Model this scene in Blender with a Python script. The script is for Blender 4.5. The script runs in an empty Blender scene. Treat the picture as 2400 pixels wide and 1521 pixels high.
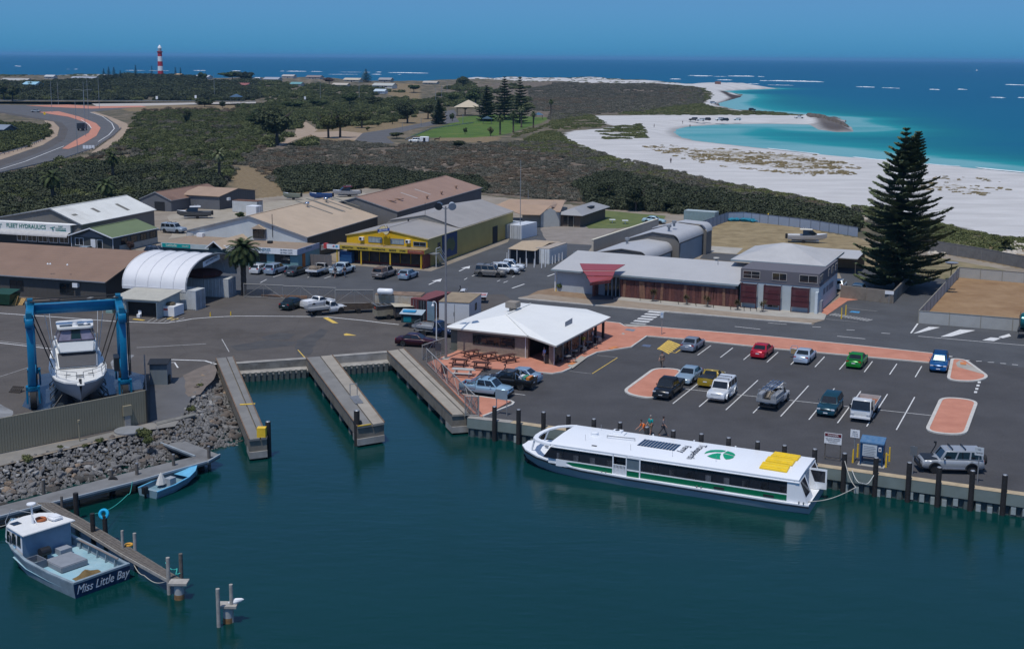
import bpy,bmesh,random
eN=enumerate
from math import*
import numpy as np
import mathutils
from mathutils import noise as mnoise
VV=mathutils.Vector
mX=mathutils.Matrix
def SV(n,k,v):setattr(n.inputs[k],'default_value',v)
from mathutils.geometry import tessellate_polygon
random.seed(7);RNG=np.random.default_rng(7)
R=radians
sc=bpy.context.scene
col=sc.collection
CH,CF,CY0,CX0=33.0,2931.0,635.0,1200.0
ROLL=atan(17/2400.)
PITCH=atan((CY0-134.5)*cos(ROLL)/CF)
_F=VV((0,cos(PITCH),-sin(PITCH)))
_r0=VV((1,0,0));_u0=VV((0,sin(PITCH),cos(PITCH)))
_R=cos(ROLL)*_r0+sin(ROLL)*_u0
_U=-sin(ROLL)*_r0+cos(ROLL)*_u0
cd=bpy.data.cameras.new('camera');cam=bpy.data.objects.new('camera',cd);col.objects.link(cam)
cd.sensor_width=36;cd.lens=36*CF/2400;cd.shift_y=-(760.5-CY0)/2400;cd.clip_start=1;cd.clip_end=90000
m=mX(((_R.x,_U.x,-_F.x,0),(_R.y,_U.y,-_F.y,0),(_R.z,_U.z,-_F.z,CH),(0,0,0,1)))
cam.matrix_world=m;sc.camera=cam
def gp(x,y,z=0.0):
 d=_F+_R*((x-CX0)/CF)-_U*((y-CY0)/CF)
 t=(z-CH)/d.z
 return VV((d.x*t,d.y*t,z))
def up(base,ytop):
 lo,hi=base.z,90.
 for _ in range(40):
  mid=(lo+hi)/2;v=VV((base.x,base.y,mid-CH));w=v.dot(_F)
  if CY0-CF*v.dot(_U)/w>ytop:lo=mid
  else:hi=mid
 return lo
sc.view_settings.view_transform='Standard';sc.view_settings.look='None'
sc.view_settings.gamma=1;sc.view_settings.use_curve_mapping=False
sc.view_settings.exposure=0.0
SUN_EL,SUN_AZ=69.0,-117.0
sdir=VV((cos(R(SUN_EL))*cos(R(SUN_AZ)),cos(R(SUN_EL))*sin(R(SUN_AZ)),sin(R(SUN_EL))))
sl=bpy.data.lights.new('sun','SUN');so=bpy.data.objects.new('sun',sl);col.objects.link(so)
sl.energy=3.05;sl.angle=R(0.53);sl.color=(1.0,0.965,0.91)
so.rotation_euler=sdir.to_track_quat('Z','Y').to_euler();so.location=(0,0,200)
W=bpy.data.worlds.new('World');sc.world=W;W.use_nodes=True
nt=W.node_tree;nt.nodes.clear()
wo=nt.nodes.new('ShaderNodeOutputWorld');bg=nt.nodes.new('ShaderNodeBackground');sky=nt.nodes.new('ShaderNodeTexSky')
sky.sky_type='NISHITA';sky.sun_disc=False;sky.sun_elevation=R(SUN_EL);sky.sun_rotation=R(90-SUN_AZ)
sky.altitude=0;sky.air_density=1.0;sky.dust_density=0.3;sky.ozone_density=4.0
tint=nt.nodes.new('ShaderNodeMix');tint.data_type='RGBA';tint.blend_type='MULTIPLY';SV(tint,'Factor',1)
sx_=nt.nodes.new('ShaderNodeSeparateXYZ');rp_=nt.nodes.new('ShaderNodeValToRGB');wt=nt.nodes.new('ShaderNodeTexCoord')
e_=rp_.color_ramp.elements;e_[0].position=0;e_[0].color=(.072,.355,.85,1);e_[1].position=1;e_[1].color=(.97,.97,.96,1)
for q_,c_ in((.045,(.165,.37,.72)),(.2,(.36,.52,.78)),(.5,(.74,.84,.95))):k_=e_.new(q_);k_.color=(*c_,1)
nt.links.new(wt.outputs['Generated'],sx_.inputs[0]);nt.links.new(sx_.outputs['Z'],rp_.inputs[0]);nt.links.new(rp_.outputs[0],tint.inputs['B'])
nt.links.new(sky.outputs[0],tint.inputs['A']);nt.links.new(tint.outputs['Result'],bg.inputs[0])
SV(bg,1,0.125);nt.links.new(bg.outputs[0],wo.inputs[0])
def tag(o,lB=None,cat=None,gR=None,kind=None):
 if lB:o['label']=lB
 if cat:o['category']=cat
 if gR:o['group']=gR
 if kind:o['kind']=kind
 return o
def TH(name,lB,cat,loc=(0,0,0),rz=0.0,gR=None):
 o=bpy.data.objects.new(name,None);col.objects.link(o)
 o.location=loc;o.rotation_euler=(0,0,rz);o.empty_display_size=.5
 return tag(o,lB,cat,gR)
def kids(o):return[c for c in ALLC.get(o.name,[])]
ALLC={}
def link(o,parent=None):
 col.objects.link(o)
 if parent is not None:
  o.parent=parent;ALLC.setdefault(parent.name,[]).append(o)
 return o
def copy_tree(o,parent=None):
 c=o.copy();link(c,parent)
 for ch in kids(o):copy_tree(ch,c)
 return c
MATS={}
def mat(name,c,rough=.6,metal=0.,var=.12,nS=1.5,bump=0.,bscale=8.,wave=None,spec=.5,c2=None,sT=0.,eM=None,alpha=1.,detail=5):
 if name in MATS:return MATS[name]
 M=bpy.data.materials.new(name);M.use_nodes=True;n=M.node_tree.nodes;l=M.node_tree.links
 b=n['Principled BSDF'];SV(b,'Roughness',rough);SV(b,'Metallic',metal)
 SV(b,'Specular IOR Level',spec)
 tc=n.new('ShaderNodeTexCoord')
 nz=n.new('ShaderNodeTexNoise');SV(nz,'Scale',nS);SV(nz,'Detail',detail);SV(nz,'Roughness',.62)
 l.new(tc.outputs['Object'],nz.inputs['Vector'])
 mr=n.new('ShaderNodeMapRange');SV(mr,'From Min',.3);SV(mr,'From Max',.7)
 l.new(nz.outputs['Fac'],mr.inputs['Value'])
 mx=n.new('ShaderNodeMix');mx.data_type='RGBA'
 if c2 is None:
  mx.inputs['A'].default_value=(*[max(0,v*(1-var))for v in c],1);mx.inputs['B'].default_value=(*[min(1,v*(1+var))for v in c],1)
 else:
  SV(mx,'A',(*c,1));SV(mx,'B',(*c2,1))
 l.new(mr.outputs[0],mx.inputs['Factor']);out=mx.outputs['Result']
 if sT:
  n2=n.new('ShaderNodeTexNoise');SV(n2,'Scale',nS*.35);SV(n2,'Detail',8);SV(n2,'Roughness',.7)
  l.new(tc.outputs['Object'],n2.inputs['Vector'])
  m2=n.new('ShaderNodeMapRange');SV(m2,'From Min',.52);SV(m2,'From Max',.72);SV(m2,'To Max',sT)
  l.new(n2.outputs['Fac'],m2.inputs['Value'])
  m3=n.new('ShaderNodeMix');m3.data_type='RGBA';m3.blend_type='MULTIPLY';SV(m3,'B',(.45,.40,.34,1))
  l.new(m2.outputs[0],m3.inputs['Factor']);l.new(out,m3.inputs['A']);out=m3.outputs['Result']
 l.new(out,b.inputs['Base Color'])
 if eM:SV(b,'Emission Color',(*eM,1));SV(b,'Emission Strength',1)
 if alpha<1:SV(b,'Alpha',alpha)
 h=None
 if wave:
  ax,per,st=wave
  wv=n.new('ShaderNodeTexWave');wv.bands_direction=ax;SV(wv,'Scale',per*2*pi/20.0*1.0)
  wv.inputs['Scale'].default_value=per/(10/pi)*1.0
  l.new(tc.outputs['Object'],wv.inputs['Vector'])
  bp=n.new('ShaderNodeBump');SV(bp,'Strength',st);SV(bp,'Distance',.06)
  l.new(wv.outputs['Fac'],bp.inputs['Height']);h=bp
 if bump:
  n3=n.new('ShaderNodeTexNoise');SV(n3,'Scale',bscale);SV(n3,'Detail',4)
  l.new(tc.outputs['Object'],n3.inputs['Vector'])
  bp=n.new('ShaderNodeBump');SV(bp,'Strength',bump);SV(bp,'Distance',.05)
  l.new(n3.outputs['Fac'],bp.inputs['Height'])
  if h:l.new(h.outputs[0],bp.inputs['Normal'])
  h=bp
 if h:l.new(h.outputs[0],b.inputs['Normal'])
 MATS[name]=M;return M
def paint(c,rough=.35,name=None):
 return mat(name or 'paint_%02d_%02d_%02d'%tuple(int(v*99)for v in c),c,rough,var=.06,nS=.8)
GLASS=mat('window_glass',(.012,.016,.02),.06,var=.3,nS=.6,spec=.7)
CG_=mat('car_glass',(.01,.013,.016),.04,var=.2,spec=.7)
TYRE=mat('tyre_rubber',(.012,.012,.013),.8)
RIM=mat('wheel_alloy',(.35,.36,.38),.3,.8)
DK=mat('dark_trim',(.015,.016,.018),.5)
WH=mat('white_paint',(.74,.75,.76),.4,var=.04)
CHROME=mat('chrome',(.6,.6,.62),.15,1.)
Zs_=mat('galvanised_steel',(.33,.34,.35),.45,.5,var=.2,nS=3)
CONC=mat('concrete',(.29,.275,.25),.85,var=.22,nS=.9,sT=.5,bump=.2)
CONCD=mat('concrete_dark',(.17,.165,.15),.9,var=.3,nS=1.3,sT=.7,bump=.3)
WOODD=mat('weathered_timber',(.12,.105,.09),.85,var=.35,nS=4,bump=.3)
PILE=mat('pile_timber',(.02,.018,.018),.8,var=.4,nS=4,bump=.4)
YEL=mat('yellow_paint',(.75,.48,.03),.5,var=.12,nS=3)
ROPE=mat('rope',(.45,.43,.38),.9)
HEADL=mat('headlight_glass',(.6,.62,.65),.08,var=.1)
TAILL=mat('tail_light',(.35,.01,.012),.2)
class MB:
 def __init__(s):s.v=[];s.f=[]
 def add(s,vs,fs):
  k=len(s.v);s.v+=[tuple(p)for p in vs];s.f+=[tuple(i+k for i in q)for q in fs];return s
 def box(s,x0,y0,z0,x1,y1,z1):
  vs=[(x0,y0,z0),(x1,y0,z0),(x1,y1,z0),(x0,y1,z0),(x0,y0,z1),(x1,y0,z1),(x1,y1,z1),(x0,y1,z1)]
  return s.add(vs,[(0,3,2,1),(4,5,6,7),(0,1,5,4),(1,2,6,5),(2,3,7,6),(3,0,4,7)])
 def cbox(s,c,sz,M=None):
  a=[v/2 for v in sz];vs=[]
  for z in(-1,1):
   for x,y in((-1,-1),(1,-1),(1,1),(-1,1)):
    p=VV((x*a[0],y*a[1],z*a[2]))
    if M is not None:p=M@p
    vs.append(p+VV(c))
  return s.add(vs,[(0,3,2,1),(4,5,6,7),(0,1,5,4),(1,2,6,5),(2,3,7,6),(3,0,4,7)])
 def beam(s,p,q,w,h=None):
  p=VV(p);q=VV(q);d=q-p;L=d.length
  if L<1e-6:return s
  M=d.to_track_quat('X','Z').to_matrix()
  return s.cbox((p+q)/2,(L,w,h or w),M)
 def tube(s,p,q,r0,r1=None,n=8,cap=True):
  p=VV(p);q=VV(q);r1=r0 if r1 is None else r1
  M=(q-p).to_track_quat('Z','X').to_matrix();vs=[]
  for c,r in((p,r0),(q,r1)):
   for i in range(n):
    a=2*pi*i/n;vs.append(c+M@VV((cos(a)*r,sin(a)*r,0)))
  fs=[(i,(i+1)%n,n+(i+1)%n,n+i)for i in range(n)]
  if cap:fs+=[tuple(range(n-1,-1,-1)),tuple(range(n,2*n))]
  return s.add(vs,fs)
 def pipe(s,pts,r,n=6):
  for a,b in zip(pts[:-1],pts[1:]):s.tube(a,b,r,n=n)
  return s
 def lathe(s,prof,n=16,c=(0,0,0)):
  vs=[];fs=[]
  for r,z in prof:
   for i in range(n):
    a=2*pi*i/n;vs.append((c[0]+r*cos(a),c[1]+r*sin(a),c[2]+z))
  for j in range(len(prof)-1):
   for i in range(n):fs.append((j*n+i,j*n+(i+1)%n,(j+1)*n+(i+1)%n,(j+1)*n+i))
  fs.append(tuple(range(n-1,-1,-1)));fs.append(tuple(range((len(prof)-1)*n,len(prof)*n)))
  return s.add(vs,fs)
 def quad(s,a,b,c,d):return s.add([a,b,c,d],[(0,1,2,3)])
 def poly(s,pts):return s.add(pts,[tuple(range(len(pts)))])
 def slab(s,pts,t):
  n=len(pts);lo=[(p[0],p[1],p[2]-t)for p in pts]
  return s.add(list(pts)+lo,[tuple(range(n)),tuple(range(2*n-1,n-1,-1))]+[(i,n+i,n+(i+1)%n,(i+1)%n)for i in range(n)])
 def prism(s,poly,z0,z1):
  n=len(poly);vs=[(p[0],p[1],z0)for p in poly]+[(p[0],p[1],z1)for p in poly]
  tri=tessellate_polygon([[VV((p[0],p[1],0))for p in poly]])
  fs=[(i,(i+1)%n,n+(i+1)%n,n+i)for i in range(n)]+[(a+n,b+n,c+n)for a,b,c in tri]+[(c,b,a)for a,b,c in tri]
  return s.add(vs,fs)
 def xprism(s,poly,x0,x1):
  n=len(poly);vs=[(x0,p[0],p[1])for p in poly]+[(x1,p[0],p[1])for p in poly]
  return s.add(vs,[tuple(range(n-1,-1,-1)),tuple(range(n,2*n))]+[(i,(i+1)%n,n+(i+1)%n,n+i)for i in range(n)])
 def yprism(s,poly,y0,y1):
  n=len(poly);vs=[(p[0],y0,p[1])for p in poly]+[(p[0],y1,p[1])for p in poly]
  return s.add(vs,[tuple(range(n)),tuple(range(2*n-1,n-1,-1))]+[((i+1)%n,i,n+i,n+(i+1)%n)for i in range(n)])
 def loft(s,rings,cap=True):
  n=len(rings[0]);vs=[p for r in rings for p in r];fs=[]
  for j in range(len(rings)-1):
   for i in range(n):fs.append((j*n+i,j*n+(i+1)%n,(j+1)*n+(i+1)%n,(j+1)*n+i))
  if cap:fs.append(tuple(range(n-1,-1,-1)));fs.append(tuple(range((len(rings)-1)*n,len(rings)*n)))
  return s.add(vs,fs)
 def mesh(s,name,m=None,sM=False,fix=True):
  me=bpy.data.meshes.new(name);me.from_pydata([tuple(p)for p in s.v],[],s.f);me.update()
  if fix:
   b=bmesh.new();b.from_mesh(me);bmesh.ops.recalc_face_normals(b,faces=b.faces);b.to_mesh(me);b.free()
  if m:me.materials.append(m)
  if sM:
   me.polygons.foreach_set('use_smooth',[True]*len(me.polygons))
   try:me.set_sharp_from_angle(angle=R(sM if sM is not True else 40))
   except Exception:pass
  return me
 def bd(s,name,m=None,parent=None,sM=False,fix=True,lB=None):
  o=bpy.data.objects.new(name,s.mesh(name,m,sM,fix));link(o,parent)
  if lB:o['label']=lB
  return o
def BX(a,*k,**q):return MB().box(*a).bd(*k,**q)
def inst(name,me,parent=None,loc=(0,0,0),rot=(0,0,0),scale=(1,1,1)):
 o=bpy.data.objects.new(name,me);link(o,parent);o.location=loc;o.rotation_euler=rot;o.scale=scale;return o
def bv(o,w=.03,seg=2,ang=40):
 b=bmesh.new();b.from_mesh(o.data)
 es=[e for e in b.edges if len(e.link_faces)==2 and e.calc_face_angle(0)>R(ang)]
 bmesh.ops.bevel(b,geom=es,offset=w,segments=seg,affect='EDGES',clamp_overlap=True)
 b.to_mesh(o.data);b.free()
 o.data.polygons.foreach_set('use_smooth',[True]*len(o.data.polygons))
 try:o.data.set_sharp_from_angle(angle=R(50))
 except Exception:pass
 return o
def text(s,name,m,parent,size,M,ext=.004,align='CENTER',xs=1.,shear=0.,bold=0.):
 c=bpy.data.curves.new('t','FONT');c.body=s;c.size=size;c.extrude=ext;c.align_x=align;c.align_y='CENTER';c.shear=shear;c.resolution_u=3;c.offset=bold
 t=bpy.data.objects.new('t',c);col.objects.link(t);bpy.context.view_layer.update()
 me=bpy.data.meshes.new_from_object(t.evaluated_get(bpy.context.evaluated_depsgraph_get()))
 bpy.data.objects.remove(t);bpy.data.curves.remove(c)
 me.transform(M@mX.Diagonal((xs,1,1,1)));me.materials.clear();me.materials.append(m);me.name=name
 o=bpy.data.objects.new(name,me);link(o,parent);return o
def tm(o,x,n):
 x=VV(x).normalized();n=VV(n).normalized();y=n.cross(x)
 return mX(((x.x,y.x,n.x,o[0]),(x.y,y.y,n.y,o[1]),(x.z,y.z,n.z,o[2]),(0,0,0,1)))
def densify(pts,step,wob=0.,seed=0):
 out=[];n=len(pts)
 for i in range(n):
  a,b=VV(pts[i][:2]),VV(pts[(i+1)%n][:2]);k=max(1,int((b-a).length/step))
  for j in range(k):
   p=a+(b-a)*j/k
   if wob:
    q=mnoise.noise_vector(VV((p.x*.13+seed,p.y*.13,seed)))*wob+mnoise.noise_vector(VV((p.x*.6,p.y*.6+seed,seed)))*wob*.35
    p=p+VV((q.x,q.y))
   out.append((p.x,p.y))
 return out
def rD(pts,r,n=6):
 out=[];N=len(pts)
 for i in range(N):
  p=VV(pts[i][:2]);a=VV(pts[i-1][:2]);b=VV(pts[(i+1)%N][:2])
  da=(a-p);db=(b-p);ra=min(r,da.length*.49,db.length*.49)
  s,e=p+da.normalized()*ra,p+db.normalized()*ra
  for k in range(n+1):
   t=k/n;q=s*(1-t)**2+p*2*t*(1-t)+e*t*t;out.append((q.x,q.y))
 return out
def sH(name,pts,z,m,kind='structure',parent=None,step=None,wob=0.,thick=0.):
 if step:pts=densify(pts,step,wob,len(name))
 P=[VV((p[0],p[1],z))for p in pts]
 me=bpy.data.meshes.new(name)
 if thick:
  b=MB();b.prism([(p.x,p.y)for p in P],z-thick,z);me=b.mesh(name)
 else:
  tri=tessellate_polygon([P]);me.from_pydata([tuple(p)for p in P],[],tri);me.update()
  b=bmesh.new();b.from_mesh(me);bmesh.ops.recalc_face_normals(b,faces=b.faces)
  for f in b.faces:
   if f.normal.z<0:f.normal_flip()
  b.to_mesh(me);b.free()
 me.materials.append(m);o=bpy.data.objects.new(name,me);link(o,parent)
 if kind and parent is None:o['kind']=kind
 return o
def px(*pts,z=0.):return[tuple(gp(x,y,z)[:2])for x,y in pts]
def line(mb,p,q,w,z):
 p=VV(p[:2]);q=VV(q[:2]);d=(q-p).normalized();n=VV((-d.y,d.x))*w/2
 mb.quad((*(p-n),z),(*(q-n),z),(*(q+n),z),(*(p+n),z));return mb
TA=R(-24.9);E1=VV((cos(TA),sin(TA),0));E2=VV((-E1.y,E1.x,0))
def strip_off(pts,d):
 out=[];P=[VV(p[:2])for p in pts]
 for i,p in eN(P):
  a=P[max(i-1,0)];b=P[min(i+1,len(P)-1)];t=(b-a).normalized();out.append((p.x-t.y*d,p.y+t.x*d))
 return out
def rB(mb,pts,w,z0,z1):
 A=strip_off(pts,w/2);B=strip_off(pts,-w/2)
 for i in range(len(A)-1):
  mb.add([(*A[i],z0),(*A[i+1],z0),(*B[i+1],z0),(*B[i],z0),(*A[i],z1),(*A[i+1],z1),(*B[i+1],z1),(*B[i],z1)],[(4,7,6,5),(0,1,5,4),(2,3,7,6),(0,4,7,3),(1,2,6,5)])
 return mb
SEA=-1.8
def pip(P,poly):
 x,y=P[:,0],P[:,1];ins=np.zeros(len(P),bool);n=len(poly)
 for i in range(n):
  x0,y0=poly[i][:2];x1,y1=poly[(i+1)%n][:2]
  c=((y0>y)!=(y1>y))
  if y1!=y0:ins^=c&(x<(x1-x0)*(y-y0)/(y1-y0)+x0)
 return ins
def sdist(P,poly,closed=True):
 d=np.full(len(P),1e12);n=len(poly)
 for i in range(n if closed else n-1):
  a=np.array(poly[i][:2]);b=np.array(poly[(i+1)%n][:2]);ab=b-a;L=max(ab@ab,1e-9)
  t=np.clip(((P-a)@ab)/L,0,1);q=P-a-t[:,None]*ab;d=np.minimum(d,(q*q).sum(1))
 d=np.sqrt(d)
 return np.where(pip(P,poly),d,-d)if closed else d
COAST=px((-900,176),(0,179),(60,186),(145,183),(225,180),(330,186),(500,187),(600,189),(700,192),(795,193),(910,198),(1065,190),(1200,189),(1425,190),(1590,200),(1622,204),(1750,205),(1832,208),(1745,211),(1692,214),(1700,219),(1742,222),(1738,228),(1685,243),(1690,249),(1735,259),(1757,262),(1800,263),(1880,271),(1930,274),(1975,277),(1962,283),(1998,300),(1960,302),(1925,297),(1900,293),(1800,291),(1700,292),(1620,297),(1590,303),(1582,311),(1598,322),(1630,330),(1700,338),(1800,349),(1920,362),(2062,375),(2175,385),(2312,397),(2400,406),(2800,445),(3600,540),z=SEA)+[(900,250),(900,-400),(-900,-400),(-2500,1500)]
HARB=px((-700,1290),(-300,1172),(0,1092),(150,1054),(330,1012),(425,985),(442,945),(470,888),(503,848),(548,846),(600,847),(715,840),(782,834),(908,825),(946,819),(1098,977),(1140,982),(1200,989),(1985,1100.7),(2400,1159.3))+[tuple((gp(2400,1159.3)+E1*120)[:2]),(140,-200),(-200,-200)]
BASE=HARB[:-2]+[(260,40)]+px((3300,760),(2700,668),(2400,628),(2250,600),(2010,556),(1800,520),(1706,512),(1560,500),(1400,486),(1130,456),(850,440),(620,462),(330,490),(150,500),(-500,560))+[(-190,100)]
Zs={'sand':[px((1312,327),(1335,308),(1412,303),(1440,296),(1395,286),(1375,272),(1450,272),(1560,270),(1800,270),(1900,271),(2000,276),(2100,310),(2600,330),(3300,430),(3300,720),(2400,562),(2312,550),(2225,532),(2180,522),(2000,490),(1895,465),(1800,450),(1725,438),(1650,425),(1600,412),(1560,402),(1522,395),(1465,380),(1400,357)),px((1050,187),(1065,183),(1200,186),(1425,184),(1622,199),(1760,203),(1860,206),(1700,216),(1760,222),(1745,230),(1690,243),(1740,262),(1725,261),(1648,242),(1668,224),(1640,214),(1590,206),(1500,203),(1300,199),(1100,192)),px((-300,176),(225,177),(250,183),(180,187),(0,186),(-300,188))],'park':[px((965,318),(1050,292),(1080,275),(1165,268),(1290,278),(1272,288),(1180,318),(1100,324),(1010,324))],'dry':[px((690,345),(712,305),(800,298),(880,278),(1000,266),(1060,268),(1075,280),(930,305),(850,330)),px((1010,325),(1180,321),(1150,335),(1030,335)),px((860,205),(985,205),(985,235),(930,232)),px((520,410),(560,390),(660,400),(640,440),(560,450)),px((230,240),(600,240),(600,252),(440,262),(300,262)),px((600,430),(860,430),(850,470),(610,490)),px((2150,560),(2420,585),(2420,640),(2150,610))],'heath':[px((560,345),(1300,335),(1400,360),(1600,415),(1900,470),(2000,520),(1560,500),(1130,456),(640,440)),px((1000,215),(1240,200),(1600,205),(1650,240),(1500,268),(1380,268),(1300,290),(1240,285),(1230,240))]}
def grid_mesh(name,xs,ys,z0):
 X,Y=np.meshgrid(xs,ys);n=X.size;X=X.ravel();Y=Y.ravel()
 d=np.array(_F)[None,:]+((X-CX0)/CF)[:,None]*np.array(_R)-((Y-CY0)/CF)[:,None]*np.array(_U)
 t=(z0-CH)/d[:,2];P=d[:,:2]*t[:,None]
 nx,ny=len(xs),len(ys);j,i=np.meshgrid(np.arange(ny-1),np.arange(nx-1),indexing='ij');a=(j*nx+i).ravel()
 F=np.stack([a,a+nx,a+nx+1,a+1],1)
 return P,F
def np_mesh(name,V,F,m,sM=True,aT=None):
 me=bpy.data.meshes.new(name);k=F.shape[1]
 me.vertices.add(len(V));me.vertices.foreach_set('co',V.astype(np.float32).ravel())
 me.loops.add(F.size);me.loops.foreach_set('vertex_index',F.astype(np.int32).ravel())
 me.polygons.add(len(F));me.polygons.foreach_set('loop_start',np.arange(0,F.size,k,dtype=np.int32))
 me.polygons.foreach_set('use_smooth',np.full(len(F),sM))
 me.update(calc_edges=True);me.validate()
 for nme,arr in(aT or{}).items():
  at=me.attributes.new(nme,'FLOAT','POINT');at.data.foreach_set('value',arr.astype(np.float32))
 if m:me.materials.append(m)
 return me
def vnoise(P,s,seed=0,oct=4):
 out=np.zeros(len(P));amp=1.;tot=0
 rg=np.random.default_rng(seed);T=rg.random((256,256))*2-1
 for o in range(oct):
  q=P/s+seed*3.7;i=np.floor(q).astype(int);f=q-i;f=f*f*(3-2*f);x0,y0=i[:,0]&255,i[:,1]&255;x1,y1=(x0+1)&255,(y0+1)&255
  out+=amp*((T[x0,y0]*(1-f[:,0])+T[x1,y0]*f[:,0])*(1-f[:,1])+(T[x0,y1]*(1-f[:,0])+T[x1,y1]*f[:,0])*f[:,1]);tot+=amp
  amp*=.5;s*=.5
 return out/tot
sm=lambda a,b,x:(lambda t:t*t*(3-2*t))(np.clip((x-a)/(b-a),0,1))
def attr(n,name):
 a=n.new('ShaderNodeAttribute');a.attribute_name=name;return a.outputs['Fac']
def terrain_mat():
 M=bpy.data.materials.new('open_ground');M.use_nodes=True;n=M.node_tree.nodes;l=M.node_tree.links;b=n['Principled BSDF']
 SV(b,'Roughness',.95);SV(b,'Specular IOR Level',.15)
 tc=n.new('ShaderNodeTexCoord')
 def nz(s,d=6,r=.65,ax=(1,1,1)):
  q=n.new('ShaderNodeTexNoise');SV(q,'Scale',s);SV(q,'Detail',d);SV(q,'Roughness',r)
  mp=n.new('ShaderNodeMapping');SV(mp,'Scale',ax);l.new(tc.outputs['Object'],mp.inputs[0]);l.new(mp.outputs[0],q.inputs['Vector']);return q.outputs['Fac']
 def ramp(f,stops):
  r=n.new('ShaderNodeValToRGB');e=r.color_ramp.elements
  while len(e)>1:e.remove(e[-1])
  e[0].position=stops[0][0];e[0].color=(*stops[0][1],1)
  for p,c in stops[1:]:k=e.new(p);k.color=(*c,1)
  l.new(f,r.inputs[0]);return r.outputs[0]
 def mix(f,a,c):
  q=n.new('ShaderNodeMix');q.data_type='RGBA';l.new(f,q.inputs['Factor']);l.new(a,q.inputs['A']);l.new(c,q.inputs['B']);return q.outputs['Result']
 def zone(name,amp,noi,w=.12):
  m1=n.new('ShaderNodeMath');m1.operation='MULTIPLY_ADD';l.new(noi,m1.inputs[0]);SV(m1,1,amp);l.new(attr(n,name),m1.inputs[2])
  m2=n.new('ShaderNodeMapRange');m2.interpolation_type='SMOOTHSTEP';SV(m2,'From Min',amp*.5-w);SV(m2,'From Max',amp*.5+w);l.new(m1.outputs[0],m2.inputs['Value']);return m2.outputs[0]
 big=nz(.02);mid=nz(.12,8);fin=nz(.9,6,.7)
 c=ramp(mid,[(.3,(.05,.055,.033)),(.46,(.10,.09,.06)),(.58,(.17,.135,.095)),(.7,(.30,.25,.19))])
 c=mix(zone('heath',.8,big),c,ramp(nz(.22,9,.75),[(.3,(.06,.058,.042)),(.45,(.11,.095,.072)),(.56,(.17,.13,.10)),(.63,(.28,.23,.18)),(.72,(.48,.44,.40))]))
 c=mix(zone('dry',.8,mid),c,ramp(fin,[(.3,(.14,.10,.055)),(.7,(.26,.20,.12))]))
 c=mix(zone('park',.4,mid),c,ramp(nz(.1),[(.3,(.055,.10,.022)),(.55,(.085,.14,.03)),(.75,(.16,.16,.05))]))
 sandc=ramp(nz(.05,8,.6,(1,3,1)),[(.3,(.42,.41,.40)),(.7,(.56,.55,.54))])
 gr=ramp(fin,[(.3,(.10,.10,.04)),(.7,(.28,.20,.10))])
 spk=n.new('ShaderNodeMath');spk.operation='MULTIPLY_ADD';l.new(nz(.35,6,.7,(1,1.0,1)),spk.inputs[0]);SV(spk,1,1.);l.new(attr(n,'tuft'),spk.inputs[2])
 spm=n.new('ShaderNodeMapRange');SV(spm,'From Min',1.02);SV(spm,'From Max',1.10);l.new(spk.outputs[0],spm.inputs['Value'])
 sandc=mix(spm.outputs[0],sandc,gr)
 wet=n.new('ShaderNodeMix');wet.data_type='RGBA';wet.blend_type='MULTIPLY';l.new(attr(n,'wet'),wet.inputs['Factor']);l.new(sandc,wet.inputs['A']);SV(wet,'B',(.62,.62,.62,1))
 c=mix(zone('sand',1.1,nz(.09,8,.7)),c,wet.outputs['Result'])
 weed=n.new('ShaderNodeRGB');weed.outputs[0].default_value=(.06,.045,.04,1)
 c=mix(attr(n,'weed'),c,weed.outputs[0])
 l.new(c,b.inputs['Base Color'])
 bp=n.new('ShaderNodeBump');SV(bp,'Strength',.5);SV(bp,'Distance',.6);l.new(nz(.5,8,.7),bp.inputs['Height']);l.new(bp.outputs[0],b.inputs['Normal'])
 return M
xs=np.linspace(-420,2820,541)
ys=np.concatenate([np.arange(166,470,1.1),np.arange(470,660,3.),np.arange(660,1200,20.),np.arange(1200,2600,100.)])
P,F=grid_mesh('t',xs,ys,0.)
cs=sdist(P,COAST);bs=sdist(P,BASE);hb=sdist(P,HARB)
Dm=np.hypot(P[:,0],P[:,1])
att0=np.max([sdist(P,p)for p in Zs["heath"]],0)/14.
z=np.where(cs>0,SEA+1.9*sm(0,22,cs),SEA-.05-np.clip(-cs,0,200)*.03)
far=sm(950,1350,Dm)*sm(0,40,cs)
z+=far*(2.2+3.8*np.abs(vnoise(P,60,3))+3*vnoise(P,170,5))*(1-sm(500,900,cs)*.55)
z+=sm(0,1,att0)*sm(12,60,bs*-1)*sm(20,60,cs)*(.7*np.abs(vnoise(P,25,9))+.1)*(1-sm(600,950,Dm))
rock=sdist(P,px((1897,271),(1925,272),(1968,276),(1950,281),(1994,300),(1962,301),(1932,296),(1922,287),z=0));
z+=sm(-6,4,rock)*(1.6+1.4*np.abs(vnoise(P,8,11)))
z=np.where(bs>1.5,-.7,np.where(bs>-12,np.minimum(z,.015+np.clip(-bs,0,12)*.08),z))
z=np.where(hb>-1.5,-6.,z)
att={k:np.clip(np.max([sdist(P,p)for p in v],0)/14.,-1.5,1.5)for k,v in Zs.items()}
tz=[px((1425,298),(1470,294),(1515,312),(1510,330),(1420,330),(1385,318)),px((1505,343),(1570,340),(1760,355),(1900,362),(2010,385),(2030,410),(1900,412),(1700,392),(1580,368)),px((2190,415),(2300,420),(2300,450),(2150,440))]
ta=np.max([sdist(P,p)for p in tz],0)
att['tuft']=.42*sm(-10,12,ta)+.12+.1*vnoise(P,18,21)
fl=sdist(P,px((1065,183),(1425,184),(1622,199),(1500,204),(1100,193)))
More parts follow.
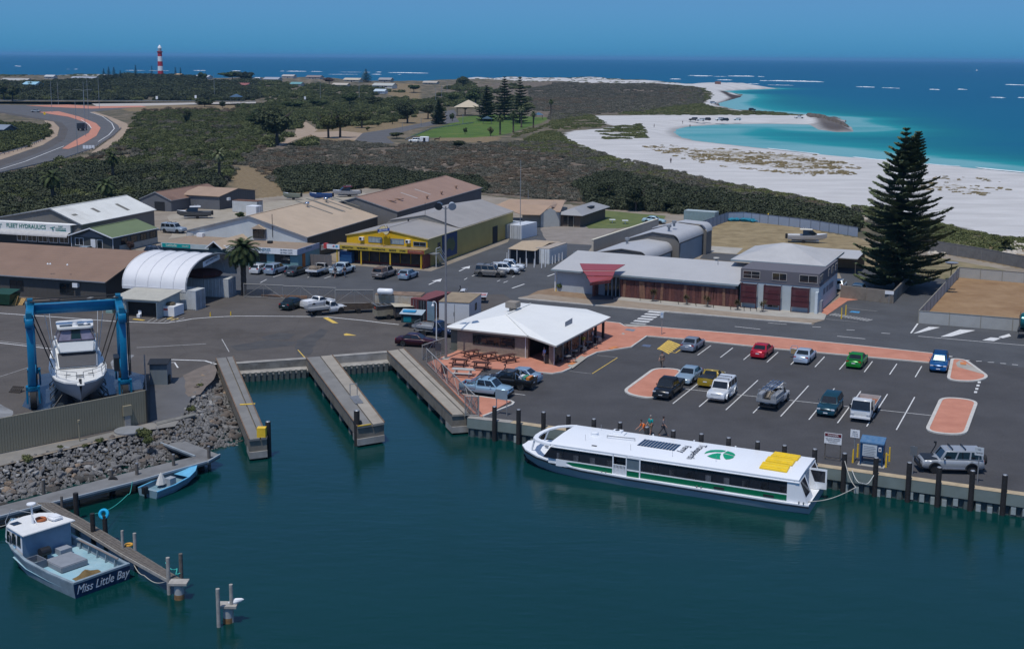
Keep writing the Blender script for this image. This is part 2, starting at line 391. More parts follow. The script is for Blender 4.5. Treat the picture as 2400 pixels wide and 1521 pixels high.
att['tuft']=np.maximum(att['tuft'],.42*sm(-5,30,fl));att['tuft']=np.maximum(att['tuft'],.5*sm(-5,20,sdist(P,px((-300,176),(225,177),(250,183),(0,188),(-300,188)))))
att['wet']=sm(7,1,cs)
wd=sdist(P,px((1684,213),(1700,212),(1708,220),(1742,221),(1744,229),(1692,244),(1676,240),(1700,232),(1712,226),(1690,220),z=0))
att['weed']=np.maximum(sm(-3,2,wd),sm(-3,2,rock)*.85)
terrain=bpy.data.objects.new('terrain',np_mesh('terrain',np.column_stack([P,z]),F,terrain_mat(),aT=att));link(terrain);terrain['kind']='structure'
def water_mat(name,deep,shal,rough,bscale,bstr,ocean=True):
 M=bpy.data.materials.new(name);M.use_nodes=True;n=M.node_tree.nodes;l=M.node_tree.links;b=n['Principled BSDF']
 SV(b,'Roughness',rough);SV(b,'IOR',1.33);SV(b,'Specular IOR Level',.18 if ocean else .5)
 tc=n.new('ShaderNodeTexCoord')
 def nz(s,ax,d=5,r=.6):
  mp=n.new('ShaderNodeMapping');SV(mp,'Scale',ax);mp.inputs['Rotation'].default_value=(0,0,R(-8 if ocean else 28));l.new(tc.outputs['Object'],mp.inputs[0])
  q=n.new('ShaderNodeTexNoise');SV(q,'Scale',s);SV(q,'Detail',d);SV(q,'Roughness',r);l.new(mp.outputs[0],q.inputs['Vector']);return q.outputs['Fac']
 r=n.new('ShaderNodeValToRGB');e=r.color_ramp.elements
 e[0].position=0;e[0].color=(*deep[0],1);e[1].position=1;e[1].color=(*shal[-1],1)
 if ocean:
  for p,c in((.3,deep[1]),(.55,shal[0]),(.85,shal[1])):k=e.new(p);k.color=(*c,1)
  m1=n.new('ShaderNodeMath');m1.operation='MULTIPLY_ADD';l.new(nz(.012,(1,4,1)),m1.inputs[0]);SV(m1,1,.34);l.new(attr(n,'shal'),m1.inputs[2])
  m2=n.new('ShaderNodeMath');m2.operation='SUBTRACT';l.new(m1.outputs[0],m2.inputs[0]);SV(m2,1,.17);l.new(m2.outputs[0],r.inputs[0])
 else:l.new(nz(.05,(1,2,1)),r.inputs[0])
 l.new(r.outputs[0],b.inputs['Base Color'])
 bp=n.new('ShaderNodeBump');SV(bp,'Strength',bstr);SV(bp,'Distance',.35 if ocean else .1)
 l.new(nz(bscale,(.5,1.6,1),6,.65),bp.inputs['Height'])
 if not ocean:
  bp2=n.new('ShaderNodeBump');SV(bp2,'Strength',bstr*.6);SV(bp2,'Distance',.35)
  l.new(nz(.28,(.6,1.4,1),3),bp2.inputs['Height']);l.new(bp2.outputs[0],bp.inputs['Normal'])
 l.new(bp.outputs[0],b.inputs['Normal']);return M
ysw=np.concatenate([[138.6,138.9,139.3,140,141,142.5,144.5],np.arange(147,420,2.2),np.arange(420,620,12.)])
X,Y=np.meshgrid(np.linspace(-900,3400,240),ysw);hor=126.2+X*17/2400.
Y=hor+(Y-138)*1.0+.22
d=np.array(_F)[None,None,:]+((X-CX0)/CF)[...,None]*np.array(_R)-((Y-CY0)/CF)[...,None]*np.array(_U)
t=(SEA-CH)/d[...,2];Pw=(d[...,:2]*t[...,None]).reshape(-1,2)
ny,nx=X.shape;j,i=np.meshgrid(np.arange(ny-1),np.arange(nx-1),indexing='ij');a=(j*nx+i).ravel();Fw=np.stack([a,a+nx,a+nx+1,a+1],1)
cw=-sdist(Pw,COAST);Dw=np.hypot(Pw[:,0],Pw[:,1])
cove=sdist(Pw,px((1575,312),(1640,298),(1800,290),(1925,296),(2080,305),(2150,340),(2170,386),(1900,362),(1620,332),z=SEA))
shal=.97*np.exp(-np.clip(cw-1,0,1e5)/26.)+.40*np.exp(-np.clip(cw,0,1e5)/260.)*sm(1500,900,Dw)+.30*sm(-60,30,cove)
shal=np.clip(shal,0,1)+.10*vnoise(Pw*np.array([.4,1.]),90,31)*sm(2500,600,Dw)+.10*sm(900,1500,Dw)*sm(3500,1800,Dw)+.10*sm(-80,40,sdist(Pw,px((1750,208),(2050,212),(2000,262),(1760,258),z=SEA)))
sea=bpy.data.objects.new('sea',np_mesh('sea',np.column_stack([Pw,np.full(len(Pw),SEA)]),Fw,water_mat('sea_water',((.0003,.080,.165),(.0005,.10,.175)),((.003,.14,.175),(.012,.24,.25),(.15,.35,.37)),.45,.35,.5),aT={'shal':shal}));link(sea);sea['kind']='structure'
hw=[tuple(p)for p in HARB]
hwp=[(-220,-60),(170,-60),(170,40)]+[tuple(p)for p in px((2400,1160),(1200,975),(1090,965),(900,800),(500,820),(430,930),(0,1060),(-700,1260))]+[(-220,60)]
harbour=sH('harbour_water',hwp,SEA,water_mat('harbour_water',((.0012,.027,.026),),((.002,.036,.034),),.045,1.3,.26,False))
FOAM=mat('sea_foam',(.75,.77,.78),.9,var=.1)
fb=MB()
for x0,y0,x1,y1,h in((35,155.5,50,156.5,1.8),(157,163,161,163,1),(174,163,182,163,1.2),(292,165.8,340,166.2,.9),(347,166.3,397,166.7,.8),(452,166.2,482,166.5,1.4),(542,167,565,167.2,1.5),(655,167.6,668,167.7,1.1),(670,168,719,168.4,1.8),(728,168.6,755,168.8,1.8),(767,175,840,175.5,.7),(795,169.5,850,170,.6),(852,170.2,868,170.3,1.2),(870,175.2,895,175.4,1.4),(880,170,895,170,1.4),(909,171,1005,172.6,2.),(932,175.6,940,175.6,1),(1612,178,1671,178.9,1.4),(1627,179,1660,179.3,1.6),(1672,180,1704,180.3,.8),(1705,179.2,1770,180,2.2),(1775,180.3,1791,180.7,1.3),(1569,186.2,1597,186.5,1.5),(1680,188.2,1716,188.7,1.5),(1780,190,1800,190.3,1.3),(1752,197,1782,197.8,1),(1800,190,1932,193,2.2),(2007,204.3,2053,205.5,1.2),(2067,206.5,2111,208,.9),(2180,210.7,2199,211,1.1),(2245,210.5,2262,210.7,1.2),(2357,199.4,2400,200.4,1.6),(2325,229.4,2356,230,1),(2389,230,2420,230.6,1),(1800,199.8,1859,201,.7)):
 a,b_=gp(x0,y0,SEA),gp(x1,y1,SEA);N=max(5,int((x1-x0)/1.6));rings=[]
 for k in range(N+1):
  t=k/N;p=a.lerp(b_,t);s=sin(pi*t)**.5*(.5+.6*random.random())*h*.6;w=7*s
  q=VV((0,(random.random()-.5)*9+4*sin(k*.5),0));p=p+q
  rings.append([p+VV((0,-w,.0)),p+VV((0,-w*.3,s)),p+VV((0,w*.2,s*1.1)),p+VV((0,w,0))])
 fb.loft(rings)
fm=fb.bd('breaking_waves',FOAM);fm['kind']='stuff';fm['label']='white foam of waves breaking on the offshore reefs'
sb=MB()
for seg,w in((px((1800,349),(1850,354),(1920,362),z=SEA),1.9),(px((2000,369),(2062,375.5),(2110,380),z=SEA),1.8),(px((2175,385),(2210,388.5),(2250,391),z=SEA),1.2),(px((2290,394),(2312,396.5),(2400,405),(2500,414),z=SEA),2.6)):
 D_=densify([*seg,*seg[::-1][1:-1]],6)[:]
 for k in range(len(seg)-1):
  a=VV(seg[k]);c=VV(seg[k+1]);L=max(2,int((c-a).length/5));prev=None
  for q in range(L+1):
   p=a.lerp(c,q/L)+VV((0,random.uniform(-.4,.4)));ww=w*random.uniform(.5,1.3);cur=((p.x,p.y-ww,SEA+.12),(p.x,p.y+ww,SEA+.12))
   if prev:sb.quad(prev[0],cur[0],cur[1],prev[1])
   prev=cur
so_=sb.bd('shore_foam',FOAM);so_['kind']='stuff'
DIRT=mat('yard_dirt',(.20,.165,.125),.95,c2=(.29,.25,.20),nS=.25,bump=.3,bscale=3)
def aS_(name,c,st=.55,tyre=0.):
 M=mat(name,c,.9,var=.16,nS=.22,sT=st,bump=.15,bscale=30,spec=.25,detail=9);
 n=M.node_tree.nodes;l=M.node_tree.links;b=n['Principled BSDF'];src=b.inputs['Base Color'].links[0].from_socket
 q=n.new('ShaderNodeTexNoise');SV(q,'Scale',6);SV(q,'Detail',3);tc=n.new('ShaderNodeTexCoord');l.new(tc.outputs['Object'],q.inputs['Vector'])
 mr=n.new('ShaderNodeMapRange');SV(mr,'From Min',.3);SV(mr,'From Max',.7);SV(mr,'To Min',.86);SV(mr,'To Max',1.14);l.new(q.outputs[0],mr.inputs[0])
 mx=n.new('ShaderNodeMix');mx.data_type='RGBA';mx.blend_type='MULTIPLY';SV(mx,'Factor',1);l.new(src,mx.inputs['A']);l.new(mr.outputs[0],mx.inputs['B'])
 vo=n.new('ShaderNodeTexVoronoi');vo.feature='DISTANCE_TO_EDGE';SV(vo,'Scale',.13);l.new(tc.outputs['Object'],vo.inputs['Vector'])
 m2=n.new('ShaderNodeMapRange');SV(m2,'From Min',0);SV(m2,'From Max',.008);SV(m2,'To Min',.8);SV(m2,'To Max',1);l.new(vo.outputs['Distance'],m2.inputs[0])
 m3=n.new('ShaderNodeMix');m3.data_type='RGBA';m3.blend_type='MULTIPLY';SV(m3,'Factor',1 if tyre else .3);l.new(mx.outputs['Result'],m3.inputs['A']);l.new(m2.outputs[0],m3.inputs['B'])
 l.new(m3.outputs['Result'],b.inputs['Base Color']);return M
A_YARD=aS_('asphalt_yard',(.092,.083,.077),.6,1);A_PARK=aS_('asphalt_carpark',(.066,.065,.068),.4);A_ROAD=aS_('asphalt_road',(.076,.079,.085),.2);A_FAR=aS_('asphalt_far',(.105,.103,.105),.2)
PAVE=mat('red_brick_paving',(.42,.17,.11),.9,c2=(.52,.225,.15),nS=.6,sT=.25)
PATH=mat('tan_footpath',(.28,.225,.17),.9,var=.14,nS=.8,sT=.3)
LCON=mat('light_concrete',(.36,.34,.30),.9,var=.12,nS=.5,sT=.3)
KERB=mat('kerb_concrete',(.50,.48,.44),.85,var=.12,nS=2)
WMARK=mat('road_paint_white',(.62,.62,.61),.7,var=.2,nS=3);WMARKF=mat('road_paint_worn',(.36,.36,.35),.8,var=.3,nS=3)
YMARK=mat('road_paint_yellow',(.62,.42,.08),.7,var=.25,nS=3);BMARK=mat('road_paint_blue',(.05,.25,.48),.7,var=.3,nS=3)
DRYG=mat('dry_grass',(.17,.125,.06),.95,c2=(.31,.24,.13),nS=.35,bump=.6,bscale=5);GRN=mat('grass_lawn',(.075,.105,.028),.95,c2=(.13,.15,.045),nS=.35,bump=.5,bscale=5)
BARE=mat('bare_soil',(.21,.12,.055),.95,c2=(.31,.20,.105),nS=.3,bump=.5,bscale=3)
sH('ground',BASE,-.02,DIRT)
sH('yard_asphalt',HARB[4:17]+px((1380,842),(1240,720),(1200,686),(1160,686),(900,686),(700,684),(560,686),(300,686),(-300,686))+[(-150,110),(-120,70)],.0,A_YARD)
sH('car_park',HARB[16:20]+[tuple((gp(2400,1159)+E1*60)[:2])]+px((3000,960),(2400,850),(2186,826),(1800,786),(1517,762),(1417,752),(1300,800),(1080,850)),.004,A_PARK)
sH('street',px((-300,600),(150,585),(330,590),(400,575),(560,600),(820,622),(1010,636),(1190,568),(1215,520),(1270,535),(1390,575),(1300,688),(1215,701),(1382,716),(1522,729),(1800,752),(1905,761),(1990,700),(1960,620),(1700,612),(1640,606),(1655,590),(1740,594),(2000,610),(2240,655),(2152,758),(2400,778),(3200,850),(3200,960),(2400,862),(2186,829),(2000,809),(1800,789),(1517,765),(1417,754),(1240,730),(1180,690),(560,692),(-300,694)),.008,A_ROAD)
sH('gravel_yard',px((395,560),(395,505),(470,495),(620,474),(850,452),(900,470),(640,520)),.004,mat('tan_gravel',(.27,.235,.18),.95,c2=(.36,.32,.26),nS=.4,bump=.3),step=4,wob=1.5)
sH('gravel_lot',px((1268,535),(1330,528),(1385,532),(1452,534),(1388,574),(1330,571),(1288,600)),.012,mat('brown_gravel',(.19,.165,.14),.95,c2=(.255,.225,.20),nS=.4),step=3,wob=.8)
sH('lawn',px((1375,530),(1400,492),(1480,499),(1555,506),(1545,522),(1450,536),(1385,536)),.016,GRN,step=2.5,wob=1.2)
sH('dry_field',px((1650,545),(1700,519),(1800,522),(2010,555),(2110,602),(2060,640),(2000,612),(1740,597),(1655,592),(1640,570)),.012,DRYG,step=3,wob=.4)
sH('concrete_pad',px((1668,577),(1742,582),(1726,596),(1656,591)),.02,LCON)
sH('verge_grass',px((2110,605),(2172,598),(2325,627),(2400,645),(2246,629),(2226,657),(2150,645)),.012,mat('verge',(.12,.115,.045),.95,c2=(.27,.21,.12),nS=.25,bump=.5),step=3,wob=.8)
sH('compound_soil',px((2160,752),(2246,634),(2400,645),(2900,690),(2900,825),(2375,773)),.02,BARE,step=4,wob=.3)
sH('soil_mound',px((1226,699),(1262,682),(1300,675),(1362,686),(1384,703),(1372,711)),.02,mat('mound',(.19,.12,.07),.95,c2=(.27,.19,.12),nS=.8,bump=.6),step=1.5,wob=.25)
sH('footpath',px((1215,698),(1262,690),(1384,703),(1436,703),(1522,712),(1800,741),(1932,751),(1903,759),(1800,750),(1522,727),(1382,714)),.06,PATH,thick=.08)
sH('forecourt',px((1436,703),(1460,691),(1745,715),(1917,732),(1937,738),(1932,750),(1800,741),(1522,712)),.064,LCON,thick=.08)
sH('entry_floor',px((1380,703),(1400,683),(1462,686),(1458,692),(1434,704)),.03,mat('slate_paving',(.07,.08,.10),.7))
sH('brick_strip',px((1921,732),(1968,697),(2020,702),(1986,706),(1938,739)),.04,PAVE)
paving=sH('brick_paving',px((1000,852),(1062,828),(1240,735),(1417,755),(1452,759),(1465,765),(1517,766),(1800,790),(2000,810),(2186,830),(2177,851),(1820,819),(1755,812),(1600,796),(1516,789),(1479,815),(1400,827),(1372,840),(1336,865),(1318,873),(1295,877),(1250,873),(1135,864),(1081,925),(1197,942),(1130,978),(1112,972)),.10,PAVE,thick=.12)
isl=[('kerb_island',rD(px((1457,922),(1536,864),(1600,868),(1532,938)),3.2)),('kerb_island',rD(px((2170,1014),(2208,932),(2290,940),(2260,1022)),3)),('kerb_island',rD(px((2222,892),(2232,842),(2262,845),(2318,886),(2280,896)),1.8))]
for k,(nm,pl)in eN(isl):
 o=TH(nm,['long red brick parking island with white kerb beside the black ute','long red brick parking island with white kerb at the right end of the bays','short red brick island with pale ramp at the road end of the paving strip'][k],'traffic island',(*(VV(pl[0])*0),0))
 b=MB();rB(b,pl+[pl[0]],.32,-.02,.13);b.bd('kerb',KERB,o)
 sH('brick_infill',pl,.105,PAVE,None,o)
sH('crossing_ramp',px((2240,853),(2250,846),(2302,872),(2308,880),(2244,862)),.112,LCON)
kb=MB()
for pl in(px((2177,851),(1820,819),(1755,812),(1600,796),(1516,789),(1479,815),(1400,827),(1372,840),(1336,865),(1318,873),(1295,877),(1250,873)),px((1081,925),(1197,941),(1204,945),(1200,950),(1132,977)),px((1417,755),(1452,759),(1465,766),(1490,768),(1517,766),(1800,790),(2000,810),(2186,830),(2232,838)),px((1215,700),(1382,715.5),(1522,728),(1800,752),(1902,760))):
 rB(kb,pl,.22,-.02,.13)
kb.bd('kerbs',KERB)['kind']='structure'
for pl in(px((1330,860),(1342,866),(1375,841),(1362,836)),px((1462,762),(1472,768),(1500,768),(1518,765))):sH('ramp_slab',pl,.135,LCON)
for pl in(px((1331,856),(1341,858),(1354,851),(1344,849)),px((1425,819),(1434,822),(1451,816),(1442,814)),px((2250,851),(2264,852),(2265,858),(2251,857))):sH('tactile_pad',pl,.15,mat('tactile',(.55,.2,.07),.8))
sH('service_lid',px((1463,775),(1470,772),(1490,774),(1484,779)),.108,Zs_);sH('service_lid',px((1456,784),(1460,782),(1466,784),(1461,786)),.108,LCON)
wm,wf,ym=MB(),MB(),MB();ZM=.016
a,b_=gp(1577,946),gp(2100.75,1007.5)
for k in range(9):
 p=a.lerp(b_,k/8);line(wm,p,p+E2*12.4,.11,ZM)
p0=gp(1620,912);line(wm,gp(1600,911)+E2*0,gp(2185,974),.1,ZM)
a,b_=gp(1635,832.5),gp(2145,884)
for k in range(10):
 p=a.lerp(b_,k/9);line(wm,p,p+E2*5.3,.11,ZM)
def mk(mb,seq,w,z=ZM+.004):
 for q in range(len(seq)-1):line(mb,gp(*seq[q]),gp(*seq[q+1]),w,z)
for k in range(7):
 x,y=1522-k*8.3,730.5+k*5.3;mb=wm if k<5 else wf
 mb.poly([(*gp(*q)[:2],ZM+.004)for q in((x,y-1.2),(x+36,y+1.6),(x+30,y+4.4),(x-5,y+1.4))])
for s in(((1722,765.5),(1782,772)),((1962,788),(2028,794.5)),((1904,766.2),(1924,767)),((1984,773.2),(2003,774.2)),((2065.5,780.7),(2086,782.2)),((2260,843.7),(2273,844.5)),((2287.5,846.7),(2301,847)),((2315,849.2),(2329.5,849.7)),((2344,851.7),(2358,852.5)),((2372,854.5),(2386,855.5))):mk(wm,s,.16)
mk(wm,((2152,788.2),(2400,809.5),(2700,836)),.14);mk(wm,((1800,757),(1844,760.5)),.12);mk(wm,((2151,758.7),(2135,781)),.2)
for q in(((2140,782),(2177,766.2),(2203,767.5),(2155,780)),((2204,789.5),(2250,772.5),(2286,774.5),(2230,788.7)),((2302,797.5),(2322,791),(2346,793),(2330,799.5)),((2340,790),(2365,782.5),(2370,788),(2350,793))):wm.poly([(*gp(*c)[:2],ZM+.004)for c in q])
for k in range(4):
 x,y=2295-k*2.8,895.7+k*7.7;wm.poly([(*gp(*c)[:2],ZM)for c in((x-4,y+2),(x-3,y-2),(x+4,y-1.6),(x+3,y+2.4))])
for k in range(13):
 t=k/12;x,y=1950+t*85,733+t*14;wf.poly([(*gp(*c)[:2],ZM)for c in((x-7,y+5),(x+9,y+1.5),(x+11,y+2.3),(x-5,y+6))])
mk(wf,((1982,722),(2056,730)),.1);mk(wf,((1936,748),(2010,755)),.1)
sH('access_bay_mark',px((1990,732),(1996,729),(2016,730.5),(2013,734)),ZM,BMARK);sH('access_bay_mark',px((1503,811),(1509,807),(1527,809),(1522,814)),ZM,mat('worn_blue',(.09,.12,.19),.8,var=.3,nS=4))
for k in range(7):
 t=k/6;x0,y0=1569-t*24,799+t*16;q=((x0,y0-1.3),(x0+27-t*2,y0+9.7+t*3),(x0+24-t*2,y0+12+t*3),(x0-3,y0+1.2));ym.poly([(*gp(*c)[:2],ZM)for c in q])
mk(ym,((1567,797.5),(1541,818.5),(1583,827.5),(1594,820)),.14)
mk(ym,((1447,838.5),(1388,876)),.1);mk(wf,((1385,876),(1335,870)),.08);mk(wf,((1447,838),(1400,833)),.08)
mk(wm,((-60,733),(0,734.5),(140,744),(275,754),(387,757.5),(420,753),(450,747.5),(500,743.5),(550,741.3),(600,741.2),(760,742.5),(850,751.2),(905,758),(935,761)),.22)
mk(wm,((-60,797),(0,804),(132,819)),.2);mk(wf,((0,800),(100,811)),.15);mk(wf,((320,815),(483,806)),.16);mk(wm,((385,842.5),(480,845.5),(507,854)),.26);mk(wm,((385,851),(409,849.5),(417,862)),.16)
mk(wf,((520,795),(537,825)),.1);mk(wf,((0,883),(68,861)),.1);mk(ym,((698,820),(716,840)),.12)
mk(ym,((314,736.5),(352,739.5)),.5);mk(ym,((392,748),(415,741)),.25);mk(ym,((400,750),(418,747)),.3);mk(ym,((312,748),(338,751)),.45)
for k in range(6):mk(wf,((345+k*13,755),(362+k*14,745)),.1)
ym.poly([(*gp(*c)[:2],.012)for c in((757,745),(768,744),(793,758),(780,757.5))]);ym.poly([(*gp(*c)[:2],.012)for c in((805,783.5),(812,781.3),(836,786.5),(808,786.5))])
for a1,a2 in(((1005,667.5),(1031,655.5)),((1076,636),(1098,625.5))):
 p,q=gp(*a1),gp(*a2);line(wm,p,q,.22,ZM);n_=(q-p).normalized();m_=VV((-n_.y,n_.x,0));e=q-n_*.2
 wm.poly([(*(e-n_*1.4+m_*.7)[:2],ZM+.002),(*(e-n_*1.4-m_*.7)[:2],ZM+.002),(*(e+n_*1.)[:2],ZM+.002)])
for s in(((1088,656),(1095,652)),((1106,648),(1112,645)),((1165,660),(1172,657)),((1180,663),(1190,659)),((1200,650),(1206,647)),((1215,640),(1221,636)),((1225,634),(1231,632)),((610,663),(625,655)),((640,650),(660,643)),((720,651),(735,645)),((760,653),(780,646))):mk(wm,s,.13)
mk(wm,((1200,676),(1229,666)),.25);mk(wm,((1283,648),(1300,642)),.25)
mk(wm,((1254,911),(1229,908)),.1);mk(wm,((1231,926),(1206,923)),.1)
wm.bd('white_markings',WMARK,fix=False)['kind']='structure';wf.bd('worn_markings',WMARKF,fix=False)['kind']='structure';ym.bd('yellow_markings',YMARK,fix=False)['kind']='structure'
WET=mat('wet_wash_down',(.035,.045,.055),.25,var=.4,nS=.5,spec=.5)
sH('wet_ground',px((60,950),(95,880),(190,858),(300,865),(345,880),(345,915),(200,935),(90,962)),.008,WET,step=1.2,wob=.9)
PALE=mat('dried_salt',(.27,.28,.29),.9,c2=(.11,.11,.115),nS=.5,detail=9)
sH('salt_stain',px((-40,950),(15,945),(45,960),(25,985),(-40,1005)),.008,PALE,step=1,wob=.8);sH('salt_stain',px((258,850),(290,828),(312,835),(300,870),(270,868)),.006,PALE,step=1,wob=.7)
TM_=mat('tyre_scuffs',(.045,.044,.045),.9,c2=(.075,.072,.07),nS=.6)
for pl in(((600,790),(640,778),(672,784),(660,796),(615,799)),((680,800),(740,770),(755,778),(725,830),(690,835)),((540,812),(600,800),(680,802),(670,810),(560,822))):sH('tyre_scuff',px(*pl),.008,TM_,step=1,wob=1.3)
sH('boat_ramp',px((352,905),(440,880),(470,888),(442,945),(425,983),(365,993),(352,985)),.006,mat('ramp_slab_grey',(.10,.10,.105),.9,var=.15,nS=.4,sT=.2))
sH('bank_path',px((-300,1120),(0,1064),(200,1028),(345,992),(420,985),(410,998),(330,1010),(150,1052),(0,1090),(-300,1160)),.004,mat('grey_dust',(.17,.165,.155),.95,c2=(.24,.225,.20),nS=.6),step=2,wob=.4)
sH('sandy_scree',px((425,880),(500,850),(507,868),(490,900),(470,925),(440,930)),.012,mat('scree',(.19,.155,.13),.95,c2=(.12,.10,.085),nS=.9),step=1.2,wob=.6)
sH('ramp_edge',px((365,990),(458,968),(460,973),(368,997)),.05,CONCD,thick=.1)
FZ=.10
def road(name,pts,m,dz=0,step=12):return sH(name,px(*pts),FZ+dz,m)
road('highway',((-500,243),(0,244.5),(250,247),(610,247.5),(610,241.5),(300,239.5),(0,239),(-500,236)),A_FAR)
road('link_road',((-200,246),(0,247),(130,249),(340,250),(211,264),(250,277),(277,295),(282,305),(265,320),(217,350),(150,372),(0,407),(-300,465),(-300,428),(0,377),(100,342),(135,320),(140,300),(125,286),(62,276),(0,266),(-200,262)),A_FAR,.02)
road('dark_lane',((62,277),(125,286),(140,301),(135,321),(100,343),(0,378),(-300,430),(-300,445),(0,392),(110,352),(152,328),(160,305),(145,288),(80,275),(0,262),(0,266)),A_YARD,.04)
road('median_paving',((90,264),(137,262),(187,275),(225,290),(236,301),(226,320),(195,338),(160,351),(145,350),(175,331),(208,313),(214,302),(200,288),(160,275),(120,269)),PAVE,.08)
road('median_paving',((60,249),(160,246.5),(220,250),(330,249),(345,252),(210,256),(120,252)),PAVE,.08)
SHO=mat('sandy_shoulder',(.36,.28,.20),.95,c2=(.28,.20,.14),nS=.2)
road('road_shoulder',((58,279),(104,283),(110,298),(100,326),(50,348),(-200,400),(-200,430),(0,376),(100,341),(134,320),(139,300),(124,285)),SHO,.01)
road('road_shoulder',((208,264),(216,261),(262,276),(296,290),(310,300),(290,325),(225,363),(210,362),(262,324),(281,305),(276,294),(250,276)),SHO,.01)
road('road_shoulder',((215,244),(600,240),(600,243),(450,246),(300,250),(230,252)),mat('pale_gravel',(.40,.37,.33),.95,var=.1),.03)
road('sandy_track',((700,284),(712,283),(745,305),(725,318),(690,330),(640,352),(600,362),(640,340),(690,318)),SHO,.02)
road('park_road',((832,330),(875,336),(925,338),(905,322),(975,302),(1025,293),(1078,287),(1068,276),(1045,279),(925,302),(850,313)),A_FAR,.04)
road('park_road',((740,322),(832,330),(850,313),(800,308),(720,312)),SHO,.03)
road('distant_road',((985,237),(975,231),(1022,212),(1018,207),(1046,207),(1050,213),(1010,232)),A_FAR,.04)
road('distant_road',((1042,262),(1064,258),(1070,266),(1068,277),(1045,279)),A_FAR,.04)
ed=MB()
for s in(((211,264.5),(240,274),(262,290),(268,303),(255,318),(230,334)),((0,399),(60,380),(150,344)),((214,302),(208,293),(190,282))):
 for q in range(len(s)-1):line(ed,gp(*s[q]),gp(*s[q+1]),.35,FZ+.09)
ed.bd('far_road_lines',WMARK,fix=False)['kind']='structure'
def uv(u,v,z=0):return E1*u+E2*v+VV((0,0,z))
def vl(p):return p.x*E1.x+p.y*E1.y,p.x*E2.x+p.y*E2.y
QCAP=mat('quay_cap_face',(.17,.205,.19),.8,var=.12,nS=.7,sT=.2);QTOP=mat('quay_top',(.40,.32,.21),.9,var=.2,nS=1.2,sT=.2);SHEETP=mat('sheet_pile_steel',(.075,.095,.095),.75,var=.4,nS=2,sT=.6);PALEP=mat('pale_pad',(.30,.34,.33),.8,var=.25,nS=4)
def wall_run(name,lB,a,b,pan,capm,topm,ph,drop=.95,topw=.5,pads=False,ledge=0.):
 a=VV((a[0],a[1],0));b=VV((b[0],b[1],0));d=b-a;L=d.length;ang=atan2(d.y,d.x)
 t=TH(name,lB,'quay wall',a,ang)
 m=MB();m.box(0,-.32,-drop,L,topw,.0);m.bd('cap_beam',capm,t)
 m=MB();m.box(0,-.33,.001,L,topw,.03);m.bd('cap_top',topm,t)
 if ledge:
  m=MB();m.add([(0,-.32,-drop),(L,-.32,-drop),(L,-.32-ledge,-drop-.18),(0,-.32-ledge,-drop-.18),(0,-.32,-3),(L,-.32,-3),(L,-.32-ledge,-drop-.4),(0,-.32-ledge,-drop-.4)],[(0,1,2,3),(3,2,6,7),(4,5,6,7),(0,3,7,4),(1,5,6,2)]);m.bd('ledge',topm,t)
 y0=-.32-ledge+.05 if ledge else-.02
 w=pan;prof=[(0,.0),(w*.22,.0),(w*.38,-.22),(w*.78,-.22),(w*.94,0),(w,0)]
 mm=MB()
 for(x0,q0),(x1,q1)in zip(prof[:-1],prof[1:]):mm.add([(x0,q0,-drop-.05+(0 if not ledge else .0)),(x1,q1,-drop-.05),(x1,q1,-4),(x0,q0,-4)],[(0,1,2,3)])
 me=mm.mesh('sheet_pile',SHEETP)
 for k in range(int(L/w)):inst('sheet_pile',me,t,(k*w,y0,0))
 if pads:
  mm=MB();mm.box(0,-.05,0,.36,.02,.62);mp=mm.mesh('pale_pad',PALEP)
  for k in range(int(L/w)):
   if k%3!=1 or random.random()<.5:inst('pale_pad',mp,t,(k*w+w*.42,y0-.22,SEA+.0+random.uniform(-.12,.18)))
 m=MB();m.box(0,.05,-4,L,topw+1.2,-.05);m.bd('backfill',CONCD,t)
 return t
wall_run('quay_wall','long concrete capped sheet pile wall behind the ferry with black fender piles',uv(-46.6,100.55),uv(62,100.4),.85,QCAP,QTOP,0,pads=True)
q0=gp(1098,977.5);wall_run('quay_wall','short concrete quay return between the last slipway beam and the long wall',q0,uv(-46.6,100.55),.8,QCAP,CONC,0)
wall_run('dock_wall','stained concrete dock head wall between the left and middle piers',gp(540,852),gp(719,840),.62,CONCD,CONC,0,drop=.8,ledge=1.1)
wall_run('dock_wall','cream topped concrete dock head wall between the middle and right piers',gp(776,835),gp(912,824.5),.62,CONC,CONC,0,drop=.8,ledge=1.3)
DECKG=mat('pier_deck_grey',(.185,.18,.17),.9,var=.15,nS=.5,sT=.5);DECKS=mat('pier_deck_pale',(.30,.27,.225),.9,var=.13,nS=.6,sT=.5);BEAMC=mat('pier_beam',(.175,.155,.125),.9,var=.25,nS=1,sT=.8)
def lerp2(a,b,t):return VV(a).lerp(VV(b),t)
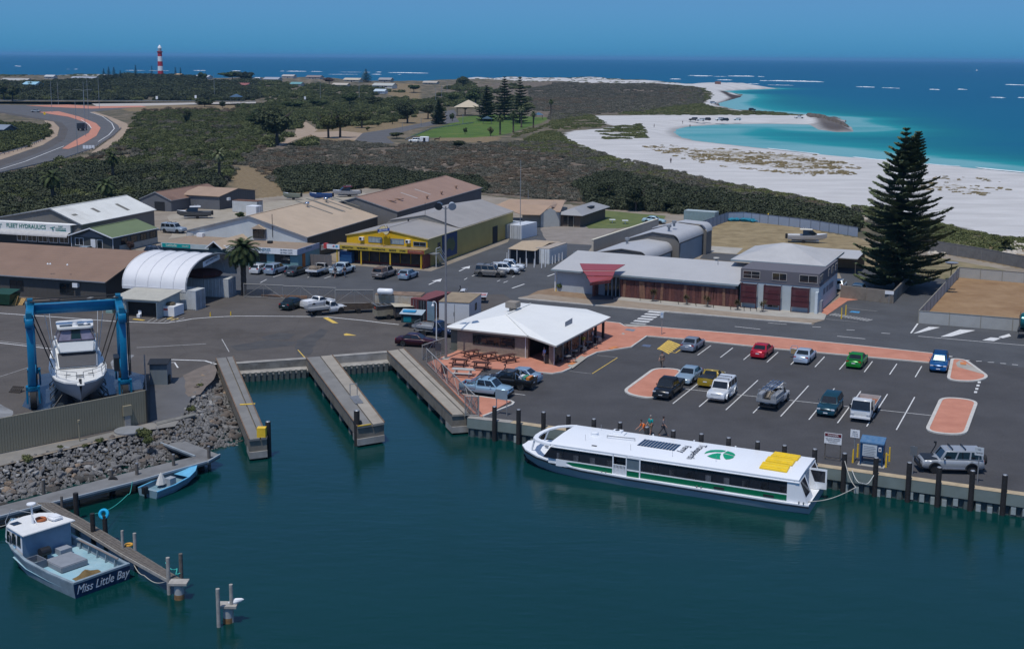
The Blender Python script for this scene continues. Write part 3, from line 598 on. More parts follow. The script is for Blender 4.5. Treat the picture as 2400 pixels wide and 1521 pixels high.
def pier(lB,A,B,C,D,mats,seam=.5,endyellow=False):
 A,B,C,D=[gp(*q)for q in(A,B,C,D)];ex=(D-A);L=ex.length;ang=atan2(ex.y,ex.x);t=TH('concrete_pier',lB,'pier',A,ang,'concrete piers of the boat lift dock');iv=mX.Rotation(-ang,3,'Z')
 loc=[iv@(p-A)for p in(A,B,C,D)]
 m0=loc[0].lerp(loc[1],seam);m1=loc[3].lerp(loc[2],seam);e=VV((0,.06,0))
 m=MB();m.prism([loc[0][:2],(m0-e*-1)[:2],(m1-e*-1)[:2],loc[3][:2]],-.02,.16);m.bd('deck_strip',mats[0],t)
 m=MB();m.prism([(m0+e*3.)[:2],loc[1][:2],loc[2][:2],(m1+e*3.)[:2]],-.02,.18);m.bd('deck_strip',mats[1],t)
 lo=[VV((p.x,p.y,0))for p in loc]
 c=sum(lo,VV())/4
 sh=[p+(c-p).normalized()*.12 for p in lo]
 m=MB();m.prism([p[:2]for p in sh],-1.0,-.02);m.bd('beam',BEAMC,t)
 m=MB();m.prism([p[:2]for p in(lo[3]-VV((2.2,0,0)),lo[2]-VV((2.2,0,0)),lo[2]+VV((.02,0,0)),lo[3]+VV((.02,0,0)))],-1.62,-1.02);m.bd('end_block',CONC,t)
 for k in range(1,6):
  x=L*k/6;mid=lo[0].lerp(lo[3],k/6).lerp(lo[1].lerp(lo[2],k/6),.5);w=(lo[1].y-lo[0].y)
  m=MB();m.box(x-.45,min(lo[0].y,lo[1].y)+.18,-2.6,x+.45,max(lo[0].y,lo[1].y)-.18,-1.0);m.bd('pier_leg',CONCD,t)
 for s,q in((0,3),(1,2)):
  m=MB();m.beam(lo[s]+VV((0,0,.2)),lo[q]+VV((0,0,.2)),.09,.1);m.bd('edge_rail',mat('rusty_rail',(.16,.10,.06),.8,var=.4,nS=3),t)
 if endyellow:
  m=MB();m.beam(lo[3]+VV((-.03,0,.2)),lo[3].lerp(lo[2],.5)+VV((-.03,0,.2)),.1,.08);m.bd('yellow_edge',YEL,t)
 m=MB();m.cbox(lo[3].lerp(lo[2],.5)+VV((-.8,0,-1.9)),(1.0,1.0,1.6));m.bd('pile',PILE,t)
 return t
pier('left concrete pier with dark wet deck and yellow stripe beside the rocks',(506,843),(546,839),(626,1029),(584,1034),(DECKG,DECKG),.55)
pier('middle concrete pier with oil darkened left half and steel ladder',(717,841),(779,836),(901,994),(838,1004),(DECKG,DECKS),.5,True)
pier('right concrete pier alongside the red brick terrace fence',(907,826),(946,820),(1101,973),(1059,976),(DECKS,DECKS),.62)
m=MB();a=gp(562,948,.2);b=gp(598,946,.2);m.beam(a,b,.25,.05);tag(m.bd('painted_stop',YEL),'yellow stripe painted across the left concrete pier','marking')
m=MB();p=gp(613,1022,.2);m.box(p.x-.35,p.y-.3,.16,p.x+.4,p.y+.35,1.0);tag(m.bd('yellow_bin',YEL),'yellow box bollard on the end of the left concrete pier','bollard')
def tP(lB,x,y,zt,r=.21,zb=-4,cap=True,m_=PILE,grp='black timber fender piles along the quay'):
 p=gp(x,y,zt);t=TH('timber_pile',lB,'pile',(p.x,p.y,0),random.random(),grp)
 m=MB();m.tube((0,0,zb),(0,0,zt),r*1.04,r,10);m.bd('shaft',m_,t,sM=True)
 if cap:m=MB();m.tube((0,0,zt),(0,0,zt+.05),r*.86,r*.7,10);m.bd('pile_cap',Zs_,t)
 return t
qp=[(1159,953,'left of the ferry bow, nearest the pier'),(1215.5,960,'left of the ferry bow, second from the pier'),(1274,966,'beside the ferry bow with a white line tied on'),(1332.5,974,'behind the ferry bow rail loop'),(1392,982,'behind the round roof vent of the ferry'),(1453.5,990,'behind the square roof vent of the ferry'),(1516,1001,'hiding the person in orange'),(1578,1009,'behind the ferry, just right of the strolling person'),(1644,1017,'behind the word on the ferry roof'),(1708,1026,'behind the green roof emblem of the ferry'),(1776,1035,'behind the ferry, left of the yellow roof covers'),(1839,1044,'behind the yellow covers on the ferry roof'),(1910,1052.5,'at the ferry stern, left of the danger sign'),(1980,1062.5,'between danger sign and blue cabinet, with a mooring rope'),(2054,1072.5,'in front of the blue cabinet'),(2132,1084,'left of the silver four wheel drive'),(2202,1095,'in front of the silver four wheel drive front wheel'),(2280,1103,'in front of the silver four wheel drive spare wheel'),(2356,1113,'at the right end of the quay in view')]
for x,y,w in qp:tP('black timber fender pile '+w,x,y,1.45)
tP('dark timber pile at the end of the left pier',628,988,1.3,.24,grp=None);tP('dark timber pile with tyre at the end of the middle pier',836,962,1.5,.26,grp=None)
tag(MB().lathe([(.20,-.12),(.38,-.14),(.42,0),(.38,.14),(.20,.12)],14,gp(838,990,.3)).bd('tyre_fender',TYRE,sM=True),'black tyre fender on the pile of the middle pier','tyre')
t=TH('steel_ladder','galvanised ladder with raised hand rail on the middle pier','ladder',gp(829,930,.18),R(-71))
m=MB();m.pipe([(0,-.35,0),(0,-.35,1.3),(0,.35,1.3),(0,.35,0)],.04);m.bd('hand_rail',Zs_,t)
m=MB();m.box(0,-.4,0,2.6,.4,.1);m.bd('ladder_tray',Zs_,t)
for k in range(6):m=MB();m.tube((.3+k*.4,-.38,.14),(.3+k*.4,.38,.14),.03);m.bd('rung',Zs_,t)
BANK=mat('bank_soil',(.065,.058,.05),.95,c2=(.11,.10,.085),nS=.9,bump=.6)
def resample(pts,n):
 P_=[VV(p)for p in pts];d=[0]
 for a,b in zip(P_[:-1],P_[1:]):d.append(d[-1]+(b-a).length)
 out=[]
 for k in range(n):
  s=d[-1]*k/(n-1);j=0
  while j<len(d)-2 and d[j+1]<s:j+=1
  out.append(P_[j].lerp(P_[j+1],(s-d[j])/max(1e-6,d[j+1]-d[j])))
 return out
def rockmesh(k,m):
 rg=random.Random(k);b=bmesh.new();bmesh.ops.create_icosphere(b,subdivisions=2,radius=1)
 ax=[VV((rg.gauss(0,1),rg.gauss(0,1),rg.gauss(0,1))).normalized()for _ in range(9)];dd=[rg.uniform(.55,.9)for _ in ax]
 for v in b.verts:
  for a,d in zip(ax,dd):
   s=v.co.dot(a)
   if s>d:v.co-=a*(s-d)
  v.co=VV((v.co.x*1.15,v.co.y*.85,v.co.z*.7))
 me=bpy.data.meshes.new('rock');b.to_mesh(me);b.free();me.materials.append(m);return me
ROCKM=[mat('rock_%s'%k,c,.95,var=.3,nS=.8,bump=.5)for k,c in(('brown',(.115,.095,.08)),('grey',(.16,.155,.15)),('pale',(.28,.275,.265)),('dark',(.06,.055,.05)),('tan',(.24,.18,.13)))]
RM=[[rockmesh(k*5+j,ROCKM[j])for k in range(4)]for j in range(5)]
def bank(lB,top,bot,n,nrock,pale=None,seed=1):
 rg=random.Random(seed);T=resample([VV((*gp(*q)[:2],0))for q in top],n);B=resample([VV((*gp(*q,SEA)[:2],SEA))for q in bot],n)
 t=TH('riprap_bank',lB,'rock bank',(0,0,0));m=MB()
 for i in range(n-1):
  o0,o1=(B[i]-T[i]),(B[i+1]-T[i+1])
  m.quad(T[i]-o0*.15+VV((0,0,-.35)),T[i+1]-o1*.15+VV((0,0,-.35)),B[i+1]+o1*.6+VV((0,0,-1.3)),B[i]+o0*.6+VV((0,0,-1.3)))
 m.bd('bank_soil',BANK,t)
 rub=MB()
 for k in range(nrock*11):
  s=rg.random();h=rg.random()**.85*1.12;i=s*(n-1);j=min(int(i),n-2);a=T[j].lerp(T[j+1],i-j);b=B[j].lerp(B[j+1],i-j);p=a.lerp(b,h)+VV((rg.uniform(-.2,.2),rg.uniform(-.2,.2),.0))
  big=k<nrock;r=rg.uniform(.17,.44)*(1.25 if h>.5 else .75)if big else rg.uniform(.07,.19)
  c=3 if h>.92 else(2 if rg.random()<(.55 if(h<.45 and pale and pale[0]<s<pale[1])else .1)else(1 if rg.random()<.4 else(4 if rg.random()<.12 else 0)))
  rot=(rg.uniform(-.5,.5),rg.uniform(-.5,.5),rg.uniform(0,6.28));me=RM[c][rg.randrange(4)]
  if big:inst('rock',me,t,p,rot,(r*rg.uniform(.8,1.3),r,r*rg.uniform(.7,1.1)))
  else:
   M=mX.Translation(p)@mX.Rotation(rot[2],4,'Z')@mX.Scale(r*1.1,4)
   if rg.random()<.85:rub.add([M@VV(q)for q in((-1,-.7,-.3),(1,-.8,-.2),(.8,.8,-.3),(-.9,.7,-.3),(-.5,-.3,.7),(.6,-.2,.6),(.1,.6,.5))],[(0,1,5,4),(1,2,5),(2,6,5),(2,3,6),(3,4,6),(3,0,4),(4,5,6)])
 o=rub.bd('rubble',ROCKM[1],t);o['kind']='stuff'
 return t
bank('long bank of grey and brown rocks below the beige slatted fence',((-340,1180),(0,1088),(150,1050),(330,1008),(385,1000)),((-340,1275),(0,1178),(125,1148),(250,1116),(370,1088),(440,1060)),26,285,(.25,.8),3)
bank('bank of dark rocks between the boat ramp and the left pier',((395,1012),(425,985),(442,945),(470,888),(503,848)),((430,1062),(548,1046),(560,1010),(540,930),(512,868)),14,230,(.2,.6),5)
WK=mat('walkway_concrete',(.165,.165,.165),.9,var=.18,nS=.7,sT=.5);ZW=-.85
t=TH('walkway','grey concrete walkway on piles running along the foot of the rock bank','jetty',(0,0,0))
def wpx(*q,z=ZW):return[tuple(gp(x,y,z)[:2])for x,y in q]
A_=wpx((-300,1262),(75,1166),(312,1104),(410,1080),(457,1069));B_=wpx((-300,1290),(107,1183),(320,1129),(410,1103),(487,1082))
for k in range(4):
 q=[A_[k],A_[k+1],B_[k+1],B_[k]];m=MB();m.prism(q,ZW-.25,ZW);m.bd('deck_panel',WK,t)
 m=MB();m.beam((*B_[k],ZW+.02),(*B_[k+1],ZW+.02),.14,.16);m.bd('kerb',mat('pale_kerb',(.30,.34,.37),.8,var=.15,nS=1),t)
q=wpx((457,1070),(370,1036),(410,1024),(516,1066),(487,1083));m=MB();m.prism(q,ZW-.25,ZW+.005);m.bd('ramp_deck',WK,t)
m=MB();m.beam((*q[0],ZW+.03),(*q[1],ZW+.03),.14,.16);m.beam((*q[3],ZW+.03),(*q[4],ZW+.03),.14,.16);m.bd('kerb',MATS['pale_kerb'],t)
for k in range(9):
 i=k/8*3;j=min(int(i),2);c=(VV(A_[j+1]).lerp(VV(A_[j+2]if j+2<5 else A_[4]),i-j)+VV(B_[j+1]).lerp(VV(B_[j+2]if j+2<5 else B_[4]),i-j))/2
 m=MB();m.tube((c.x,c.y,-4),(c.x,c.y,ZW-.25),.25,n=10);m.bd('support_pile',PILE,t)
for x,y,zt,lb in((320,1086,.1,'grey post on the walkway beside the small blue boat stern'),(406,1065,.1,'grey post on the walkway above the small blue boat'),(489,1046,.2,'tall grey post at the corner of the walkway'),(260,1100,-.1,'short post with tyre on the walkway edge'),(101,1124,-.1,'thin post with sign frame on the walkway by the rocks')):
 tP(lb,x,y,zt,.14,m_=WOODD,grp=None)
t=TH('timber_jetty','narrow weathered timber jetty beside the fishing boat with pale edge beams','jetty',(0,0,0));ZJ=-.75
L_=[VV(p)for p in wpx((87,1177),(180,1230),(285,1295),(402,1360),z=ZJ)];R_=[VV(p)for p in wpx((125,1177),(195,1216),(302,1280),(428,1358),z=ZJ)]
for k in range(3):
 for b in range(4):
  a0,a1=L_[k].lerp(R_[k],b/4+.01),L_[k].lerp(R_[k],(b+1)/4-.02);c0,c1=L_[k+1].lerp(R_[k+1],b/4+.01),L_[k+1].lerp(R_[k+1],(b+1)/4-.02)
  m=MB();m.prism([a0,a1,c1,c0],ZJ-.06,ZJ+random.uniform(0,.012));m.bd('plank',WOODD,t)
 for S in(L_,R_):m=MB();m.beam((*S[k],ZJ-.16),(*S[k+1],ZJ-.16),.12,.22);m.bd('edge_beam',mat('pale_timber',(.33,.31,.28),.85,var=.2,nS=3),t)
PT=MATS['pale_timber'];CONP=mat('bollard_concrete',(.36,.37,.37),.8,var=.15,nS=1.5,sT=.4)
for x,y,zt,r,mm_,lb in((216,1203,.6,.17,PILE,'dark pile of the timber jetty by the boat cabin'),(245,1208,.3,.17,PILE,'dark jetty pile with a coil of cyan rope on top'),(286,1243,.5,.10,PT,'pale square pile at the middle of the timber jetty'),(315,1249,.5,.12,PT,'grey pile opposite the yellow float on the jetty'),(393,1306,.75,.13,PT,'white topped pile at the jetty end nearest the boat'),(423,1297,.75,.13,WOODD,'grey pile at the far corner of the jetty end'),(510,1379,.7,.13,PT,'left pile of the mooring dolphin in open water'),(541,1369,.7,.12,PT,'right pile of the mooring dolphin in open water'),(177,1155,.3,.2,PILE,'dark pile with green rope behind the fishing boat'),(144,1163,.1,.1,WOODD,'thin pile by the fishing boat mast')):
 tP(lb,x,y,zt,r,cap=False,m_=mm_,grp=None)
for x,y,lb in((419,1365,'pale concrete mooring column with cap at the end of the timber jetty'),(534,1418,'pale concrete column of the mooring dolphin with rusty waterline')):
 p=gp(x,y,-.7);t=TH('mooring_column',lb,'mooring post',(p.x,p.y,0));m=MB();m.tube((0,0,-4),(0,0,-.75),.32,n=14);m.bd('column',CONP,t,sM=True)
 m=MB();m.tube((0,0,SEA-.2),(0,0,SEA+.35),.33,.325,14);m.bd('rust_band',mat('rust',(.22,.12,.05),.9,var=.4,nS=3),t,sM=True)
 m=MB();m.box(-.6,-.4,-.75,.6,.4,-.6);m.bd('cap',PT,t)
m=MB();p=gp(553,1408,-.45);m.loft([[p+VV((s*.5,cos(a)*r,sin(a)*r+s*.12))for a in[i*pi/4 for i in range(8)]]for s,r in((-1,.02),(-.7,.14),(0,.2),(.7,.12),(1,.02))]);tag(m.bd('pelican_shape',WH,sM=True),'white pelican-like shape resting on the mooring dolphin','bird shape')  # simple rounded shape standing in for a resting pelican
def tO(name,p,R_,r,m_,lab,cat,n=18,k=7,tilt=(0,0,0),turns=1):
 m=MB();M=mX.Translation(p)@mX.Rotation(tilt[0],4,'X')@mX.Rotation(tilt[1],4,'Y');vs=[];fs=[]
 for i in range(n):
  a=2*pi*i/n
  for j in range(k):
   b=2*pi*j/k;vs.append(M@VV(((R_+r*cos(b))*cos(a),(R_+r*cos(b))*sin(a),r*sin(b))))
 for i in range(n):
  for j in range(k):fs.append((i*k+j,((i+1)%n)*k+j,((i+1)%n)*k+(j+1)%k,i*k+(j+1)%k))
 m.add(vs,fs);return tag(m.bd(name,m_,sM=True),lab,cat)
tO('rope_coil',gp(243,1204,.4),.28,.12,mat('cyan_rope',(.0,.36,.62),.7),'cyan rope coil hung over a jetty pile','rope',tilt=(1.2,0,0))
tO('float',gp(302,1276,ZJ+.05),.22,.08,mat('orange_float',(.6,.3,.03),.6),'yellow ring float lying on the timber jetty','float')
tO('tyre_fender',gp(265,1128,-1.0),.32,.12,TYRE,'black tyre fender hanging under the walkway post','tyre',tilt=(1.4,0,0))
TEAL=mat('teal_rope',(.05,.42,.36),.8)
def rope(pts,m_,lab,r=.03,sag=.0,n=14):
 m=MB();P_=[]
 for a,b in zip(pts[:-1],pts[1:]):
  for k in range(n):q=a.lerp(b,k/n);q.z-=sag*sin(pi*k/n);P_.append(q)
 P_.append(pts[-1]);m.pipe(P_,r,5);return tag(m.bd('mooring_rope',m_),lab,'rope')
rope([gp(388,1318,-.6),gp(402,1334,-.5),gp(415,1332,-.6),gp(412,1345,-.55),gp(425,1340,-.5)],TEAL,'tangled teal rope on the end of the timber jetty',.035,.05,6)
rope([gp(308,1310,-.8),gp(338,1348,-1.5),gp(390,1362,-1.0)],ROPE,'slack mooring rope from fishing boat stern to jetty end',.03,.3)
rope([gp(328,1313,-.8),gp(352,1340,-1.5),gp(395,1338,-.7)],TEAL,'teal slack rope below the timber jetty',.03,.25)
rope([gp(310,1128,-.3),gp(300,1158,-1.2),gp(215,1205,.3)],TEAL,'long green rope from small boat to dark jetty pile',.028,.35)
rope([gp(-20,1236,-.5),gp(45,1212,.3)],ROPE,'bow line of the fishing boat running off to the left',.025,.2)
def hull(st,m_,name='hull',parent=None,deckz=None,inner=None):
 rings=[]
 for x,g,c,zk,zc,zg in st:
  rings.append([(x,-g,zg),(x,-(g+c)/2*1.01,(zc+zg)/2),(x,-c,zc),(x,-c*.5,(zk+zc)/2-.02),(x,0,zk),(x,c*.5,(zk+zc)/2-.02),(x,c,zc),(x,(g+c)/2*1.01,(zc+zg)/2),(x,g,zg)])
 m=MB();n=9;vs=[p for r in rings for p in r];fs=[]
 for j in range(len(rings)-1):
  for i in range(n-1):fs.append((j*n+i,j*n+i+1,(j+1)*n+i+1,(j+1)*n+i))
 fs.append(tuple(range(n)))
 m.add(vs,fs);return m.bd(name,m_,parent,sM=35)
def deck(st,dz,m_,name,parent,inset=.02,x0=None,x1=None):
 S=[s for s in st if(x0 is None or s[0]>=x0-1e-6)and(x1 is None or s[0]<=x1+1e-6)]
 m=MB()
 for a,b in zip(S[:-1],S[1:]):m.quad((a[0],-a[1]+inset,a[5]+dz),(b[0],-max(b[1]-inset,0.001),b[5]+dz),(b[0],max(b[1]-inset,.001),b[5]+dz),(a[0],a[1]-inset,a[5]+dz))
 return m.bd(name,m_,parent)
def gW(st,w,h,m_,parent,name='gunwale',dz=0,x0=None):
 for s in(-1,1):
  S=[q for q in st if x0 is None or q[0]>=x0];m=MB()
  for a,b in zip(S[:-1],S[1:]):
   A0=VV((a[0],s*a[1],a[5]+dz));B0=VV((b[0],s*b[1],b[5]+dz));A1=VV((a[0],s*max(a[1]-w,0),a[5]+dz));B1=VV((b[0],s*max(b[1]-w,0),b[5]+dz));k=VV((0,0,h))
   m.add([A0-k,B0-k,B1-k,A1-k,A0+k*.3,B0+k*.3,B1+k*.3,A1+k*.3],[(0,1,2,3),(4,5,6,7),(0,1,5,4),(2,3,7,6),(0,3,7,4),(1,2,6,5)])
  m.bd(name,m_,parent)
FW=mat('ferry_white',(.78,.80,.82),.35,var=.025,nS=.3,spec=.4);FG=mat('ferry_green',(.0,.13,.055),.35,var=.05);FT=mat('ferry_tint',(.022,.022,.028),.07,var=.3,nS=.5,spec=.6);FBL=mat('waterline_black',(.012,.014,.016),.5);FGREY=mat('hull_grey',(.26,.33,.37),.45,var=.06)
u0,v0=-17.95,96.65
F=TH('ferry','long white passenger ferry with green stripe and white roof moored along the quay','ferry',uv(u0,v0,SEA),TA+pi)
fx=lambda x,y,z:u0-vl(gp(x,y,z))[0]
fy=lambda x,y,z:v0-vl(gp(x,y,z))[1]
st=[(0,3.15,2.75,-.7,-.25,.78),(2,3.25,2.95,-.8,-.25,.78),(8,3.25,2.95,-.8,-.25,.80),(15,3.25,2.95,-.8,-.25,.84),(19,3.2,2.8,-.75,-.22,.92),(21.5,2.9,2.35,-.65,-.15,1.05),(23.4,2.4,1.7,-.5,.0,1.2),(24.8,1.55,.9,-.3,.2,1.32),(25.5,.65,.25,0,.5,1.38)]
hull(st,FGREY,'hull',F);deck(st,-.0,FW,'deck',F)
gW(st,.22,.09,FW,F,'gunwale')
for s in(-1,1):
 m=MB();S=[(x,s*(g*.98+.02),zz)for x,g,c,zk,zc,zz in st]
 for a,b in zip(S[:-1],S[1:]):m.beam((a[0],a[1]+s*.03,a[2]-.2),(b[0],b[1]+s*.03,b[2]-.2),.07,.07)
 m.bd('rubbing_strake',FBL,F)
 m=MB()
 for a,b in zip(st[:-1],st[1:]):m.beam((a[0],s*(a[2]+.03),-.02),(b[0],s*(b[2]+.03),.02+b[4]*.5+.12),.06,.16)
 m.bd('boot_stripe',FBL,F)
xw0,xw1=1.75,fx(1280,1073,-.4);xd0,xd1=fx(1500,1117,-.9),fx(1441,1107,-.9)
ZG,ZWb,ZWt,ZR=.82,1.42,2.42,2.62
Wc=3.02
for s in(-1,1):
 m=MB();m.box(1.2,min(s*Wc,s*(Wc-.08)),ZG,21.3,max(s*Wc,s*(Wc-.08)),ZWb);m.bd('lower_side',FW,F)
 xs_=[(1.1,xd0-.06),(xd1+.05,20.4)]if s>0 else[(1.1,20.4)]
 for a,b in xs_:
  m=MB();y=s*(Wc+.012)
  if b>20:m.poly([(a,y,ZG+.06),(b-1.6,y,ZG+.10),(b-.6,y,ZG+.18),(b,y,ZG+.42),(b-.3,y,ZWb-.12),(b-1.2,y,ZWb-.09),(a,y,ZWb-.09)])
  else:m.poly([(a,y,ZG+.05),(b,y,ZG+.06),(b,y,ZWb-.09),(a,y,ZWb-.09)])
  m.bd('green_band',FG,F)
 m=MB();m.box(1.15,min(s*Wc,s*(Wc-.1)),ZWt,21.5,max(s*Wc,s*(Wc-.1)),ZR);m.bd('cornice',FW,F)
 m=MB();m.box(.8,min(s*(Wc+.01),s*(Wc-.1)),ZWt+.0,21.7,max(s*(Wc+.09),s*(Wc-.1))if s>0 else s*(Wc-.1),ZWt+.05)if s>0 else m.box(.8,-Wc-.09,ZWt,21.7,-Wc+.1,ZWt+.05);m.bd('gutter',FW,F)
 edges=[(xd1+.08,xw1)]+[(xw0,xd0-.12)]if s>0 else[(xw0,xw1)]
 for a,b in edges:
  n=max(1,round((b-a)/1.45))
  for k in range(n):
   x0=a+(b-a)*k/n+.012;x1=a+(b-a)*(k+1)/n-.012;y=s*(Wc-.02)
   last=(k==n-1 and b>20)
   m=MB();m.poly([(x0,y,ZWb),(x1+(.35 if last else 0),y,ZWb),(x1-(.35 if last else 0),y,ZWt),(x0,y,ZWt)]);m.bd('window',FT,F)
   m=MB();m.box(x0+.1,min(y,y-s*.5)-0,ZWb-.2,x0+.55,max(y,y-s*.5)-.0,ZWb+.55);
   if s>0:m.bd('seat',mat('seat_grey',(.12,.13,.15),.9),F)
 m=MB();m.box(1.1,min(s*(Wc+.02),s*(Wc-.1)),ZG,xw0,max(s*(Wc+.02),s*(Wc-.1)),ZWt);m.bd('corner_post',FW,F)
dm=(xd0+xd1)/2
m=MB();y=Wc+.05
for a,b,z0,z1 in((xd0-.1,xd0,ZG,ZWt+.12),(dm-.04,dm+.04,ZG,ZWt+.12),(xd1,xd1+.1,ZG,ZWt+.05)):m.box(a,y-.1,z0,b,y+.03,z1)
m.box(xd0,y-.1,ZWt+.04,dm,y+.03,ZWt+.12);m.box(xd0,y-.1,1.36,dm,y+.03,1.46);m.bd('door_frame',FW,F)
m=MB();m.box(xd0,y-.06,1.46,dm-.04,y-.02,ZWt+.04);m.bd('door_glass',mat('door_blind',(.12,.16,.19),.3),F)
m=MB();m.box(xd0,y-.06,ZG,dm-.04,y,1.36);m.bd('door_panel',FG,F)
m=MB();m.box(dm+.04,Wc-.4,ZG,xd1,Wc-.36,ZWt);m.bd('doorway_dark',FT,F)
g=MB();n=9
for k in range(n):x=dm+.08+(xd1-dm-.14)*k/(n-1);g.box(x-.03,y,.9,x+.03,y+.03,1.72)
g.box(dm+.04,y,1.70,xd1,y+.04,1.76);g.box(dm+.04,y,.86,xd1,y+.04,.92);g.bd('safety_gate',FW,F)
m=MB();rs=[]
for x in(.85,6,12,18,21.9):
 e=ZR;rs.append([(x,-Wc-.02,e-.04),(x,-Wc-.02,e+.04),(x,-2.2,e+.12),(x,0,e+.17),(x,2.2,e+.12),(x,Wc+.02,e+.04),(x,Wc+.02,e-.04)])
m.loft(rs);m.bd('roof',FW,F,sM=30)
rz=lambda y_:ZR+.17-.13*min(1,(abs(y_)/Wc))**1.6
m=MB();a0,a1=.9,.15
def sternq(y0,y1,z0,z1,off=0.):
 f=lambda z_:a0+(a1-a0)*(ZR-z_)/(ZR-ZG);return[(f(z0)-off,y0,z0),(f(z0)-off,y1,z0),(f(z1)-off,y1,z1),(f(z1)-off,y0,z1)]
m=MB()
for y0,y1 in((Wc-2.15,Wc),(-Wc,-Wc+2.2)):m.add(sternq(y0,y1,ZG,ZR)+[(1.25,p[1],p[2])for p in sternq(y0,y1,ZG,ZR)],[(0,1,2,3),(7,6,5,4),(0,4,5,1),(3,2,6,7),(0,3,7,4),(1,5,6,2)])
m.bd('stern_wall',FW,F)
for y0,y1 in((Wc-1.85,Wc-.3),(-Wc+.3,-Wc+1.9)):
 m=MB();m.poly(sternq(y0,y1,1.25,2.4,.012));m.bd('stern_window',FT,F)
m=MB();m.box(1.3,-1.0,ZG,1.34,.9,ZR-.1);m.bd('stern_doorway',DK,F)
d=MB();d.box(-.55,-.98,ZG+.02,.95,-.93,2.5);d.box(.0-.5,-.99,1.35,.85,-.92,2.4);d.bd('stern_door',FW,F);m=MB();m.box(-.42,-1.0,1.42,.8,-.91,2.34);m.bd('stern_door_glass',FT,F)
pts=[(21.8,Wc-.05,ZR-.02),(22.4,2.8,ZR-.04),(23.3,2.3,ZR-.10),(23.95,1.5,ZR-.2),(24.2,.5,ZR-.26),(24.2,-.5,ZR-.26),(23.95,-1.5,ZR-.2),(23.3,-2.3,ZR-.10),(22.4,-2.8,ZR-.04),(21.8,-Wc+.05,ZR-.02)]
rr=[]
for i,p in eN(pts):
 p=VV(p);c=VV((20.8,0,p.z));o=(p-c).normalized();w=.30;rr.append([p+o*.16+VV((0,0,-.1)),p+o*.12+VV((0,0,.07)),p-o*w+VV((0,0,.09)),p-o*w+VV((0,0,-.04))])
m=MB();m.loft(rr);m.bd('bow_loop',FW,F,sM=50)
for s in(-1,1):
 m=MB();m.loft([[(21.85+dx,s*Wc*k,z_)for dx in(0,.4)]+[(21.85+dx,s*(Wc*k-.08),z_)for dx in(.4,0)]for k,z_ in((1,ZR-.04),(1.0,1.9),(.99,1.05))]);
 m=MB();m.beam((23.9,s*1.5,2.4),(24.3,s*1.35,1.25),.12,.12);m.bd('loop_stay',FW,F)
m=MB();m.poly([(21.95,-2.7,1.35),(21.95,2.7,1.35),(21.45,2.8,2.5),(21.45,-2.8,2.5)]);m.bd('windscreen',mat('clear_screen',(.15,.2,.22),.08,spec=.6),F)
m=MB()
for yy in(-2.8,-1.4,0,1.4,2.8):m.beam((21.98,yy*.97,1.35),(21.48,yy,2.52),.06,.06)
m.box(21.2,-2.9,.95,22.05,2.9,1.35);m.bd('windscreen_frame',FW,F)
m=MB();m.box(23.3,-.14,1.32,23.6,.14,1.42);m.tube((23.45,0,1.3),(23.45,0,1.55),.04);m.bd('bow_cleat',Zs_,F)
def onroof(x,y):X_,Y_=fx(x,y,SEA+2.75),fy(x,y,SEA+2.75);return X_,Y_,rz(Y_)
x,y,z_=onroof(1394,1020);m=MB();m.lathe([(.36,0),(.36,.12),(.3,.14),(.3,.2),(.34,.22),(.3,.3),(.1,.33)],16,(x,y,z_-.02));m.bd('round_vent',FW,F,sM=40)
x,y,z_=onroof(1447,1016);m=MB();m.box(x-.75,y-.4,z_-.03,x+.6,y+.4,z_+.16);m.box(x-.45,y-.3,z_+.16,x+.35,y+.3,z_+.34);m.bd('roof_vent',FW,F);m=MB();m.tube((x,y,z_+.34),(x,y,z_+.37),.2,n=14);m.bd('vent_fan',DK,F)
a,b=onroof(1423,1027),onroof(1488,1034);m=MB();m.tube((a[0],a[1],a[2]+.2),(b[0],b[1],b[2]+.2),.045);m.tube(a,(a[0],a[1],a[2]+.25),.03);m.tube(b,(b[0],b[1],b[2]+.25),.03);m.bd('folded_mast',Zs_,F)
x,y,z_=onroof(1393,1044.5);m=MB();m.box(x-.22,y-.1,z_-.02,x+.22,y+.1,z_+.06);m.bd('roof_hatch',DK,F)
for q in((1409,1008),(1478,1055),(1576,1070),(1678,1082),(1372,1033)):x,y,z_=onroof(*q);m=MB();m.tube((x,y,z_-.05),(x,y,z_+.55),.012,n=5);m.bd('whip_aerial',Zs_,F)
for q in((1531,1019),(1627,1033),(1724,1047)):x,y,z_=onroof(*q);m=MB();m.tube((x,y,z_-.05),(x,y,z_+.14),.07,n=10);m.bd('deck_light',WH,F)
P4=[VV(onroof(*q))for q in((1510.3,1029.8),(1597,1043),(1581,1057.5),(1492.7,1044.2))]
for r_ in range(12):
 a,b,c,d=P4[0].lerp(P4[1],r_/12+.008),P4[0].lerp(P4[1],(r_+1)/12-.008),P4[3].lerp(P4[2],(r_+1)/12-.008),P4[3].lerp(P4[2],r_/12+.008);k=VV((0,0,.04))
 m=MB();m.slab([tuple(q+k)for q in(d,c,b,a)],.05);m.bd('solar_panel_strip',mat('solar_cell',(.012,.03,.065),.2,var=.2,nS=3),F)
for nm,q in(('Transperth',((1660,1044),(1604,1077))),('Ferry',((1622,1047),(1587,1061)))):
 a,b=VV(onroof(*q[0])),VV(onroof(*q[1]));cc=(a+b)/2;cc.z=rz(cc.y)+.035;dirx=VV((0,1,0));cc.x+=.0
 text(nm,'roof_lettering',mat('letter_black',(.015,.015,.018),.5),F,.9,tm(cc,dirx,(0,0,1)),.004,xs=1.0,bold=.0)
LG=mat('logo_green',(.0,.30,.13),.4)
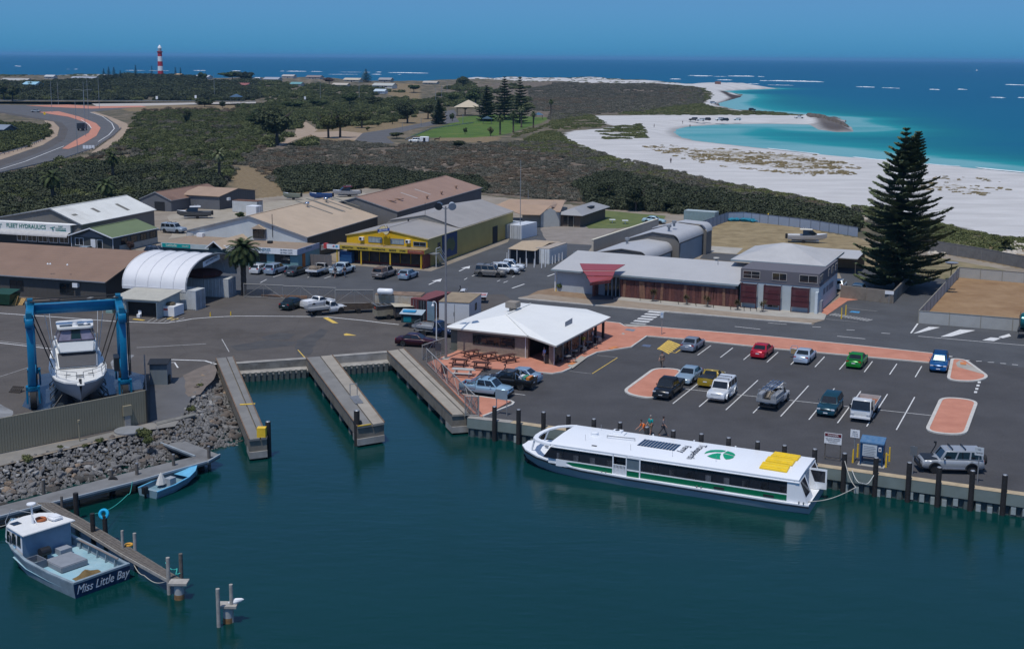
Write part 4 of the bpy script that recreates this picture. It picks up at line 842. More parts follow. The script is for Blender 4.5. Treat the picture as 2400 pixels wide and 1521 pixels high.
for pc in(((412,495),(440,465),(500,443),(580,437),(650,438),(712,446),(690,462),(650,470),(560,468),(480,478)),((452,525),(520,500),(590,487),(645,490),(632,520),(628,550),(635,568),(580,563),(510,548)),((735,453),(790,470),(825,490),(838,512),(830,522),(780,508),(720,490),(680,483)),((675,492),(725,503),(780,517),(828,530),(805,553),(760,566),(710,570),(685,550),(670,515))):
 pts=[onroof(1580+q[0]*.17094,980+q[1]*.17094)for q in pc];tri=tessellate_polygon([[VV((p[0],p[1],0))for p in pts]]);m=MB();m.add([(p[0],p[1],rz(p[1])+.03)for p in pts],tri);m.bd('emblem_piece',LG,F)
YR=mat('raft_yellow',(.80,.55,.02),.5,var=.1,nS=2)
for q in(((1380,463),(1740,520),(1690,592),(1320,530)),((1290,540),(1670,592),(1620,668),(1245,605)),((1215,617),(1590,675),(1545,750),(1165,690))):
 P4=[VV(onroof(1580+c[0]*.17094,980+c[1]*.17094))for c in q];P4=[P4[i]+VV((0,0,.16))for i in(3,2,1,0)];m=MB();m.slab([tuple(p)for p in P4],.15);o=m.bd('raft_cover',YR,F);bv(o,.04,2)
 c=sum(P4,VV())/4;m=MB()
 for s in(.25,.75):a=P4[0].lerp(P4[3],s);b=P4[1].lerp(P4[2],s);m.beam(a.lerp(b,.06)+VV((0,0,.02)),a.lerp(b,.94)+VV((0,0,.02)),.10,.05)
 m.bd('cover_ridge',YR,F)
for x in(1688,1806,):
 X_=fx(x,1140 if x<1750 else 1155,-.75);m=MB();m.box(X_-.42,Wc,.95,X_+.42,Wc+.05,1.13);m.bd('scupper_vent',DK,F)
m=MB()
for x in(1402,1630,1870):
 X_=fx(x,1118 if x<1500 else(1150 if x<1700 else 1190),-.9)
 for k in(-.18,.18):m.box(X_+k-.05,Wc+.08,.8,X_+k+.05,Wc+.18,1.0)
m.bd('mooring_cleat',Zs_,F)
rope([uv(-18.4,93.7,-.85),uv(-15.2,98.2,-.6),gp(1980,1080,.9)],ROPE,'pale mooring rope from the ferry stern to a black pile',.035,.35)
rope([gp(1997,1102,.1),gp(2022,1132,-.3),gp(2048,1113,.1)],mat('white_rope',(.55,.55,.52),.9),'loop of white rope draped over the quay edge',.035,.35)
BLU=mat('boat_blue',(.24,.45,.62),.45,var=.12,nS=1.2,sT=.15);NAVY=mat('boat_navy',(.01,.03,.08),.35,var=.2);BGREY=mat('boat_grey',(.22,.28,.32),.6,var=.2,nS=1.5,sT=.3);BDK=mat('boat_deck',(.22,.42,.52),.8,c2=(.33,.48,.53),nS=.9,sT=.4)
sa,sb_=gp(166,1365,-.75),gp(310,1324,-.75);bow=gp(27,1222,.1);mid=(sa+sb_)/2;dv=(bow-mid);dv.z=0;Lb=dv.length;hw_=(sb_-sa).length/2
B1_=TH('fishing_boat','pale blue cray fishing boat with white wheelhouse and open work deck by the timber jetty','fishing boat',(mid.x,mid.y,SEA),atan2(dv.y,dv.x))
sf=[(0,hw_,hw_*.94,-.6,-.1,1.05),(Lb*.25,hw_*1.07,hw_*.98,-.7,-.1,1.08),(Lb*.5,hw_*1.08,hw_*.95,-.75,-.05,1.2),(Lb*.68,hw_*.98,hw_*.75,-.75,.05,1.45),(Lb*.82,hw_*.76,hw_*.45,-.6,.3,1.75),(Lb*.93,hw_*.4,hw_*.18,-.3,.7,2.0),(Lb,.03,.02,.3,1.1,2.15)]
hull(sf,BGREY,'hull',B1_);gW(sf,.2,.08,BGREY,B1_)
for s in(-1,1):
 m=MB();S=sf[3:]
 for a,b in zip(S[:-1],S[1:]):m.quad((a[0],s*(a[1]+.02),a[5]-.02),(b[0],s*(b[1]+.02),b[5]-.02),(b[0],s*((b[1]*.55+b[2]*.45)+.03),b[5]-.5),(a[0],s*((a[1]*.6+a[2]*.4)+.03),a[5]-.5))
 m.bd('bow_flash',mat('boat_royal',(.01,.09,.25),.4),B1_)
deck(sf,-.62,BDK,'work_deck',B1_,.06,x1=Lb*.69);deck(sf,-.05,BLU,'foredeck',B1_,.1,x0=Lb*.67)
m=MB();m.poly([(-.02,-hw_,1.05),(-.02,hw_,1.05),(-.02,hw_*.95,-.1),(-.02,0,-.5),(-.02,-hw_*.95,-.1)]);m.bd('transom',NAVY,B1_)
m=MB();m.box(-.03,-hw_,.98,.18,hw_,1.12);m.bd('transom_rail',BGREY,B1_)
text('Miss Little Bay','boat_name',mat('letter_white',(.7,.72,.74),.5),B1_,.80,tm((-.05,0,.52),(0,-1,0),(-1,0,0)),.004,xs=.84,shear=.35)
CW=hw_*.86;x0,x1=Lb*.585,Lb*.77
m=MB();m.box(x0,-CW,.45,x0+.06,CW,2.6);m.bd('wheelhouse_back',mat('cabin_blue',(.16,.25,.34),.6,var=.1),B1_)
for s in(-1,1):
 m=MB();y_=s*CW;m.poly([(x0,y_,1.1),(x1+.5,y_*.9,1.45),(x1,y_*.92,2.6),(x0,y_,2.6)]);m.bd('wheelhouse_side',FW,B1_)
 for k in range(3):
  a=x0+.25+k*.66;w_=.56;m=MB();m.poly([(a,s*(CW+.01),1.6),(a+w_,s*(CW+.01)-s*.04,1.65),(a+w_-.12,s*(CW+.01)-s*.04,2.45),(a+.02,s*(CW+.01),2.45)]);m.bd('side_window',CG_,B1_)
m=MB();m.poly([(x1+.5,-CW*.9,1.45),(x1+.5,CW*.9,1.45),(x1,CW*.92,2.6),(x1,-CW*.92,2.6)]);m.bd('front_window',CG_,B1_)
m=MB();rp=[(x0-.4,-CW-.15),(x0-.4,CW+.15),(x1+.1,CW*.95),(x1+.75,CW*.6),(x1+.95,0),(x1+.75,-CW*.6),(x1+.1,-CW*.95)];m.prism(rp,2.6,2.7);o=m.bd('wheelhouse_roof',mat('roof_cream',(.70,.70,.68),.5,var=.06,sT=.1),B1_);bv(o,.03,2,60)
m=MB();m.tube((x0+1.2,.3,2.7),(x0+1.3,.3,4.1),.09,.06);m.lathe([(.05,0),(.32,.02),(.3,.1),(.05,.14)],12,(x0+1.3,.3,4.05));m.tube((x0+.6,.3,2.7),(x0+1.25,.3,3.4),.03);m.bd('radar_mast',WH,B1_)
m=MB();m.box(x0+.3,-1.5,2.7,x0+1.2,-.7,3.0);o=m.bd('raft_canister',WH,B1_);bv(o,.1,3)
tO('life_ring',(0,0,0),.3,.11,mat('ring_orange',(.35,.10,.03),.7),None,None).parent=B1_
lr=bpy.data.objects['life_ring'];lr.location=(x0+1.3,-.35,2.8)
m=MB();m.box(x1-.3,.8,2.7,x1+.3,1.4,2.73);m.bd('roof_hatch',CG_,B1_)
m=MB();m.box(3.2,-1.0,.5,5.3,1.0,.92);o=m.bd('deck_hatch',mat('hatch_grey',(.22,.24,.27),.7,var=.1),B1_);bv(o,.05,2)
m=MB();m.box(5.6,-1.3,.5,6.4,-.4,1.05);m.bd('ice_box',mat('icebox_grey',(.26,.29,.33),.6),B1_)
m=MB();m.box(4.9,1.05,.5,6.1,1.12,1.1);m.box(4.9,1.9,.5,6.1,1.97,1.1);m.box(4.9,1.12,.5,4.97,1.9,1.1);m.box(6.03,1.12,.5,6.1,1.9,1.1);m.box(4.97,1.12,.55,6.03,1.9,.62);m.bd('bait_box',mat('bait_grey',(.14,.16,.19),.7),B1_)
m=MB();m.tube((6.0,.5,.45),(6.0,.5,1.2),.12);m.tube((6.0,.2,1.2),(6.0,.9,1.2),.3,n=14);m.bd('pot_winch',DK,B1_)
m=MB();vs=[];n_=9
for i in range(n_):
 for j in range(n_):a,b=i/(n_-1),j/(n_-1);vs.append((.8+a*1.3+.1*sin(b*5),-.8+b*1.8,.47+.48*sin(pi*a)**.6*sin(pi*b)**.3*(.8+.3*sin(b*9+a*4))))
m.add(vs,[(i*n_+j,i*n_+j+1,(i+1)*n_+j+1,(i+1)*n_+j)for i in range(n_-1)for j in range(n_-1)]);m.bd('brown_tarpaulin',mat('tarp_brown',(.16,.105,.035),.8,var=.3,nS=2),B1_,sM=True)
for s in(-1,1):
 for k in range(6):
  m=MB();xx=.6+k*1.05;m.beam((xx,s*(hw_*1.0-.12),.45),(xx,s*(hw_*1.03-.08),1.03),.08,.1);m.bd('bulwark_stay',BGREY,B1_)
m=MB();m.pipe([(1.2,-hw_*.95,1.1),(3.5,-hw_*.98,1.15),(6.0,-hw_*.99,1.2)],.07,8);m.bd('pot_rail',mat('rail_rust',(.22,.18,.16),.6),B1_)
m=MB();m.pipe([(Lb*.72,hw_*.9,1.6),(Lb*.72,hw_*.9,2.1),(Lb*.9,hw_*.5,2.5),(Lb*1.0,0,2.8),(Lb*.9,-hw_*.5,2.5),(Lb*.72,-hw_*.9,2.1)],.025,6);m.bd('bow_rail',Zs_,B1_)
sa,sb_=gp(337,1150,-1.2),gp(352,1164,-1.2);sa=gp(330,1133,-1.2);sb_=gp(362,1163,-1.2);bow=gp(462,1096,-1.0);mid=(sa+sb_)/2;dv=bow-mid;dv.z=0;Ld=dv.length;hd=min(1.15,(sb_-sa).length/2)
D1=TH('dinghy','small light blue open boat with black outboard tied to the walkway','dinghy',(mid.x,mid.y,SEA),atan2(dv.y,dv.x))
sd=[(0,hd*.93,hd*.8,-.2,.0,.62),(Ld*.35,hd,hd*.85,-.22,0,.66),(Ld*.65,hd*.88,hd*.65,-.2,.08,.76),(Ld*.85,hd*.55,hd*.3,-.1,.25,.9),(Ld,.02,.02,.2,.5,1.02)]
hull(sd,mat('dinghy_grey',(.17,.27,.33),.4,var=.1),'hull',D1);gW(sd,.12,.06,mat('dinghy_cyan',(.14,.42,.62),.4),D1)
deck(sd,-.42,mat('dinghy_floor',(.16,.27,.33),.7,var=.2,nS=2),'floor',D1,.05,x1=Ld*.85);deck(sd,-.03,MATS['dinghy_cyan'],'foredeck',D1,.02,x0=Ld*.65)
m=MB();m.box(Ld*.38,-.35,.25,Ld*.5,.25,.9);m.bd('steering_console',mat('console_grey',(.3,.33,.35),.5),D1)
vs=[(Ld*.33+.5*cos(a)*r,.35+.38*sin(a)*r,.75+h)for h,r in((-.25,1),(.1,.75),(.5,.35),(.7,.05))for a in[i*pi/3.5 for i in range(7)]]
m=MB();m.add(vs,[(j*7+i,j*7+(i+1)%7,(j+1)*7+(i+1)%7,(j+1)*7+i)for j in range(3)for i in range(7)]);m.bd('canvas_cover',mat('canvas',(.55,.54,.50),.8,var=.1),D1)
m=MB();m.box(-.5,-.2,.35,-.05,.2,.95);m.box(-.35,-.08,-.5,-.15,.08,.4);o=m.bd('outboard_motor',DK,D1);bv(o,.06,2)
m=MB();m.box(.05,-hd*.8,.4,.45,hd*.8,.5);m.bd('bench',mat('bench_grey',(.25,.33,.38),.6),D1)
LB=mat('lift_blue',(.0,.15,.30),.4,var=.12,nS=1.5,sT=.15)
ca=R(20);cx_=VV((cos(ca),sin(ca),0));cy_=VV((-cx_.y,cx_.x,0))
o0=gp(80,957);T=TH('boat_lift','tall bright blue travelling boat lift straddling the white motor yacht','boat lift',o0,ca)
Wd=8.3;Dp=7.0;Ht=up(o0,742)
for i,(x,y)in eN(((0,0),(0,Dp),(Wd,0),(Wd,Dp))):
 s=1 if x==0 else-1
 m=MB();m.cbox((x,y,Ht*.46+.9),(.62,.55,Ht*.84-1.2));m.cbox((x,y,1.95),(.85,.8,.5));o=m.bd('leg',LB,T);bv(o,.03,1)
 m=MB();m.tube((x-.28,y,.9),(x+.28,y,.9),.9,n=22);w_=m.bd('wheel',TYRE,T,sM=40);m=MB();m.tube((x-.3,y,.9),(x+.3,y,.9),.42,n=16);m.bd('rim',LB,w_)
 m=MB();m.box(x-.62,y-.4,.55,x-.45,y+.4,2.1);m.box(x+.45,y-.4,.55,x+.62,y+.4,2.1);m.box(x-.62,y-.4,1.9,x+.62,y+.4,2.2);m.bd('wheel_fork',LB,T)
for x in(0,Wd):
 m=MB();m.box(x-.25,.4,2.2,x+.25,Dp-.4,2.7);m.bd('side_beam',LB,T)
 m=MB();m.box(x-.36,-.7,Ht-1.0,x+.36,Dp+.7,Ht-.2);o=m.bd('top_side_beam',LB,T);bv(o,.03,1)
 for y in(.0,Dp):
  m=MB();m.tube((x-.45,y+.5,Ht-.3),(x+.45,y+.5,Ht-.3),.34,n=14);m.box(x-.25,y-.3,Ht-.2,x+.25,y+.7,Ht+.35);m.bd('winch_drum',mat('winch_blue',(.0,.11,.2),.5),T)
m=MB();m.box(.36,Dp-.35,Ht-1.15,Wd-.36,Dp+.35,Ht-.15);o=m.bd('cross_beam',LB,T);bv(o,.03,1)
m=MB();m.pipe([(0,Dp+.5,Ht+.25),(Wd,Dp+.5,Ht+.25)],.06);m.pipe([(0,Dp-.5,Ht+.12),(Wd,Dp-.5,Ht+.12)],.08);m.bd('hydraulic_pipe',DK,T)
m=MB();m.box(Wd-.9,.4,2.9,Wd-.4,2.2,4.2);m.bd('engine_box',DK,T);m=MB();m.pipe([(Wd+.45,0,2.5),(Wd+.45,0,Ht-.2)],.07);m.pipe([(Wd+.6,.3,2.5),(Wd+.6,.3,Ht-.2)],.05);m.bd('hose',DK,T)
SL=mat('sling_webbing',(.03,.024,.02),.9)
for y in(1.4,5.4):
 for x,xi in((.3,1.9),(Wd-.3,Wd-1.9)):
  for k in(0,.35,.7):m=MB();m.beam((x,y+k,Ht-.9),(xi,y+k*.7,3.3),.1,.05);m.bd('sling',SL,T)
yo=gp(189,899,2.8);Y_=TH('motor_yacht','large white flybridge motor yacht standing ashore on steel props','motor yacht',(yo.x,yo.y,0),atan2(-cy_.y,-cy_.x)+R(1))
LY=15.5;hb_=2.35;YW=mat('yacht_white',(.74,.74,.71),.3,var=.03,spec=.5);YG=mat('yacht_grey_hull',(.34,.38,.42),.35,var=.05)
sy=[(-LY,2.1,1.85,.75,1.25,2.75),(-LY*.7,2.3,2.0,.65,1.2,2.8),(-LY*.45,2.4,2.0,.6,1.25,2.95),(-LY*.28,2.3,1.75,.6,1.4,3.1),(-LY*.15,1.95,1.15,.65,1.5,3.1),(-LY*.06,1.3,.5,.9,1.8,3.1),(0,.12,.06,1.9,2.5,3.1)]
hull(sy,YG,'hull',Y_);deck(sy,.0,YW,'deck',Y_,0);gW(sy,.16,.14,YW,Y_,'gunwale',.03)
Y_.scale=(1.04,1.12,.9)
m=MB();m.loft([[(x,-c*.5,zk+.12),(x,0,zk-.14),(x,c*.5,zk+.12),(x,0,zk+.3)]for x,g,c,zk,zc,zg in sy[:6]]);m.bd('antifouled_keel',mat('antifoul',(.03,.03,.035),.7),Y_)
m=MB();m.box(-.1,-.28,3.08,.75,.28,3.2);o=m.bd('bow_pulpit',YW,Y_);bv(o,.05,2);m=MB();m.box(.1,-.08,3.2,.5,.08,3.35);m.tube((-.7,0,3.1),(-.7,0,3.4),.12);m.bd('anchor_winch',DK,Y_)
m=MB()
m.add([(-3.7,-1.6,3.1),(-3.7,1.6,3.1),(-11.3,2.0,2.9),(-11.3,-2.0,2.9),(-5.3,-1.7,4.5),(-5.3,1.7,4.5),(-11.0,1.85,4.6),(-11.0,-1.85,4.6)],[(0,1,5,4),(1,2,6,5),(2,3,7,6),(3,0,4,7),(4,5,6,7)]);o=m.bd('saloon',YW,Y_);bv(o,.12,3)
m=MB();f=lambda a,b,t:VV(a).lerp(VV(b),t)
A1_,B1q,C1_,D1_=(-3.64,-1.52,3.2),(-3.64,1.52,3.2),(-5.2,1.62,4.46),(-5.2,-1.62,4.46);m.poly([f(A1_,D1_,.03),f(B1q,C1_,.03),f(B1q,C1_,.97),f(A1_,D1_,.97)]);m.bd('windscreen_cover',mat('screen_charcoal',(.045,.047,.055),.6,var=.15),Y_)
m=MB();m.add([(-4.7,-1.5,4.5),(-4.7,1.5,4.5),(-9.6,1.75,4.5),(-9.6,-1.75,4.5),(-5.0,-1.62,5.75),(-5.0,1.62,5.75),(-9.6,1.8,5.5),(-9.6,-1.8,5.5)],[(0,1,5,4),(1,2,6,5),(2,3,7,6),(3,0,4,7),(4,5,6,7),(0,3,2,1)]);o=m.bd('flybridge',YW,Y_);bv(o,.15,3)
CL=mat('clear_plastic',(.17,.16,.22),.12,var=.3,nS=1.2,spec=.7)
m=MB();m.add([(-5.1,-1.55,5.75),(-5.1,1.55,5.75),(-8.6,1.7,5.75),(-8.6,-1.7,5.75),(-5.7,-1.15,6.95),(-5.7,1.15,6.95),(-8.4,1.3,6.95),(-8.4,-1.3,6.95)],[(0,1,5,4),(1,2,6,5),(2,3,7,6),(3,0,4,7)]);m.bd('clear_enclosure',CL,Y_)
m=MB();m.poly([(-5.15,-.4,5.95),(-5.15,.4,5.95),(-5.62,.4,6.85),(-5.62,-.4,6.85)]);m.bd('enclosure_window',mat('dark_green_glass',(.01,.03,.03),.1),Y_)
m=MB()
for y in(-1.55,-.45,.45,1.55):m.beam((-5.08,y,5.75),(-5.68,y*.75,6.97),.05,.05)
m.beam((-5.06,-1.6,5.78),(-5.06,1.6,5.78),.06,.1);m.bd('enclosure_frame',mat('frame_purple',(.06,.05,.07),.6),Y_)
m=MB();m.prism(rD([(-5.3,-1.5),(-5.3,1.5),(-8.8,1.6),(-8.8,-1.6)],.5,5),6.97,7.2);o=m.bd('hard_top',YW,Y_);bv(o,.05,2)
for s in(-1,1):
 m=MB();m.box(-6.6,min(s*.25,s*1.3),7.2,-5.7,max(s*.25,s*1.3),7.24);m.bd('top_solar_panel',mat('solar_dark',(.05,.06,.065),.4,var=.3,nS=5),Y_)
 m=MB();m.tube((-8.2,s*1.9,3.2),(-7.6,s*2.5,8.6),.03,n=6);m.tube((-8.4,s*1.85,3.2),(-9.2,s*2.1,8.8),.025,n=6);m.bd('outrigger_pole',WH,Y_)
 m=MB();P_=[(-.3,s*.25,4.25),(-1.1,s*1.0,4.2),(-2.6,s*1.8,4.05),(-4.6,s*2.15,3.9),(-6.0,s*2.25,3.6)];m.pipe(P_,.03,6)
 Q_=[(x,y_,z_-.42)for x,y_,z_ in P_];m.pipe(Q_,.02,6)
 for p_,q_ in zip(P_,((-.4,s*.3,3.45),(-1.2,s*1.1,3.35),(-2.7,s*1.85,3.2),(-4.6,s*2.2,3.05),(-6.0,s*2.3,2.95))):m.tube(q_,p_,.025,n=6)
 m.bd('guard_rail',Zs_,Y_)
 m=MB();m.box(-3.0,s*.95-.25,3.3,-2.85,s*.95+.25,3.33);m.bd('deck_slot',DK,Y_)
m=MB();m.box(-2.6,-.3,3.28,-2.2,.3,3.34);m.bd('deck_hatch',CG_,Y_)
m=MB();m.tube((-6.2,0,7.2),(-6.2,0,7.55),.25,.2,14);m.box(-6.35,-.6,7.6,-6.15,.6,7.7);m.tube((-6.3,.9,7.2),(-6.3,.9,7.4),.22,.12,12);m.bd('radar_scanner',WH,Y_)
m=MB()
for k,x in eN((-2.6,-6.5,-10.5)):
 for s in(-1,1):
  b0=VV((x,s*2.1,0));top=VV((x,s*1.35,1.5));m=MB();m.tube(b0,top,.05);m.tube(b0+VV((.9,s*.3,0)),top,.04);m.tube(b0+VV((-.9,s*.3,0)),top,.04);m.beam(b0+VV((-.9,s*.3,.1)),b0+VV((.9,s*.3,.1)),.06);m.bd('prop_stand',DK,Y_)
for o in kids(Y_):
 if o.name.split('.')[0]in('saloon','windscreen_cover','flybridge','clear_enclosure','enclosure_window','enclosure_frame','hard_top','top_solar_panel','outrigger_pole','radar_scanner'):o.location.x=-2.6
for k,x in eN((-3,-7,-11)):m=MB();m.box(x-.2,-.4,0,x+.2,.4,.62);m.bd('keel_block',WOODD,Y_)
def bf(A,B,C,z,ang):
 ang=R(ang);ex=VV((cos(ang),sin(ang),0));ey=VV((-ex.y,ex.x,0))
 a,b,c=gp(*A,z),gp(*B,z),gp(*C,z);Wd=(b-a).dot(ex);D=(c-b).dot(ey);o=b-ex*Wd;o.z=0
 return o,ang,Wd,D
def toloc(o,ang,p):q=mX.Rotation(-ang,3,'Z')@(p-VV((o.x,o.y,0)));return q
def lray(o,ang,x,y):
 d=_F+_R*((x-CX0)/CF)-_U*((y-CY0)/CF);Mi=mX.Rotation(-ang,3,'Z')
 return Mi@(VV((0,0,CH))-VV((o.x,o.y,0))),Mi@d
def fp(o,ang,x,y,yl):
 a,d=lray(o,ang,x,y);return a+d*((yl-a.y)/d.y)
def xp(o,ang,x,y,xl):
 a,d=lray(o,ang,x,y);return a+d*((xl-a.x)/d.x)
def onslope(fr,xy,xr,zr,Wd,h,up_=.09):
 a,d=lray(fr[0],fr[1],*xy);k=(h-zr)/(Wd-xr)
 t=(zr+up_+k*(a.x-xr)-a.z)/(d.z-k*d.x);return a+d*t
def wbox(m,o,r,n,a0,a1,b0,b1,d0,d1):
 o,r,n=VV(o),VV(r),VV(n);z=VV((0,0,1));vs=[o+r*a+z*b+n*d for d in(d0,d1)for a,b in((a0,b0),(a1,b0),(a1,b1),(a0,b1))]
 m.add(vs,[(0,3,2,1),(4,5,6,7),(0,1,5,4),(1,2,6,5),(2,3,7,6),(3,0,4,7)]);return m
SIDES={'f':((1,0,0),(0,-1,0)),'r':((0,1,0),(1,0,0)),'b':((-1,0,0),(0,1,0)),'l':((0,-1,0),(-1,0,0))}
def win(par,side,o,w,h,sP=2,fm=None,gm=None,name='window',fw=.07,off=.03,hs=False):
 r,n=SIDES[side]if isinstance(side,str)else side;fm=fm or WH;gm=gm or GLASS
 m=MB();wbox(m,o,r,n,0,w,0,fw,0,off+.03);wbox(m,o,r,n,0,w,h-fw,h,0,off+.03);wbox(m,o,r,n,0,fw,fw,h-fw,0,off+.03);wbox(m,o,r,n,w-fw,w,fw,h-fw,0,off+.03)
 for k in range(1,sP):x=w*k/sP;wbox(m,o,r,n,x-fw*.4,x+fw*.4,fw,h-fw,0,off+.02)
 if hs:wbox(m,o,r,n,fw,w-fw,h*.5-.02,h*.5+.02,0,off+.02)
 f=m.bd(name,fm,par);m=MB();wbox(m,o,r,n,fw,w-fw,fw,h-fw,0,off);m.bd('pane',gm,f);return f
def door(par,side,o,w,h,dm,fm=None,name='door',off=.04):
 r,n=SIDES[side]if isinstance(side,str)else side;m=MB();wbox(m,o,r,n,0,w,0,h,0,off);d=m.bd(name,dm,par)
 m=MB();wbox(m,o,r,n,-.07,0,0,h+.07,0,off+.03);wbox(m,o,r,n,w,w+.07,0,h+.07,0,off+.03);wbox(m,o,r,n,0,w,h,h+.07,0,off+.03);m.bd('frame',fm or WH,d);return d
def rS(par,pts,m_,t=.1,name='roof_panel'):m=MB();m.slab(pts,t);return m.bd(name,m_,par)
def gB(name,lB,fr,h,zr,wallm,roofm,xr=None,over=.35,cat='building',hl=None,frontm=None,gut=Zs_,along='y',yover=None):
 o,ang,Wd,D=fr;t=TH(name,lB,cat,o,ang);hl=h if hl is None else hl;xr=Wd/2 if xr is None else xr;yo_=over if yover is None else yover
 m=MB();m.yprism([(0,0),(Wd,0),(Wd,h-.05),(xr,zr-.05),(0,hl-.05)],0,D);m.bd('wall',wallm,t)
 if frontm:m=MB();m.yprism([(0,0),(Wd,0),(Wd,h-.06),(xr,zr-.06),(0,hl-.06)],-.03,-.004);m.bd('front_wall',frontm,t)
 sR=(h-zr)/(Wd-xr);sL=(hl-zr)/xr
 rS(t,[(xr,-yo_,zr+.05),(Wd+over,-yo_,h+sR*over+.05),(Wd+over,D+over,h+sR*over+.05),(xr,D+over,zr+.05)],roofm)
 rS(t,[(-over,-yo_,hl+sL*over+.05),(xr,-yo_,zr+.05),(xr,D+over,zr+.05),(-over,D+over,hl+sL*over+.05)],roofm)
 m=MB();m.beam((xr,-yo_,zr+.07),(xr,D+over,zr+.07),.3,.04);m.bd('ridge_cap',roofm,t)
 m=MB();m.beam((Wd+over+.06,-yo_,h+sR*over-.02),(Wd+over+.06,D+over,h+sR*over-.02),.14,.12);m.bd('gutter',gut,t)
 m=MB();m.beam((xr,-yo_-.02,zr),(Wd+over,-yo_-.02,h+sR*over),.05,.18);m.beam((-over,-yo_-.02,hl+sL*over),(xr,-yo_-.02,zr),.05,.18);m.bd('barge_board',gut,t)
 return t
CORR=('X',5.0,.35);CORRY=('Y',5.0,.35)
def met(name,c,ax='Y',rough=.55,st=.25,nS=.35,sT=.25,var=.08):return mat(name,c,rough,wave=(ax,1.4,st),nS=nS,sT=sT,var=var,spec=.3)
LA=-17.2
TAUPE=met('wall_taupe',(.17,.16,.145),'X');WROOF=met('roof_white',(.66,.66,.62),sT=.35);DSIDE=met('wall_charcoal',(.045,.045,.05),'Y')
fr=bf((-20,512),(190,525),(360,491),4.,LA);o_,a_,W_,D_=fr
r_=toloc(o_,a_,gp(92,494,6.4));A1=gB('hydraulics_shed','large shed with bright white sheet roof and taupe gable behind a white shop sign',fr,4.0,6.4,TAUPE,WROOF,xr=r_.x,over=.3)
s0=toloc(o_,a_,gp(0,540,2.6));s1=toloc(o_,a_,gp(158,543,2.6));yv=s1.y
m=MB();m.box(-3,yv,0,s1.x+.6,-.05,3.4);m.bd('shop_front',DK,A1);m=MB();m.box(-3,yv-.05,2.45,s1.x+.65,yv+.1,3.75);m.bd('sign_panel',mat('sign_white',(.70,.70,.68),.5,var=.05),A1)
m=MB();m.slab([(-3,yv-.05,3.75),(s1.x+.65,yv-.05,3.75),(W_-.2,-.05,3.95),(-3,-.05,3.95)],.06);m.bd('parapet_roof',WH,A1)
m=MB();m.box(s1.x+.62,yv,1.9,s1.x+.68,-.05,3.75);m.bd('side_panel',mat('pale_teal',(.30,.38,.38),.6),A1)
m=MB();rg_=[[(x,yv-.05-1.1*sin(t_),2.45-.75*(1-cos(t_)))for t_ in[i*pi/2/5 for i in range(6)]]for x in(-3,s1.x+.65)];m.add(rg_[0]+rg_[1],[(i,i+1,i+7,i+6)for i in range(5)]);m.bd('curved_awning',mat('awning_grey',(.42,.41,.40),.6),A1)
for k in range(5):win(A1,'f',(s1.x-10.5+k*2.2,yv,.5),1.9,1.55,2)
SGR=mat('sign_green',(.0,.16,.12),.5);text('FLEET HYDRAULICS','sign_lettering',SGR,A1,1.02,tm((fp(o_,a_,61,538,yv-.1).x,yv-.08,3.1),(1,0,0),(0,-1,0)),.01,xs=.92,bold=.012)
x_=fp(o_,a_,143,540,yv).x
text('FLEET\nHYDRAULICS','sign_small_lettering',SGR,A1,.36,tm((x_,yv-.08,3.2),(1,0,0),(0,-1,0)),.01);m=MB();m.box(x_-1.1,yv-.07,2.62,x_+1.1,yv-.055,2.8);m.bd('sign_green_bar',SGR,A1)
for x in(121,-3):m=MB();xx=fp(o_,a_,x+3,540,yv).x;m.tube((xx-.5,yv-.08,3.1),(xx+.5,yv-.08,3.3),.05);m.tube((xx,yv-.08,2.8),(xx+.1,yv-.08,2.95),.16);m.bd('sign_pump_emblem',SGR,A1)
def skyl(par,fr,pts,z,m_,n='skylight'):
 P_=[toloc(fr[0],fr[1],gp(*q,z))for q in pts];m=MB();m.slab([(p.x,p.y,p.z+.0)for p in P_],.03);return m.bd(n,m_,par)
def sp(par,fr,p0,p1,w,xr,zr,Wd,h,m_,n='skylight'):
 a,b=onslope(fr,p0,xr,zr,Wd,h),onslope(fr,p1,xr,zr,Wd,h);m=MB();m.slab([(a.x,a.y-w/2,a.z),(b.x,a.y-w/2,b.z),(b.x,a.y+w/2,b.z),(a.x,a.y+w/2,a.z)],.03);return m.bd(n,m_,par)
SKD=mat('skylight_dark',(.16,.15,.12),.5,var=.1);SKL=mat('skylight_pale',(.42,.37,.33),.5,var=.1)
sp(A1,fr,(272,478),(315,490),.9,r_.x,6.4,W_,4.,SKD);sp(A1,fr,(215,488),(243,495),.9,r_.x,6.4,W_,4.,SKD);sp(A1,fr,(172,502),(178,505),1.2,r_.x,6.4,W_,4.,SKD)
GRF=met('roof_green',(.15,.19,.095),sT=.1,st=.15);OGR=met('wall_olive_grey',(.075,.08,.078),'X');fr=bf((165,551),(266,557),(390,536),2.7,LA-1);o_,a_,W_,D_=fr
r_=toloc(o_,a_,gp(215,532,4.1));Bq=gB('green_roof_office','low office with olive green gable roof and white trimmed windows',fr,2.7,4.1,OGR,GRF,xr=W_*.5,over=.1,gut=WH,yover=.6)
win(Bq,'f',(.9,-.0,1.0),1.7,1.3,2);door(Bq,'f',(W_*.62,0,0),1.0,2.1,GLASS);m=MB();m.box(W_*.47,-.06,.8,W_*.58,-.01,2.2);m.bd('notice_board',WH,Bq)
m=MB();m.yprism([(W_*.2,2.55),(W_*.8,2.55),(W_*.5,3.7)],-.1,-.03);m.bd('gable_panel',mat('gable_grey',(.14,.14,.15),.7),Bq)
m=MB();m.tube((W_-.1,-.1,0),(W_-.1,-.1,2.5),.06);m.tube((.2,-.1,0),(.2,-.1,2.5),.06);m.bd('downpipe',WH,Bq)
